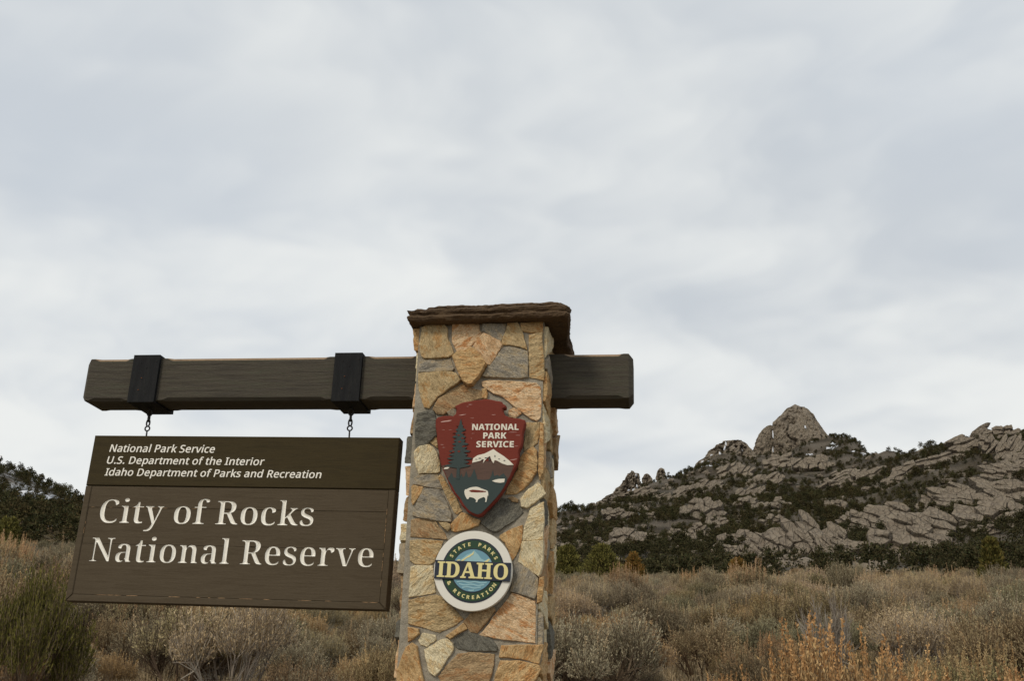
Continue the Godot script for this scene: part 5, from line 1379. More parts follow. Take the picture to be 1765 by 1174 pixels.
	65.0, 67.5, 70.3, 73.1, 75.9, 78.5, 80.0, 79.0, 74.5, 69.7, 64.8, 60.1, 55.4, 50.8, 46.3, 41.9, 37.9, 34.8, 32.1, 30.0, 29.5, 29.3, 27.6, 24.1, 20.8, 20.4, 21.9, 23.3, 24.6, 25.4, 25.9, 26.5, 28.0, 30.1, 33.1, 37.0, 41.3, 45.7, 50.2, 55.0, 59.9, 65.0, 70.1, 75.3, 80.5, 85.9, 91.3, 96.9, 102.6, 108.3, 114.0, 119.6, 123, 122, 120, 116.8, 113.3, 109.9, 106.5, 103.1, 99.7, 96.5, 93.3, 90.2, 87.1, 83.9, 80.8, 77.6, 74.5, 71.6,
	65.8, 68.4, 71.2, 74.0, 76.9, 79.4, 80.1, 77.2, 72.4, 67.4, 62.5, 57.6, 52.8, 48.0, 43.3, 38.9, 35.4, 32.4, 29.5, 26.9, 25.0, 24.8, 24.6, 22.8, 18.6, 17.7, 19.0, 20.4, 21.6, 22.3, 22.8, 23.9, 25.6, 27.6, 30.0, 33.5, 37.8, 42.4, 47.2, 52.0, 57.1, 62.3, 67.5, 72.9, 78.2, 83.6, 89.2, 94.9, 100.6, 106.3, 112.1, 117.9, 123, 123, 121, 117.7, 114.2, 110.8, 107.3, 103.9, 100.5, 97.2, 94.0, 90.9, 87.7, 84.6, 81.4, 78.2, 75.1, 72.2,
	66.5, 69.1, 72.0, 74.9, 77.7, 79.8, 80.0, 75.6, 70.5, 65.4, 60.4, 55.4, 50.4, 45.5, 40.7, 36.6, 33.3, 30.1, 27.1, 24.2, 21.6, 20.2, 20.6, 20.2, 16.5, 15.1, 16.1, 17.5, 18.6, 19.1, 19.9, 21.5, 23.4, 25.6, 27.8, 30.5, 34.7, 39.5, 44.4, 49.4, 54.6, 59.9, 65.3, 70.7, 76.2, 81.7, 87.3, 93.0, 98.8, 104.6, 110.5, 116.4, 122, 123, 122, 118.5, 115.0, 111.5, 108.1, 104.6, 101.1, 97.8, 94.6, 91.4, 88.3, 85.1, 81.9, 78.8, 75.6, 72.7,
	67.2, 69.8, 72.7, 75.6, 78.4, 79.9, 78.9, 74.1, 68.9, 63.7, 58.6, 53.4, 48.4, 43.3, 38.5, 34.8, 31.4, 28.1, 24.9, 21.9, 19.0, 16.9, 16.4, 17.1, 15.4, 12.9, 13.5, 14.8, 15.6, 16.1, 17.4, 19.3, 21.4, 23.7, 26.1, 28.7, 32.1, 36.9, 42.0, 47.2, 52.4, 57.8, 63.3, 68.9, 74.4, 80.0, 85.6, 91.4, 97.3, 103.2, 109.1, 115.0, 121, 123, 122, 119.1, 115.7, 112.2, 108.7, 105.2, 101.7, 98.3, 95.1, 91.9, 88.8, 85.6, 82.4, 79.2, 76.0, 73.1,
	67.7, 70.3, 73.2, 76.1, 78.9, 80.0, 77.9, 72.9, 67.6, 62.4, 57.2, 52.0, 46.8, 41.7, 37.0, 33.4, 29.9, 26.5, 23.2, 20.0, 17.1, 15.0, 13.5, 13.5, 13.4, 10.8, 11.3, 12.4, 13.0, 13.9, 15.4, 17.5, 19.7, 22.2, 24.7, 27.3, 30.3, 34.9, 40.1, 45.4, 50.7, 56.2, 61.8, 67.4, 73.1, 78.7, 84.4, 90.2, 96.1, 102.0, 108.0, 114.0, 119.7, 123, 122, 119.6, 116.2, 112.7, 109.2, 105.7, 102.2, 98.7, 95.5, 92.3, 89.1, 85.9, 82.7, 79.5, 76.4, 73.5,
]
# outcrops: x, y, z, width, height, dip of the slabs, slabby or blocky
const OUTCROPS := [
	[33.6, 37.7, -238.8, 17.6, 11.5, -52.0, 1.0],
	[26.2, 37.6, -241.2, 12.2, 8.2, -40.0, 1.0],
	[39.5, 37.0, -233.3, 9.4, 6.7, -50.0, 1.0],
	[21.8, 34.3, -228.0, 9.0, 3.8, -20.0, 0.0],
	[63.3, 53.0, -296.0, 17.2, 13.7, -30.0, 1.0],
	[58.2, 40.4, -240.3, 14.1, 11.3, -30.0, 1.0],
	[46.4, 34.8, -219.9, 14.1, 5.8, -12.0, 0.0],
	[56.3, 35.8, -220.7, 9.2, 5.2, -10.0, 0.0],
	[58.9, 56.2, -313.7, 9.0, 7.2, -40.0, 1.0],
	[96.8, 68.0, -334.1, 26.0, 15.0, -24.0, 1.0],
	[101.9, 64.7, -315.3, 17.3, 13.5, -24.0, 1.0],
	[82.5, 50.6, -271.1, 19.7, 9.8, -30.0, 1.0],
	[89.9, 67.3, -337.5, 14.0, 10.0, -40.0, 1.0],
	[84.1, 47.0, -254.9, 6.3, 4.7, 0.0, 0.0],
	[127.4, 88.4, -389.1, 19.0, 9.5, -20.0, 1.0],
	[-6.4, 51.6, -315.9, 14.0, 7.0, 20.0, 0.0],
	[-11.3, 49.0, -306.8, 7.7, 4.8, 15.0, 0.0],
	[0.4, 51.5, -313.0, 6.9, 5.9, 10.0, 0.0],
	[20.3, 75.0, -407.0, 16.9, 10.4, 25.0, 0.0],
	[24.0, 68.4, -378.3, 9.5, 6.3, 20.0, 0.0],
	[8.3, 63.9, -363.9, 5.6, 4.4, 0.0, 0.0],
	[9.2, 48.6, -296.4, 8.2, 4.3, 20.0, 0.0],
	[14.7, 56.6, -330.7, 7.7, 6.2, 35.0, 0.0],
	[21.1, 42.7, -265.7, 10.4, 5.9, 15.0, 0.0],
	[17.4, 37.3, -243.4, 6.8, 3.0, 10.0, 0.0],
	[38.6, 82.2, -428.3, 11.9, 6.2, 30.0, 0.0],
	[49.0, 80.9, -419.7, 9.4, 5.6, 30.0, 0.0],
	[34.7, 132.1, -625.6, 24.2, 15.9, 48.0, 1.0],
	[21.8, 123.2, -597.6, 18.5, 11.2, 40.0, 1.0],
	[8.2, 111.7, -558.9, 18.5, 8.0, 40.0, 1.0],
	[55.4, 121.0, -578.9, 19.3, 12.9, 50.0, 1.0],
	[70.4, 144.3, -660.3, 25.7, 13.2, 45.0, 1.0],
	[114.3, 174.4, -765.1, 30.1, 14.6, 10.0, 0.0],
	[98.3, 188.8, -817.2, 27.3, 13.7, 10.0, 0.0],
	[59.4, 174.1, -768.3, 25.5, 21.2, 50.0, 1.0],
	[124.7, 151.9, -669.2, 22.8, 11.4, 35.0, 1.0],
	[119.3, 131.2, -590.8, 20.3, 10.1, 30.0, 1.0],
	[107.0, 132.4, -609.9, 17.3, 7.6, 30.0, 1.0],
	[111.9, 109.5, -501.9, 12.8, 7.5, 20.0, 0.0],
	[126.1, 118.4, -515.6, 27.1, 13.8, 25.0, 1.0],
	[137.0, 120.3, -505.1, 23.9, 13.7, 28.0, 1.0],
	[152.6, 131.4, -525.6, 17.6, 12.5, 30.0, 1.0],
	[171.5, 146.9, -563.9, 23.7, 11.5, 20.0, 0.0],
	[174.3, 140.2, -536.3, 16.3, 9.8, 10.0, 0.0],
	[150.0, 111.1, -452.7, 13.8, 15.5, 60.0, 1.0],
	[145.0, 113.6, -466.9, 8.5, 9.6, 70.0, 0.0],
	[142.3, 101.1, -423.7, 10.4, 13.0, 50.0, 1.0],
	[-32.9, 77.9, -434.7, 13.5, 6.3, 10.0, 0.0],
	[-23.1, 104.5, -540.5, 14.9, 9.0, 30.0, 0.0],
	[-15.7, 87.7, -470.2, 13.0, 5.7, 20.0, 0.0],
	[-4.6, 130.0, -634.0, 15.4, 10.5, 40.0, 1.0],
	[-26.0, 74.7, -420.2, 9.3, 4.7, 20.0, 0.0],
	[-34.2, 67.8, -395.5, 6.6, 5.7, 0.0, 0.0],
	[-6.4, 98.4, -511.0, 11.3, 5.1, 20.0, 0.0],
	[-26.4, 50.5, -320.9, 7.9, 3.6, 0.0, 0.0],
	[-19.4, 44.5, -289.8, 4.9, 2.6, 0.0, 0.0],
	[-8.5, 37.1, -251.3, 5.0, 2.8, 0.0, 0.0],
	[-0.6, 75.8, -416.5, 6.0, 3.7, 0.0, 0.0],
	[75.2, 88.0, -443.3, 10.1, 5.5, 0.0, 0.0],
	[40.8, 67.3, -366.3, 6.2, 3.7, 0.0, 0.0],
	[86.6, 74.2, -372.3, 9.5, 6.1, -20.0, 1.0],
	[72.4, 41.4, -238.1, 4.3, 2.0, 0.0, 0.0],
	[28.4, 20.8, -139.3, 4.9, 1.6, 0.0, 0.0],
	[25.2, 23.1, -156.6, 3.6, 1.4, 0.0, 0.0],
	[24.7, 30.5, -206.6, 7.0, 2.8, 0.0, 0.0],
]
# larger rock masses: name, foot, bearing, profile seen from the south
const ROCK_MASSES := [
	["peak", Vector3(155.7, 252.3, -1104.2), 7.96, [-34.4, 0.8, -31.5, 25.5, -29.4, 44.3, -28.3, 53.1, -24.5, 57.4, -20.2, 61.7, -15.7, 67.3, -13.8, 69.1, -10.2, 70.3, -7.1, 72.7, -4.6, 74.2, -2.3, 72.5, 0.6, 71.1, 4.0, 68.4, 7.5, 68.2, 9.6, 64.3, 12.9, 60.4, 15.0, 55.9, 19.3, 49.4, 23.4, 41.7, 28.2, 35.3, 33.9, 25.2, 36.0, 14.1, 36.1, -1.1]],
	["buttress", Vector3(114.3, 251.5, -1101.2), 5.87, [-14.1, 0.2, -11.1, 14.4, -8.9, 26.1, -6.1, 34.2, -2.3, 40.9, 2.1, 46.5, 5.8, 49.5, 9.5, 51.0, 11.8, 49.9, 12.6, 42.4, 13.0, 27.4, 13.4, -0.3]],
	["shoulder", Vector3(66.4, 204.6, -952.7), 3.93, [-34.9, 0.2, -30.5, 12.9, -26.7, 20.4, -24.0, 22.6, -20.9, 24.7, -17.7, 27.4, -14.9, 32.7, -12.3, 34.9, -10.2, 34.3, -7.4, 39.1, -4.3, 39.6, -1.6, 42.3, 0.9, 40.1, 4.0, 41.1, 6.5, 38.9, 9.2, 41.5, 11.8, 42.0, 14.4, 43.6, 16.4, 40.3, 18.4, 40.8, 20.8, 36.4, 24.3, 33.1, 31.4, 20.7, 35.4, -0.4]],
	["pin1", Vector3(-16.3, 157.0, -774.8), -1.24, [-14.0, -0.2, -11.5, 5.9, -8.9, 9.4, -7.2, 10.3, -5.5, 14.2, -3.3, 15.1, -1.6, 19.5, 0.1, 20.0, 1.4, 22.2, 3.1, 21.8, 4.4, 19.6, 6.1, 20.0, 7.3, 17.4, 8.6, 13.9, 12.3, 0.1]],
	["pin2", Vector3(-2.8, 165.5, -795.0), -0.24, [-5.2, -0.0, -4.2, 11.5, -2.9, 15.1, -1.1, 16.0, 0.6, 15.6, 2.8, 12.9, 4.0, 7.6, 5.6, 0.0]],
	["pin3", Vector3(7.2, 166.4, -795.0), 0.48, [-4.8, -0.0, -3.7, 13.3, -3.2, 16.9, -1.5, 18.9, -0.1, 19.6, 1.6, 18.7, 3.3, 16.5, 4.1, 11.1, 5.2, 0.0]],
	["horn", Vector3(180.2, 151.3, -588.4), 16.84, [-7.9, 0.6, -6.0, 7.0, -2.7, 10.0, -0.3, 11.3, 1.6, 12.3, 3.4, 12.8, 4.9, 12.5, 3.8, 10.8, 2.5, 9.3, 4.7, 8.1, 6.8, 6.0, 7.8, -0.6]],
	["knob", Vector3(192.8, 142.8, -563.4), 18.69, [-10.7, 0.8, -9.2, 6.6, -6.8, 8.3, -4.6, 7.5, -2.2, 9.8, 0.9, 10.2, 5.2, 11.1, 9.2, 8.8, 10.8, -0.9]],
	["left_knob", Vector3(-24.5, 111.7, -594.5), -2.39, [-7.2, -0.1, -5.9, 6.5, -4.6, 8.5, -1.3, 11.2, 2.6, 13.3, 5.2, 11.3, 8.5, 0.1]],
]
# single trees: colour, label, x, z, height, half width, how pointed
const LONE_TREES := [
	["green", "dense round-topped green juniper right beside the stone pillar", -7.65, -96.67, 4.63, 1.89, 0.62],
	["green", "broad green juniper in the middle of the three beside the pillar", -4.09, -92.89, 4.23, 2.14, 0.70],
	["brown", "rust-tinged juniper, outermost of the three beside the pillar", -1.34, -98.98, 4.03, 1.42, 0.85],
	["brown", "low rust-brown juniper at the top of the sagebrush, below the leaning slabs", 8.92, -104.68, 3.37, 1.32, 0.60],
	["olive", "yellow-green pointed juniper at the crest near the picture's right edge", 20.54, -62.09, 4.15, 1.03, 1.00],
	["green", "green juniper above the dry shrubs at the picture's left edge", -31.91, -45.46, 3.33, 0.82, 0.60],
]
const LONE_SHRUBS := [
	["green", "yellow-green broom-like shrub below the board's lower corner", -3.62, -2.05, 1.31, 0.48],
	["bare", "tall bare grey twiggy shrub below the leaning granite slabs", 2.41, -7.36, 1.47, 0.72],
]
const KEEP_CLEAR := [[-3.62, -2.05, 0.53], [-1.74, 1.12, 0.39], [-2.03, 0.63, 0.39], [-2.37, 0.06, 0.39], [-2.70, -0.50, 0.39], [-3.00, -1.00, 0.39], [-3.29, -1.49, 0.39], [2.41, -7.36, 0.79], [1.57, -1.80, 0.57], [1.70, -2.66, 0.57], [1.85, -3.65, 0.57], [2.00, -4.64, 0.57], [2.13, -5.51, 0.57], [2.26, -6.37, 0.57]]
# snow: x, z, spread across, spread in depth, patches, size
const SNOW := [
	[168.4, -995.0, 3.3, 12.4, 14, 2.2],
	[168.5, -899.0, 18.1, 6.4, 14, 1.6],
	[46.0, -848.8, 8.4, 10.5, 12, 1.8],
	[53.1, -858.9, 1.1, 10.6, 6, 1.8],
	[103.6, -920.8, 3.7, 11.4, 8, 1.6],
	[147.7, -1001.3, 2.7, 5.3, 5, 1.8],
	[-17.5, -506.2, 6.7, 3.6, 16, 1.2],
	[-8.9, -492.9, 4.9, 2.6, 8, 1.2],
	[-145.2, -245.1, 3.8, 4.0, 70, 1.5],
	[-166.8, -263.6, 6.2, 2.8, 70, 1.3],
	[-96.8, -157.0, 1.2, 0.8, 8, 1.2],
	[-121.2, -207.0, 1.1, 3.8, 14, 1.6],
	[-203.5, -307.8, 3.7, 2.0, 10, 1.3],
]
# snow on the rock masses: which, across, up, width, height, turn
const ROCK_SNOW := [
	["peak", -28.5, 37.4, 1.2, 8.6, 0.03],
	["peak", -29.1, 24.9, 1.3, 11.0, 0.03],
	["peak", -38.5, 13.9, 5.5, 1.8, 0.20],
	["peak", -34.8, 17.5, 3.7, 1.8, 0.30],
	["peak", -39.9, 10.2, 2.4, 2.4, 0.00],
	["peak", 10.1, 23.6, 4.9, 1.8, 0.35],
	["peak", 4.7, 20.7, 3.7, 1.8, 0.20],
	["peak", 4.1, 41.3, 1.5, 3.1, 0.10],
	["peak", 32.0, 31.4, 3.1, 5.5, 0.60],
	["peak", 33.8, 24.0, 3.1, 4.3, 0.40],
	["peak", -31.7, 8.8, 1.5, 3.7, 0.00],
	["shoulder", 0.8, 37.4, 1.3, 4.2, 0.10],
	["shoulder", -0.4, 32.0, 1.3, 4.2, -0.20],
	["shoulder", -4.3, 25.6, 1.8, 4.7, 0.25],
	["shoulder", -3.9, 21.3, 2.1, 2.1, 0.20],
	["shoulder", -12.0, 25.1, 2.1, 1.3, 0.20],
	["shoulder", -20.0, 18.8, 3.1, 1.6, 0.50],
	["shoulder", -14.8, 18.2, 2.6, 1.6, 0.10],
	["shoulder", -15.0, 11.8, 1.6, 3.1, -0.40],
	["shoulder", 14.5, 31.7, 1.3, 1.6, 0.00],
	["pin1", 4.8, 17.4, 1.3, 1.1, -0.50],
	["pin1", 6.5, 13.0, 0.9, 2.6, 0.00],
	["pin1", 5.6, 8.7, 0.9, 2.1, 0.20],
	["pin1", 3.0, 5.2, 2.6, 1.3, 0.10],
	["pin1", -0.4, 5.6, 1.7, 0.9, 0.10],
	["pin1", 9.0, 6.6, 0.9, 1.3, 0.00],
	["pin3", 1.4, 9.8, 1.7, 0.9, -0.30],
]
# ---------------------------------------------------------------- ground
var relief := FastNoiseLite.new()
var patch := FastNoiseLite.new()

func cub(a: float, b: float, c: float, d: float, t: float) -> float:
	return b + 0.5 * t * (c - a + t * (2.0 * a - 5.0 * b + 4.0 * c - d + t * (3.0 * (b - c) + d - a)))

func grid_height(x: float, z: float) -> float:
	var u := (x - TERRAIN_X0) / TERRAIN_STEP
	var v := (z - TERRAIN_Z0) / TERRAIN_STEP
	var i := clampi(int(floor(u)), 1, TERRAIN_NX - 3)
	var j := clampi(int(floor(v)), 1, TERRAIN_NZ - 3)
	u = clampf(u - i, 0.0, 1.0)
	v = clampf(v - j, 0.0, 1.0)
	var r := [0.0, 0.0, 0.0, 0.0]
	for k in 4:
		var o := (j + k - 1) * TERRAIN_NX + i
		r[k] = cub(TERRAIN[o - 1], TERRAIN[o], TERRAIN[o + 1], TERRAIN[o + 2], u)
	return cub(r[0], r[1], r[2], r[3], v)

# the sagebrush slope the sign stands on
func field_height(x: float, z: float) -> float:
	var d := 5.0 - z
	var mid := exp(-pow((x + 3.0) / 6.0, 2.0))
	var dc := 36.0 + 26.0 * mid
	var s := 0.142 - 0.013 * mid + 0.014 * smoothstep(-9.0, -17.0, x)
	var h := 0.8 * smoothstep(0.0, 5.0, d) + s * clampf(d - 4.5, 0.0, dc - 4.5) + 0.095 * maxf(d - dc, 0.0)
	if d < 0.0:
		h = maxf(d * 0.02, -1.5)
	return h + relief.get_noise_2d(x * 6.0, z * 6.0) * 0.16 * smoothstep(2.0, 12.0, d)

func land(x: float, z: float) -> float:
	var d := 5.0 - z
	if d < 40.0:
		return field_height(x, z)
	var far := grid_height(x, z)
	var dist := Vector2(x, d).length()
	var n := relief.get_noise_2d(x * 0.6, z * 0.6) * clampf((dist - 120.0) * 0.02, 0.0, 7.0) + relief.get_noise_2d(x * 3.0 + 70.0, z * 3.0) * clampf((dist - 120.0) * 0.006, 0.0, 1.6)
	far += n
	return lerpf(field_height(x, z), far, smoothstep(56.0, 128.0, d))

func sheet(xs: PackedFloat32Array, zs: PackedFloat32Array, tint: Callable) -> ArrayMesh:
	var nx := xs.size()
	var nz := zs.size()
	var vs := PackedVector3Array()
	var cs := PackedColorArray()
	vs.resize(nx * nz)
	cs.resize(nx * nz)
	for j in nz:
		for i in nx:
			vs[j * nx + i] = Vector3(xs[i], land(xs[i], zs[j]), zs[j])
	var ns := PackedVector3Array()
	ns.resize(nx * nz)
	for j in nz:
		for i in nx:
			var a := vs[j * nx + mini(i + 1, nx - 1)] - vs[j * nx + maxi(i - 1, 0)]
			var b := vs[mini(j + 1, nz - 1) * nx + i] - vs[maxi(j - 1, 0) * nx + i]
			var n := b.cross(a).normalized()
			if n.y < 0.0:
				n = -n
			ns[j * nx + i] = n
			cs[j * nx + i] = tint.call(vs[j * nx + i], n)
	var ix := PackedInt32Array()
	for j in nz - 1:
		for i in nx - 1:
			var o := j * nx + i
			ix.append_array([o, o + nx, o + 1, o + 1, o + nx, o + nx + 1])
	var arr := []
	arr.resize(Mesh.ARRAY_MAX)
	arr[Mesh.ARRAY_VERTEX] = vs
	arr[Mesh.ARRAY_NORMAL] = ns
	arr[Mesh.ARRAY_COLOR] = cs
	arr[Mesh.ARRAY_INDEX] = ix
	var m := ArrayMesh.new()
	m.add_surface_from_arrays(Mesh.PRIMITIVE_TRIANGLES, arr)
	return m

func steps(marks: Array) -> PackedFloat32Array: # [from, to, step, to, step, ...]
	var out := PackedFloat32Array([marks[0]])
	var k := 1
	while k < marks.size():
		var a := out[out.size() - 1]
		var n := maxi(1, int(round(absf(marks[k] - a) / marks[k + 1])))
		for i in n:
			out.append(lerpf(a, marks[k], float(i + 1) / n))
		k += 2
	return out

func lin(r: int, g: int, b: int) -> Color:
	return rgb(r, g, b).srgb_to_linear()

func build_terrain() -> void:
	relief.seed = 3
	relief.frequency = 0.02
	relief.fractal_octaves = 4
	patch.seed = 17
	patch.frequency = 0.03
	patch.fractal_octaves = 4
	var grain := blotch_tex(512, [Color(0.62, 0.62, 0.62), Color(0.84, 0.84, 0.84), Color(1, 1, 1)], 131, 0.02, 0.07, 0.14)
	var gm := tri_mat(grain, Vector3.ONE * 0.8, 0.95)
	gm.vertex_color_use_as_albedo = true
	var soil := [lin(104, 90, 70), lin(136, 119, 93)]
	structure("ground", sheet(steps([-1500, -300, 150, -60, 12, -26, 1.2, 16, 0.7, 40, 1.5, 300, 13, 1500, 150]), steps([700, 100, 60, 14, 8, 4, 1.0, -60, 0.7, -135, 2.5]), func(v: Vector3, _n: Vector3) -> Color:
		return soil[0].lerp(soil[1], clampf(0.5 + patch.get_noise_2d(v.x * 20.0, v.z * 20.0), 0.0, 1.0))), gm)
	var mm := tri_mat(grain, Vector3.ONE * 0.09, 0.95)
	mm.vertex_color_use_as_albedo = true
	mm.heightmap_enabled = true
	mm.heightmap_texture = joint_tex(512, 0.02, 5)
	mm.heightmap_scale = 120.0
	var scrub := [lin(72, 62, 44), lin(98, 85, 62)]
	var rock := lin(126, 115, 98)
	structure("mountain", sheet(steps([-1500, -520, 90, -330, 5, 330, 4.0, 860, 12, 1800, 100]), steps([-133, -420, 3.6, -1180, 4.4, -1480, 12, -2600, 120]), func(v: Vector3, _n: Vector3) -> Color:
		var c: Color = scrub[0].lerp(scrub[1], clampf(0.5 + patch.get_noise_2d(v.x * 3.0, v.z * 3.0) * 1.2, 0.0, 1.0))
		var bare := smoothstep(0.05, 0.45, patch.get_noise_2d(v.x * 1.2 + 200.0, v.z * 1.2) + 0.15)
		c = c.lerp(rock, bare)
		# old snow still lies on the shady hill to the west
		if v.x < -120.0 and v.z > -470.0 and v.y > 22.0:
			c = c.lerp(Color(0.62, 0.64, 0.67), smoothstep(-0.02, 0.05, patch.get_noise_2d(v.x * 4.0 + 11.0, v.z * 4.0)))
		return c), mm)

# ---------------------------------------------------------------- rocks
# a weathered joint block about one metre across
func block_mesh(sd: int, power: float, sub := 6) -> ArrayMesh:
	var nz := FastNoiseLite.new()
	nz.seed = sd
	nz.frequency = 0.9
	nz.fractal_octaves = 3
	var st := st_new(false)
	var rr := RandomNumberGenerator.new()
	rr.seed = sd
	var cuts := []
	for i in 11:
		cuts.append([any_dir(rr), rr.randf_range(0.78, 1.05)])
	var dirs := [Vector3.RIGHT, Vector3.LEFT, Vector3.UP, Vector3.DOWN, Vector3.BACK, Vector3.FORWARD]
	var at := func(n: Vector3, u: Vector3, w: Vector3, i: int, j: int) -> Vector3:
		var p := n + u * (2.0 * i / sub - 1.0) + w * (2.0 * j / sub - 1.0)
		var l := pow(pow(absf(p.x), power) + pow(absf(p.y), power) + pow(absf(p.z), power), 1.0 / power)
		var q := p / l
		for c in cuts:
			var s: float = q.dot(c[0])
			if s > c[1]:
				q *= c[1] / s
		var f := 1.0 + 0.10 * nz.get_noise_3dv(q * 1.3) + 0.08 * nz.get_noise_3dv(q * 4.0 + Vector3.ONE * 9.0)
		return q * f * 0.5
	for n in dirs:
		var u := Vector3(n.y, n.z, n.x)
		var w: Vector3 = n.cross(u)
		for i in sub:
			for j in sub:
				q4(st, at.call(n, u, w, i, j), at.call(n, u, w, i + 1, j), at.call(n, u, w, i + 1, j + 1), at.call(n, u, w, i, j + 1))
	return done(st)

func rock_mat(sd: int, cols: Array, scale_: float, bump: float) -> StandardMaterial3D:
	return tri_mat(blotch_tex(512, cols, sd, 0.009, 0.045, 0.12), Vector3(1.0, 0.7, 1.0) * scale_, 0.95, joint_tex(512, 0.02, sd), bump)

# a rock mass with a given profile, rounded in plan, cut by upright joints
func mass_mesh(profile: PackedVector2Array, deep: float, sd: int, rows: int, sides: int, joint: float, rough: float) -> ArrayMesh:
	var nz := FastNoiseLite.new()
	nz.seed = sd
	nz.frequency = 1.0
	nz.fractal_octaves = 4
	var cell := FastNoiseLite.new()
	cell.noise_type = FastNoiseLite.TYPE_CELLULAR
	cell.cellular_return_type = FastNoiseLite.RETURN_DISTANCE2_SUB
	cell.seed = sd
	cell.frequency = 1.0
	var top := -1e9
	var low := 1e9
	var wide := 0.0
	var peak_x := 0.0
	for p in profile:
		if p.y > top:
			top = p.y
			peak_x = p.x
		low = minf(low, p.y)
		wide = maxf(wide, absf(p.x))
	var rings := []
	for k in rows + 1:
		var y := lerpf(low - (top - low) * 0.5, top * 0.9995, float(k) / rows)
		var yy := maxf(y, low + 0.01)
		var xl := 1e9
		var xr := -1e9
		for i in profile.size() - 1:
			var a := profile[i]
			var b := profile[i + 1]
			if (a.y - yy) * (b.y - yy) <= 0.0 and a.y != b.y:
				var x := lerpf(a.x, b.x, (yy - a.y) / (b.y - a.y))
				xl = minf(xl, x)
				xr = maxf(xr, x)
		if xl > xr:
			xl = peak_x
			xr = peak_x
		if y < low:
			var g := (low - y) / (top - low)
			xl -= g * wide * 0.5
			xr += g * wide * 0.5
		var cx := (xl + xr) / 2
		var hw := (xr - xl) / 2
		var ring := PackedVector3Array()
		for s in sides:
			var an := TAU * s / sides
			var ca := cos(an)
			var sa := sin(an)
			var px := signf(ca) * pow(absf(ca), 0.75) * hw
			var pz := signf(sa) * pow(absf(sa), 0.75) * hw * deep
			var q := Vector3(cx + px, y, pz)
			var facing := absf(sa)
			var g := q / joint
			var cr := cell.get_noise_3d(g.x + nz.get_noise_3dv(g * 0.6) * 0.7, g.y * 0.14, g.z)
			var crack := smoothstep(-0.98, -0.80, cr) # 0 in a joint
			var g2 := q / (joint * 0.38)
			var fine := smoothstep(-0.98, -0.84, cell.get_noise_3d(g2.x + 40.0, g2.y * 0.25, g2.z))
			var push := nz.get_noise_3dv(q / (joint * 1.6)) * joint * 0.30 + nz.get_noise_3dv(q / (joint * 0.35)) * joint * 0.15 - (1.0 - crack) * joint * 0.38 - (1.0 - fine) * joint * 0.11
			push += nz.get_noise_3d(q.x / joint * 0.3, q.y / joint * 1.4, q.z / joint * 0.3 + 50.0) * joint * 0.05
			push *= rough
			var dir := Vector3(ca * (0.25 + 0.5 * facing), 0.0, sa).normalized()
			ring.append(q + dir * push * clampf(hw / joint, 0.05, 1.0) * (0.45 + 0.55 * facing))
		rings.append(ring)
	last_rings = rings
	var st := st_new(false)
	for k in rows:
		var a: PackedVector3Array = rings[k]
		var b: PackedVector3Array = rings[k + 1]
		for s in sides:
			var s2 := (s + 1) % sides
			q4(st, a[s2], a[s], b[s], b[s2])
	var last: PackedVector3Array = rings[rows]
	for s in range(1, sides - 1):
		t3(st, last[0], last[s + 1], last[s])
	return done(st)

var outcrop_spots := []
var last_rings := []
var drifts := []

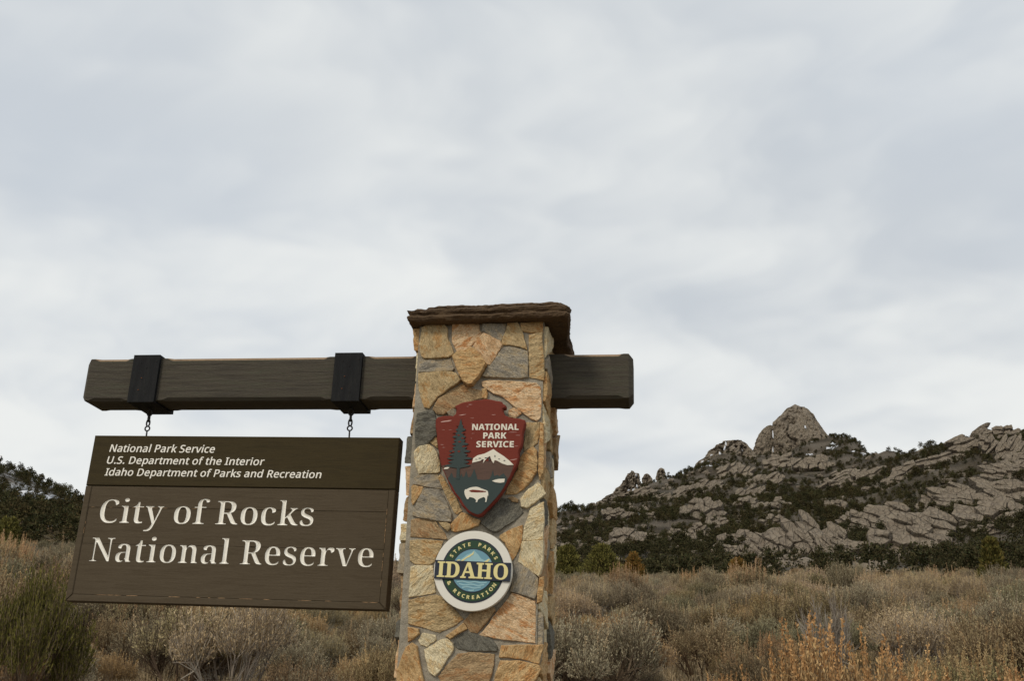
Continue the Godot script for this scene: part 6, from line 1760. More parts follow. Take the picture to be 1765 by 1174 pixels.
func build_mountain_rocks() -> void:
	var granite := [rgb(76, 68, 58), rgb(116, 105, 91), rgb(131, 120, 104), rgb(104, 93, 80), rgb(146, 134, 116)]
	M.granite = rock_mat(151, granite, 0.055, 110.0)
	M.granite_far = rock_mat(157, granite, 0.022, 200.0)
	M.snow = flat(Color(0.80, 0.81, 0.83), 0.8)
	var blocks := []
	for i in 6:
		blocks.append(block_mesh(60 + i, [3.2, 4.5, 6.0, 3.6, 5.0, 8.0][i]))
	var names := {
		"peak": ["granite_peak", "highest bare granite peak with a sheer grey face", "peak", 1.0, 24.0, 130, 260, 0.7],
		"buttress": ["granite_buttress", "rounded granite buttress leaning against the highest peak across a snowy cleft", "rock", 0.9, 12.0, 80, 140, 0.9],
		"shoulder": ["granite_shoulder", "broad grey granite shoulder streaked with snow, next below the highest peak", "rock", 0.8, 12.0, 70, 140, 1.5],
		"pin1": ["granite_pinnacle", "leftmost and widest of the three rock pinnacles on the far ridge", "rock", 0.8, 6.0, 50, 80, 2.0],
		"pin2": ["granite_pinnacle", "middle of the three rock pinnacles on the far ridge", "rock", 0.8, 4.0, 44, 64, 2.2],
		"pin3": ["granite_pinnacle", "slender upright pinnacle, rightmost of three on the far ridge", "rock", 0.8, 4.0, 44, 64, 2.2],
		"horn": ["granite_horn", "hooked rock horn on the skyline of the near ridge", "rock", 0.9, 5.0, 44, 72, 1.2],
		"knob": ["granite_dome", "rounded rock knob on the skyline at the picture's right edge", "rock", 0.9, 6.0, 44, 80, 1.6],
		"left_knob": ["granite_dome", "low rock knob where the far ridge drops towards the pillar", "rock", 0.9, 6.0, 44, 80, 1.8],
	}
	var sd := 300
	for q in ROCK_MASSES:
		sd += 7
		var n: Array = names[q[0]]
		var o := part(numbered(n[0]), mass_mesh(points(q[3], 1.0), n[3], sd, n[5], n[6], n[4], n[7]), M.granite_far if q[1].z < -700.0 else M.granite, self, q[1])
		o.rotation.y = -deg_to_rad(q[2])
		tag(o, n[1], n[2], "rocks on the skyline")
		for w in ROCK_SNOW:
			if w[0] == q[0]:
				var best := Vector3.ZERO
				var far := 1e9
				for ring in last_rings:
					for v in ring:
						var e := absf(v.x - w[1]) + absf(v.y - w[2])
						if v.z > 0.0 and e < far:
							far = e
							best = v
				drifts.append(o.transform * Transform3D(Basis.from_euler(Vector3(-0.5, 0, w[5])).scaled_local(Vector3(w[3], w[4], 1.6) * 1.25), best + Vector3(0, 0, 0.7)))
	var r := RandomNumberGenerator.new()
	r.seed = 91
	var k := 0
	for q in OUTCROPS:
		k += 1
		var c := Vector3(q[0], q[1], q[2])
		var w: float = q[3] * 1.0
		var h: float = q[4] * 0.98
		var slabby: bool = q[6] > 0.5
		var slope := clampf((land(c.x, c.z - 12.0) - land(c.x, c.z + 12.0)) / 24.0, 0.12, 1.2)
		var t := thing("rock_outcrop", outcrop_label(k), "rock", Vector3(c.x, land(c.x, c.z), c.z), "granite outcrops on the mountainside")
		outcrop_spots.append([Vector2(c.x, c.z), w * 0.48, h * 0.6])
		var bearing := atan2(c.x - 0.5, 5.0 - c.z)
		var dip := deg_to_rad(q[5])
		# the exposed face leans back into the slope and is split into slabs by joints
		var lean := deg_to_rad(r.randf_range(46.0, 60.0))
		var ex := Vector3(cos(bearing), 0, sin(bearing))
		var back := Vector3(sin(bearing), 0, -cos(bearing))
		var ey := back * cos(lean) + Vector3.UP * sin(lean)
		var face := Transform3D(Basis(ex, ey, ex.cross(ey)), Vector3(0, h * 0.12, 0))
		var tall := h * 1.15
		var aspect := r.randf_range(2.0, 3.4) if slabby else r.randf_range(1.0, 1.5)
		var span := Vector2(w, tall).length()
		var cell := clampf(sqrt(w * tall / (r.randf_range(12.0, 26.0) if slabby else r.randf_range(9.0, 18.0))), 1.2, 10.0) / sqrt(aspect)
		var unit := cell * 9.0
		for poly in rubble(Rect2(-span * 0.62 / aspect, -span * 0.62, span * 1.24 / aspect, span * 1.24), cell, cell * 0.02, 900 + k):
			var turned := PackedVector2Array()
			var mid := Vector2.ZERO
			for p in poly:
				var e := Vector2(p.x * aspect, p.y).rotated(dip)
				turned.append(e)
				mid += e / poly.size()
			var rho := Vector2(mid.x / (w * 0.5), mid.y / (tall * 0.5)).length() + r.randf_range(-0.18, 0.12)
			if rho > 1.0:
				continue
			var own := PackedVector2Array()
			for p in turned:
				own.append((p - mid) / unit)
			var swell := (1.0 - rho * rho) * h * (0.10 if slabby else 0.24)
			var o := part("slab" if slabby else "boulder", stone_mesh(own, r.randf_range(0.03, 0.06) * (1.0 if slabby else 1.5), 4000 + r.randi() % 100000, 0.03, 0.05), M.granite if c.z > -640.0 else M.granite_far, t)
			o.transform = face * Transform3D(Basis.from_euler(Vector3(r.randf_range(-0.14, 0.14), r.randf_range(-0.14, 0.14), 0.0)).scaled_local(Vector3(unit, unit, unit * r.randf_range(0.9, 1.6))), Vector3(mid.x, mid.y, swell + r.randf_range(-0.25, 0.4) * cell))
			# the slab runs back into the hill
		var core := part("bedrock", blocks[k % 6], M.granite if c.z > -640.0 else M.granite_far, t)
		core.transform = face * Transform3D(Basis.IDENTITY.scaled_local(Vector3(w * 0.92, tall * 0.92, h * 0.8)), Vector3(0, 0, -h * 0.34))
	# loose boulders between the trees
	var spots := []
	for i in 1500:
		var az := deg_to_rad(r.randf_range(-8.0, 24.0))
		var d := lerpf(190.0, 900.0, pow(r.randf(), 1.4))
		var x := 0.5 + d * sin(az)
		var z := 5.0 - d * cos(az)
		if patch.get_noise_2d(x * 1.1 + 500.0, z * 1.1) < -0.05:
			continue
		var s := r.randf_range(0.8, 2.4) * (1.0 + d / 700.0)
		spots.append(Transform3D(Basis.from_euler(Vector3(r.randf_range(-0.4, 0.4), r.randf() * TAU, r.randf_range(-0.5, 0.5))).scaled_local(Vector3(s * r.randf_range(1.0, 2.0), s * 0.8, s * 1.2)), Vector3(x, land(x, z) + s * 0.12, z)))
	scatter("rubble", blocks[0], M.granite, spots, "pale loose boulders strewn between the junipers on the mountainside", "rocks")
	# old snow lying in the clefts of the far rocks and under the trees of the other hill
	for s in SNOW:
		for i in int(s[4]):
			var x: float = s[0] + r.randf_range(-1, 1) * s[2]
			var z: float = s[1] + r.randf_range(-1, 1) * s[3]
			var k2: float = r.randf_range(0.6, 1.5) * s[5]
			drifts.append(Transform3D(Basis.from_euler(Vector3(r.randf_range(0.3, 0.8), r.randf_range(-0.6, 0.6), r.randf_range(-0.9, 0.9))).scaled_local(Vector3(k2 * 1.7, k2 * 0.35, k2 * 1.2)), Vector3(x, land(x, z) + 0.3 * k2, z)))
	scatter("snow", blocks[3], M.snow, drifts, "old snow patches lying between rocks and trees on the hills", "snow")

func outcrop_label(k: int) -> String:
	match k:
		1: return "steep leaning granite slabs split by parallel cracks, above the bare twiggy shrub"
		5: return "sloping granite slabs with a sharp upper left edge, in the middle of the near slope"
		10: return "large pale slabby outcrop high on the near slope at the right"
		16: return "pale rounded granite outcrop just above the three junipers"
		19: return "isolated pale boulder mass surrounded by dark junipers, below the shoulder"
	var q: Array = OUTCROPS[k - 1]
	var az := rad_to_deg(atan2(q[0] - 0.5, 5.0 - q[2]))
	var size := "large" if q[3] > 18.0 else ("small" if q[3] < 9.0 else "middling")
	var height := "low on the mountainside" if q[2] > -330.0 else ("halfway up the mountainside" if q[2] > -560.0 else "high below the skyline")
	var place := "near the pillar"
	if az > 15.0: place = "at the picture's right edge"
	elif az > 11.0: place = "under the hooked horn"
	elif az > 8.5: place = "right of the highest peak"
	elif az > 5.0: place = "under the highest peak"
	elif az > 1.5: place = "under the snowy shoulder"
	elif az > -2.0: place = "under the pinnacles"
	return "%s %s granite outcrop %s, %s" % [size, "slabby" if q[6] > 0.5 else "blocky", height, place]

func scatter(called: String, mesh: Mesh, m: Material, spots: Array, label: String, category: String, tints := []) -> MultiMeshInstance3D:
	var mm := MultiMesh.new()
	mm.transform_format = MultiMesh.TRANSFORM_3D
	mm.use_colors = not tints.is_empty()
	mm.mesh = mesh
	mm.instance_count = spots.size()
	for i in spots.size():
		mm.set_instance_transform(i, spots[i])
		if mm.use_colors:
			mm.set_instance_color(i, tints[i])
	var o := MultiMeshInstance3D.new()
	o.name = numbered(called)
	o.multimesh = mm
	o.material_override = m
	add_child(o)
	o.set_meta("kind", "stuff")
	o.set_meta("label", label)
	o.set_meta("category", category)
	return o

# ---------------------------------------------------------------- plants
class Leaves:
	var v := PackedVector3Array()
	var n := PackedVector3Array()
	var c := PackedColorArray()
	func tri(a: Vector3, b: Vector3, d: Vector3, col: Color) -> void:
		var m := (d - a).cross(b - a)
		if m.length_squared() < 1e-16:
			return
		m = m.normalized()
		v.append(a)
		v.append(b)
		v.append(d)
		for k in 3:
			n.append(m)
			c.append(col)
	func quad(a: Vector3, b: Vector3, d: Vector3, e: Vector3, col: Color) -> void:
		tri(a, b, d, col)
		tri(a, d, e, col)
	# thin three-sided stem from a to b
	func stem(a: Vector3, b: Vector3, ra: float, rb: float, col: Color) -> void:
		var d := (b - a).normalized()
		var u := d.cross(Vector3(0.3, 0.1, 0.94)).normalized()
		var w := d.cross(u)
		for k in 3:
			var p := u * cos(TAU * k / 3) + w * sin(TAU * k / 3)
			var q := u * cos(TAU * (k + 1) / 3) + w * sin(TAU * (k + 1) / 3)
			quad(a + p * ra, b + p * rb, b + q * rb, a + q * ra, col)
	func leaf(at: Vector3, dir: Vector3, side: Vector3, len: float, wide: float, col: Color) -> void:
		var m := at + dir * len * 0.55
		tri(at, m - side * wide, at + dir * len, col)
		tri(at, at + dir * len, m + side * wide, col)
	func mesh() -> ArrayMesh:
		var arr := []
		arr.resize(Mesh.ARRAY_MAX)
		arr[Mesh.ARRAY_VERTEX] = v
		arr[Mesh.ARRAY_NORMAL] = n
		arr[Mesh.ARRAY_COLOR] = c
		var out := ArrayMesh.new()
		out.add_surface_from_arrays(Mesh.PRIMITIVE_TRIANGLES, arr)
		return out

func any_dir(r: RandomNumberGenerator) -> Vector3:
	var z := r.randf_range(-1, 1)
	var a := r.randf() * TAU
	var s := sqrt(1.0 - z * z)
	return Vector3(s * cos(a), z, s * sin(a))

func across(d: Vector3, r: RandomNumberGenerator) -> Vector3:
	return d.cross(any_dir(r)).normalized()

# distant conifer crown, about one unit high: leaf-sized faces through a lumpy volume
func far_tree(sd: int, cone: float, count: int, cols: Array) -> ArrayMesh:
	var r := RandomNumberGenerator.new()
	r.seed = sd
	var l := Leaves.new()
	var lumps := []
	for i in 16:
		var y := r.randf_range(0.06, 0.90)
		var reach := (1.0 - pow(y, 1.0 + cone)) * 0.34 + 0.05
		var a := r.randf() * TAU
		lumps.append([Vector3(cos(a) * reach * r.randf_range(0.4, 1.0), y, sin(a) * reach * r.randf_range(0.4, 1.0)), r.randf_range(0.10, 0.19)])
	for i in count:
		var q: Array = lumps[r.randi() % lumps.size()]
		var d := any_dir(r)
		var p: Vector3 = q[0] + d * q[1] * pow(r.randf(), 0.4)
		var out := (d + Vector3(0, 0.5, 0) + any_dir(r) * 0.5).normalized()
		var c: Color = cols[r.randi() % cols.size()]
		l.leaf(p, out, across(out, r), r.randf_range(0.07, 0.13), r.randf_range(0.022, 0.04), c)
	return l.mesh()

# a juniper near enough to show its sprays; returns [trunk mesh, crown mesh], height 1
func juniper(sd: int, cols: Array, cone: float, wide: float) -> Array:
	var r := RandomNumberGenerator.new()
	r.seed = sd
	var tr := Leaves.new()
	var bark := lin(78, 64, 50)
	tr.stem(Vector3(0, -0.05, 0), Vector3(0.01, 0.45, 0.0), 0.045, 0.03, bark)
	tr.stem(Vector3(0.01, 0.45, 0), Vector3(0.0, 0.9, 0.01), 0.03, 0.008, bark)
	var l := Leaves.new()
	for i in 230:
		var y := pow(r.randf(), 1.15) * 0.95 + 0.02
		var reach := wide * (pow(1.0 - y, cone) * 1.15 + 0.06) * r.randf_range(0.75, 1.08)
		if y < 0.16:
			reach *= 0.75 + y * 1.5
		var a := r.randf() * TAU
		var tip := Vector3(cos(a) * reach, y + reach * 0.18, sin(a) * reach)
		var root := Vector3(0, maxf(0.05, y - reach * 0.35), 0)
		tr.stem(root, tip, 0.008, 0.003, bark)
		for k in 46:
			var f := sqrt(r.randf_range(0.12, 1.0))
			var p := root.lerp(tip, f) + any_dir(r) * 0.055 * (0.5 + f * 0.6)
			var d := ((tip - root).normalized() + Vector3(0, 0.8, 0) + any_dir(r) * 0.8).normalized()
			var c: Color = cols[r.randi() % cols.size()]
			l.leaf(p, d, across(d, r), r.randf_range(0.035, 0.07), r.randf_range(0.008, 0.015), c)
	return [tr.mesh(), l.mesh()]

# rounded shrub: lobes covered with short leafy twigs that point up and out, woody stems below; reach and height about one
func sagebrush(sd: int, leaf_cols: Array, twig_cols: Array, twigs: int, leaves: int, upright: float, spikes: float, spike_cols: Array) -> ArrayMesh:
	var r := RandomNumberGenerator.new()
	r.seed = sd
	var l := Leaves.new()
	var lobes := []
	for i in 11:
		var a := r.randf() * TAU
		var out := pow(r.randf(), 0.6) * (0.66 - upright * 0.25)
		var h := sqrt(maxf(0.12, 1.0 - out * out * 1.2)) * r.randf_range(0.55, 0.78)
		lobes.append([Vector3(cos(a) * out, h, sin(a) * out), r.randf_range(0.17, 0.31)])
		var mid: Vector3 = lobes[i][0] * 0.5 + Vector3(0, -0.04, 0) + any_dir(r) * 0.04
		var c: Color = twig_cols[r.randi() % twig_cols.size()]
		l.stem(Vector3(cos(a), 0, sin(a)) * 0.06, mid, 0.024, 0.016, c)
		l.stem(mid, lobes[i][0], 0.016, 0.009, c)
		for f in 9:
			l.stem(mid.lerp(lobes[i][0], r.randf()), lobes[i][0] + any_dir(r) * lobes[i][1] * 0.8, 0.007, 0.003, c)
	for i in twigs:
		var q: Array = lobes[r.randi() % lobes.size()]
		var d := any_dir(r)
		d.y = absf(d.y) * 1.1 - 0.25
		d = d.normalized()
		var p: Vector3 = q[0] + d * q[1] * r.randf_range(0.35, 0.9)
		var ax := (d * (0.8 - upright * 0.4) + Vector3(0, 0.75 + upright, 0) + any_dir(r) * 0.35).normalized()
		var len := r.randf_range(0.10, 0.24)
		var c: Color = leaf_cols[r.randi() % leaf_cols.size()]
		l.leaf(p, ax, across(ax, r), len * 1.1, 0.0035, twig_cols[r.randi() % twig_cols.size()])
		for k in leaves:
			var g := r.randf_range(0.15, 1.0)
			var e := (ax * 1.1 + any_dir(r) * 0.75).normalized()
			l.leaf(p + ax * len * g, e, across(e, r), r.randf_range(0.018, 0.040), r.randf_range(0.0038, 0.0068), c if r.randf() < 0.7 else leaf_cols[r.randi() % leaf_cols.size()])
		if r.randf() < spikes:
			var up := (ax + Vector3(0, 1.2, 0)).normalized()
			var tall := r.randf_range(0.24, 0.46)
			var top := p + up * tall
			var sc: Color = spike_cols[r.randi() % spike_cols.size()]
			l.stem(p, top, 0.0035, 0.0015, sc.darkened(0.15))
			for k in 60:
				var g := r.randf_range(0.3, 1.0)
				var e := (any_dir(r) + Vector3(0, 1.0, 0)).normalized()
				l.leaf(p.lerp(top, g) + any_dir(r) * 0.03 * (1.15 - g), e, across(e, r), r.randf_range(0.012, 0.026), r.randf_range(0.004, 0.007), sc if r.randf() < 0.6 else spike_cols[r.randi() % spike_cols.size()])
	return l.mesh()

func bare_shrub(sd: int, cols: Array, stems: int) -> ArrayMesh:
	var r := RandomNumberGenerator.new()
	r.seed = sd
	var l := Leaves.new()
	for i in stems:
		var a := r.randf() * TAU
		var out := sqrt(r.randf()) * 0.75
		var d := Vector3(cos(a) * out, 1.0, sin(a) * out).normalized()
		twig(l, r, Vector3(cos(a), 0, sin(a)) * 0.05, d, r.randf_range(0.30, 0.42), 0.024, 0, cols)
	return l.mesh()

func twig(l: Leaves, r: RandomNumberGenerator, at: Vector3, d: Vector3, len: float, rad: float, level: int, cols: Array) -> void:
	var c: Color = cols[r.randi() % cols.size()]
	var p := at
	for k in 3:
		d = (d + any_dir(r) * 0.16 + Vector3(0, 0.05, 0)).normalized()
		var q := p + d * len / 3.0
		l.stem(p, q, rad * (1.0 - k * 0.2), rad * (0.8 - k * 0.2), c)
		p = q
		if level < 3:
			for j in (2 if level > 0 else 1):
				twig(l, r, p, (d + any_dir(r) * 0.65).normalized(), len * r.randf_range(0.5, 0.75), rad * 0.55, level + 1, cols)

func grass_tuft(sd: int, cols: Array, blades: int, flop: float) -> ArrayMesh:
	var r := RandomNumberGenerator.new()
	r.seed = sd
	var l := Leaves.new()
	for i in blades:
		var a := r.randf() * TAU
		var d := Vector3(cos(a), 0, sin(a))
		var p := d * r.randf() * 0.22 + Vector3(r.randf_range(-1, 1), 0, r.randf_range(-1, 1)) * 0.12
		var h := r.randf_range(0.4, 1.0)
		var reach := r.randf_range(0.1, 0.7) * flop
		var side := d.cross(Vector3.UP).rotated(Vector3.UP, r.randf_range(-0.8, 0.8))
		var c: Color = cols[r.randi() % cols.size()]
		var w := r.randf_range(0.006, 0.013)
		var m := p + d * reach * 0.35 + Vector3(0, h * 0.62, 0)
		var e := p + d * reach + Vector3(0, h * (1.0 - 0.35 * reach), 0)
		l.quad(p - side * w, m - side * w * 0.7, m + side * w * 0.7, p + side * w, c)
		l.tri(m - side * w * 0.7, e, m + side * w * 0.7, c)
	return l.mesh()

# ---------------------------------------------------------------- woods on the hills
func juniper_label(p: Vector3) -> String:
	var az := rad_to_deg(atan2(p.x - 0.5, 5.0 - p.z))
	var row := "in the front row" if p.z > -175.0 else ("in the second row" if p.z > -215.0 else "low on the mountainside")
	var place := "behind the three junipers"
	if az > 15.0: place = "at the picture's right edge"
	elif az > 11.0: place = "below the large pale slabs"
	elif az > 8.0: place = "right of the leaning slabs"
	elif az > 5.0: place = "below the leaning slabs"
	elif az > 1.0: place = "below the rock shoulder"
	return "dark juniper %s, %s" % [row, place]

func build_woods() -> void:
	var r := RandomNumberGenerator.new()
	r.seed = 404
	var dark := [lin(64, 62, 40), lin(54, 57, 38), lin(76, 73, 48), lin(68, 60, 42)]
	var kinds := [far_tree(1, 0.2, 330, dark), far_tree(2, 0.8, 330, dark), far_tree(3, 0.45, 300, dark), far_tree(4, 0.0, 300, dark)]
	var bl := Leaves.new()
	bl.stem(Vector3(0, -0.15, 0), Vector3(0.02, 0.45, 0.0), 0.035, 0.02, lin(70, 60, 48))
	var bole := bl.mesh()
	var spots := [[], [], [], []]
	var tints := [[], [], [], []]
	var near := []
	for i in 60000:
		var az := deg_to_rad(r.randf_range(-40.0, 25.0))
		var d := lerpf(118.0, 1150.0, pow(r.randf(), 0.8))
		if az < deg_to_rad(-12.0) and (d > 460.0 or az > deg_to_rad(-24.0)):
			continue
		if d > 700.0 and az < deg_to_rad(-4.0):
			continue
		var x := 0.5 + d * sin(az)
		var z := 5.0 - d * cos(az)
		var wood := 0.60 + patch.get_noise_2d(x * 0.9 + 40.0, z * 0.9) * 1.1 + patch.get_noise_2d(x * 3.5, z * 3.5 + 90.0) * 0.6
		if az < deg_to_rad(-20.0):
			wood += 0.12
		elif d > 1000.0 and az > deg_to_rad(9.4):
			wood += 0.8
		elif d > 620.0:
			wood -= 0.30
		elif d < 250.0 and az > deg_to_rad(4.0) and az < deg_to_rad(14.0):
			wood -= 0.45
		elif d < 200.0:
			wood -= 0.05
		else:
			wood += 0.2
		var on_rock := false
		for o in outcrop_spots:
			var q: Vector2 = Vector2(x, z) - o[0]
			if absf(q.x) < o[1] and absf(q.y) < o[2]:
				on_rock = true
				break
		if on_rock and r.randf() < 0.93:
			continue
		if r.randf() > wood:
			continue
		var h := lerpf(1.3, 3.9, pow(r.randf(), 1.3)) * (1.0 if d < 500.0 else 1.2)
		var k := r.randi() % 4
		var tr := Transform3D(Basis(Vector3.UP, r.randf() * TAU).scaled_local(Vector3(h * r.randf_range(0.95, 1.35), h, h * r.randf_range(0.95, 1.35))), Vector3(x, land(x, z), z))
		var tone := r.randf_range(0.7, 1.45)
		var warm := r.randf_range(0.92, 1.15)
		if d < 300.0 and az > deg_to_rad(-6.0) and az < deg_to_rad(18.5):
			near.append([d, k, tr])
		else:
			spots[k].append(tr)
			tints[k].append(Color(tone * warm, tone, tone * 0.95))
	near.sort_custom(func(a, b): return a[0] < b[0])
	for i in near.size():
		var q: Array = near[i]
		if i < 200:
			var at: Vector3 = q[2].origin
			var o := thing("mountain_juniper", juniper_label(at), "tree", at, "junipers low on the mountainside")
			var own := Transform3D(q[2].basis, Vector3.ZERO)
			part("crown", kinds[q[1]], M.plant, o).transform = own
			part("trunk", bole, M.twig, o).transform = own
		else:
			spots[q[1]].append(q[2])
			tints[q[1]].append(Color(1, 1, 1))
	for k in 4:
		scatter("woodland", kinds[k], M.plant, spots[k], "dark juniper and pinyon woodland covering the rocky hillsides", "woodland", tints[k])
	# single trees standing out at the edge of the sagebrush
	var green := [lin(112, 108, 58), lin(98, 96, 52), lin(128, 120, 68), lin(88, 84, 48)]
	var brown := [lin(150, 110, 58), lin(132, 102, 54), lin(118, 98, 54), lin(106, 92, 52)]
	var olive := [lin(100, 94, 48), lin(88, 86, 44), lin(112, 100, 54), lin(78, 74, 40)]
	for s in LONE_TREES:
		var cols: Array = {"green": green, "brown": brown, "olive": olive}[s[0]]
		var t := thing("juniper_tree", s[1], "tree", Vector3(s[2], land(s[2], s[3]) - 0.05, s[3]), "junipers at the edge of the sagebrush")
		var m := juniper(int(s[2] * 10) + 77, cols, s[6], s[5] / s[4])
		var a := part("trunk", m[0], M.twig, t)
		var b := part("crown", m[1], M.plant, t)
		a.scale = Vector3.ONE * s[4]
		b.scale = Vector3.ONE * s[4]

# ---------------------------------------------------------------- sagebrush slope
func where(p: Vector3) -> String:
	var az := rad_to_deg(atan2(p.x - 0.5, 5.0 - p.z))
	var d := 5.0 - p.z
	var row := "nearest row" if d < 8.5 else ("second row" if d < 11.0 else ("middle rows" if d < 14.0 else "farther rows"))
	var place := "at the picture's right edge"
	if az < -27.0: place = "left of the board"
	elif az < -21.0: place = "below the board's free end"
	elif az < -13.5: place = "below the board near the pillar"
	elif az < -4.0: place = "beside the pillar"
	elif az < 3.0: place = "in front of the junipers"
	elif az < 10.0: place = "around the tall bare shrub"
	return "%s %s" % [row, place]

func build_field() -> void:
	var r := RandomNumberGenerator.new()
	r.seed = 777
	var sage := [lin(174, 164, 137), lin(158, 149, 124), lin(186, 175, 146), lin(140, 131, 108)]
	var olive := [lin(180, 166, 126), lin(162, 149, 113), lin(193, 177, 136), lin(140, 128, 98)]
	var dry := [lin(192, 171, 138), lin(175, 155, 125), lin(157, 139, 113), lin(206, 184, 147)]
	var rusty := [lin(196, 164, 126), lin(182, 147, 108), lin(206, 178, 140), lin(172, 140, 106)]
	var bark := [lin(112, 97, 80), lin(126, 111, 94), lin(92, 78, 64)]
	var grey := [lin(168, 158, 144), lin(150, 139, 126), lin(132, 121, 109)]
	var straw := [lin(190, 172, 140), lin(170, 153, 124), lin(204, 184, 150), lin(148, 133, 108)]
	var kinds := [
		["sagebrush", sagebrush(1, sage, bark, 1500, 10, 0.0, 0.01, dry), 0.95],
		["sagebrush", sagebrush(2, sage, bark, 1500, 9, 0.3, 0.01, dry), 1.05],
		["sagebrush", sagebrush(3, olive, bark, 1400, 10, 0.15, 0.01, dry), 0.95],
		["dry_shrub", sagebrush(4, dry, grey, 1700, 8, 0.28, 0.02, dry), 1.0],
		["seed_stalk_shrub", sagebrush(5, dry, bark, 1300, 9, 0.45, 0.12, rusty), 1.05],
		["seed_stalk_shrub", sagebrush(6, olive, bark, 1100, 9, 0.4, 0.08, rusty), 1.1],
		["dead_shrub", bare_shrub(7, grey, 9), 1.0],
	]
	var words := {
		"sagebrush": ["grey-green sagebrush bush", "shrub", "sagebrush on the slope"],
		"dry_shrub": ["dry tan shrub with thin tips", "shrub", "dry tan shrubs on the slope"],
		"seed_stalk_shrub": ["shrub with upright rust-coloured seed stalks", "shrub", "rust-coloured seed stalks"],
		"dead_shrub": ["bare grey twiggy bush", "shrub", "bare grey bushes"],
	}
	# every shrub's place, nearest first
	var spots := []
	var d := 6.2
	while d < 140.0:
		var gap := 0.92 + d * 0.010
		var x := -0.82 * d - 2.0
		while x < 0.48 * d + 2.0:
			var px := x + r.randf_range(-0.45, 0.45) * gap
			var pz := 5.0 - d + r.randf_range(-0.45, 0.45) * gap
			x += gap
			if Vector2(px + 0.26, pz + 0.1).length() < 0.85:
				continue
			var keep := true
			for s in KEEP_CLEAR:
				if Vector2(px, pz).distance_to(Vector2(s[0], s[1])) < s[2]:
					keep = false
			if not keep:
				continue
			var n := patch.get_noise_2d(px * 2.2, pz * 2.2)
			var n2 := patch.get_noise_2d(px * 1.3 + 300.0, pz * 1.3)
			var k := 0
			var roll := r.randf() + n * 0.5
			if roll < 0.20: k = 0
			elif roll < 0.34: k = 1
			elif roll < 0.46: k = 2
			elif roll < 0.80: k = 3
			elif roll < 0.90: k = 1
			else: k = 2
			if r.randf() < 0.05:
				k = 4 + r.randi() % 2
			if r.randf() < 0.02:
				k = 6
			if d < 9.0 and px > 1.0 and r.randf() < 0.7:
				k = 4 + r.randi() % 2
			var size: float = lerpf(0.38, 1.05, pow(r.randf(), 1.25)) * (1.0 + n2 * 0.5)
			if px < -8.0:
				size *= 1.25
			if d < 10.0:
				size = minf(size, 0.74 if k > 3 and px > 1.0 else 0.50 + 0.03 * (d - 6.0))
			var tall: float = r.randf_range(0.95, 1.32) * kinds[k][2]
			spots.append([Vector2(px, pz).distance_to(Vector2(0.5, 5.0)), k, Transform3D(Basis(Vector3.UP, r.randf() * TAU).scaled_local(Vector3(size, size * tall, size)), Vector3(px, land(px, pz) - 0.03, pz))])
		d += gap * 0.8
	# a thicket of seed stalks close by, right of the pillar
	for i in 17:
		var px := 0.95 + i * 0.23 + r.randf_range(-0.1, 0.1)
		var pz := 5.0 - r.randf_range(6.5, 8.6)
		var k := 4 if r.randf() < 0.7 else 5
		var hides := false
		for q in KEEP_CLEAR:
			if Vector2(px, pz).distance_to(Vector2(q[0], q[1])) < q[2] * 0.8:
				hides = true
		if hides:
			continue
		var size := r.randf_range(0.42, 0.66) + 0.05 * clampf(px - 2.0, -1.0, 1.5)
		spots.append([Vector2(px, pz).distance_to(Vector2(0.5, 5.0)), k, Transform3D(Basis(Vector3.UP, r.randf() * TAU).scaled_local(Vector3(size, size * r.randf_range(1.0, 1.25), size)), Vector3(px, land(px, pz) - 0.03, pz))])
	spots.sort_custom(func(a, b): return a[0] < b[0])
	var rest := [[], [], [], [], [], [], []]
	var tints := [[], [], [], [], [], [], []]
	var made := 0
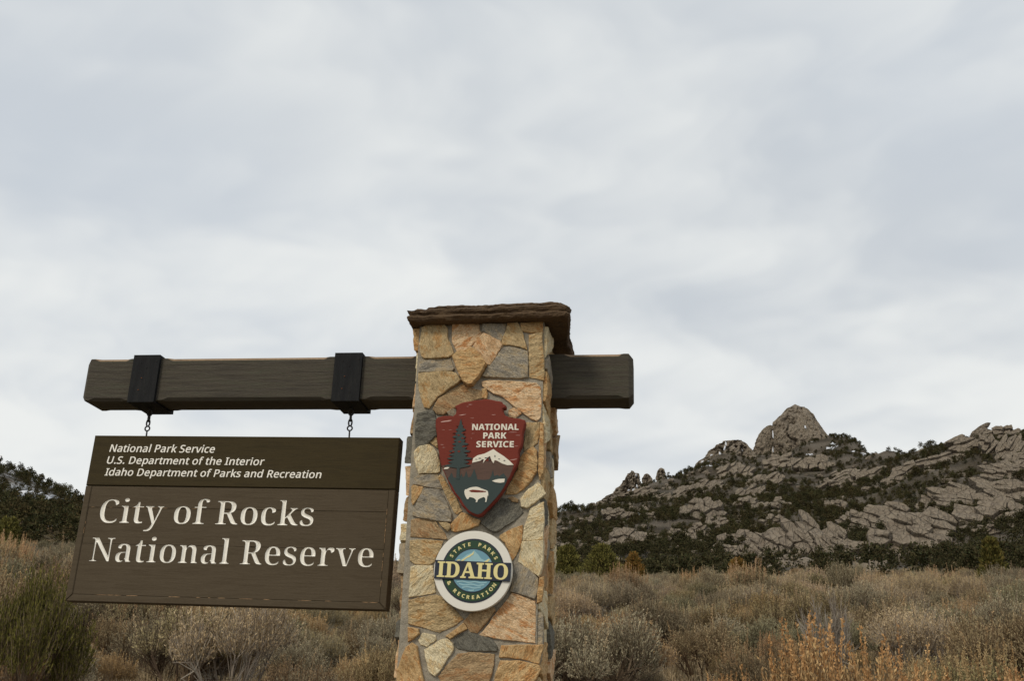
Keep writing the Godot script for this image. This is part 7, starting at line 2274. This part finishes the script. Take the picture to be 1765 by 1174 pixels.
	for s in spots:
		var k: int = s[1]
		var at: Vector3 = s[2].origin
		var az := atan2(at.x - 0.5, 5.0 - at.z)
		if made < 300 and az > deg_to_rad(-36.0) and az < deg_to_rad(20.0):
			made += 1
			var o := part(numbered(kinds[k][0]), kinds[k][1], M["bush_%d" % (r.randi() % 6)], self)
			o.transform = s[2]
			var w: Array = words[kinds[k][0]]
			tag(o, w[0] + ", " + where(at), w[1], w[2])
		else:
			rest[k].append(s[2])
			var tone := r.randf_range(0.68, 1.05)
			tints[k].append(Color(tone * r.randf_range(0.96, 1.06), tone, tone * r.randf_range(0.92, 1.04)))
	for k in 7:
		scatter("shrubbery", kinds[k][1], M.plant, rest[k], "sagebrush cover of the farther slope up to its crest", "shrubs", tints[k])
	# dry grass everywhere between
	var tufts := [grass_tuft(21, straw, 46, 1.0), grass_tuft(22, straw, 40, 1.7), grass_tuft(23, straw, 52, 0.6)]
	var gs := [[], [], []]
	var gt := [[], [], []]
	for i in 14000:
		var dd := lerpf(5.6, 80.0, pow(r.randf(), 1.7))
		var x := r.randf_range(-0.85 * dd - 1.0, 0.5 * dd + 1.0)
		var z := 5.0 - dd
		if Vector2(x + 0.26, z + 0.1).length() < 0.6:
			continue
		var s := r.randf_range(0.16, 0.44)
		var k := r.randi() % 3
		gs[k].append(Transform3D(Basis(Vector3.UP, r.randf() * TAU).scaled_local(Vector3(s * 1.2, s, s * 1.2)), Vector3(x, land(x, z) - 0.01, z)))
		var tone := r.randf_range(0.7, 1.1)
		gt[k].append(Color(tone, tone * 0.99, tone * 0.97))
	for k in 3:
		scatter("grass", tufts[k], M.plant, gs[k], "dry straw-coloured bunch grass between the shrubs", "grass", gt[k])
	# plants that stand out
	var green := [lin(108, 104, 52), lin(94, 92, 46), lin(124, 117, 62), lin(80, 78, 42)]
	for s in LONE_SHRUBS:
		var m: ArrayMesh
		if s[0] == "green":
			m = sagebrush(55, green, bark, 3000, 10, 0.12, 0.0, green)
		else:
			m = bare_shrub(88, grey, 13)
		var o := part(numbered("green_broom_shrub" if s[0] == "green" else "twiggy_shrub"), m, M.plant, self, Vector3(s[2], land(s[2], s[3]) - 0.03, s[3]))
		o.scale = Vector3(s[5], s[4], s[5])
		tag(o, s[1], "shrub")
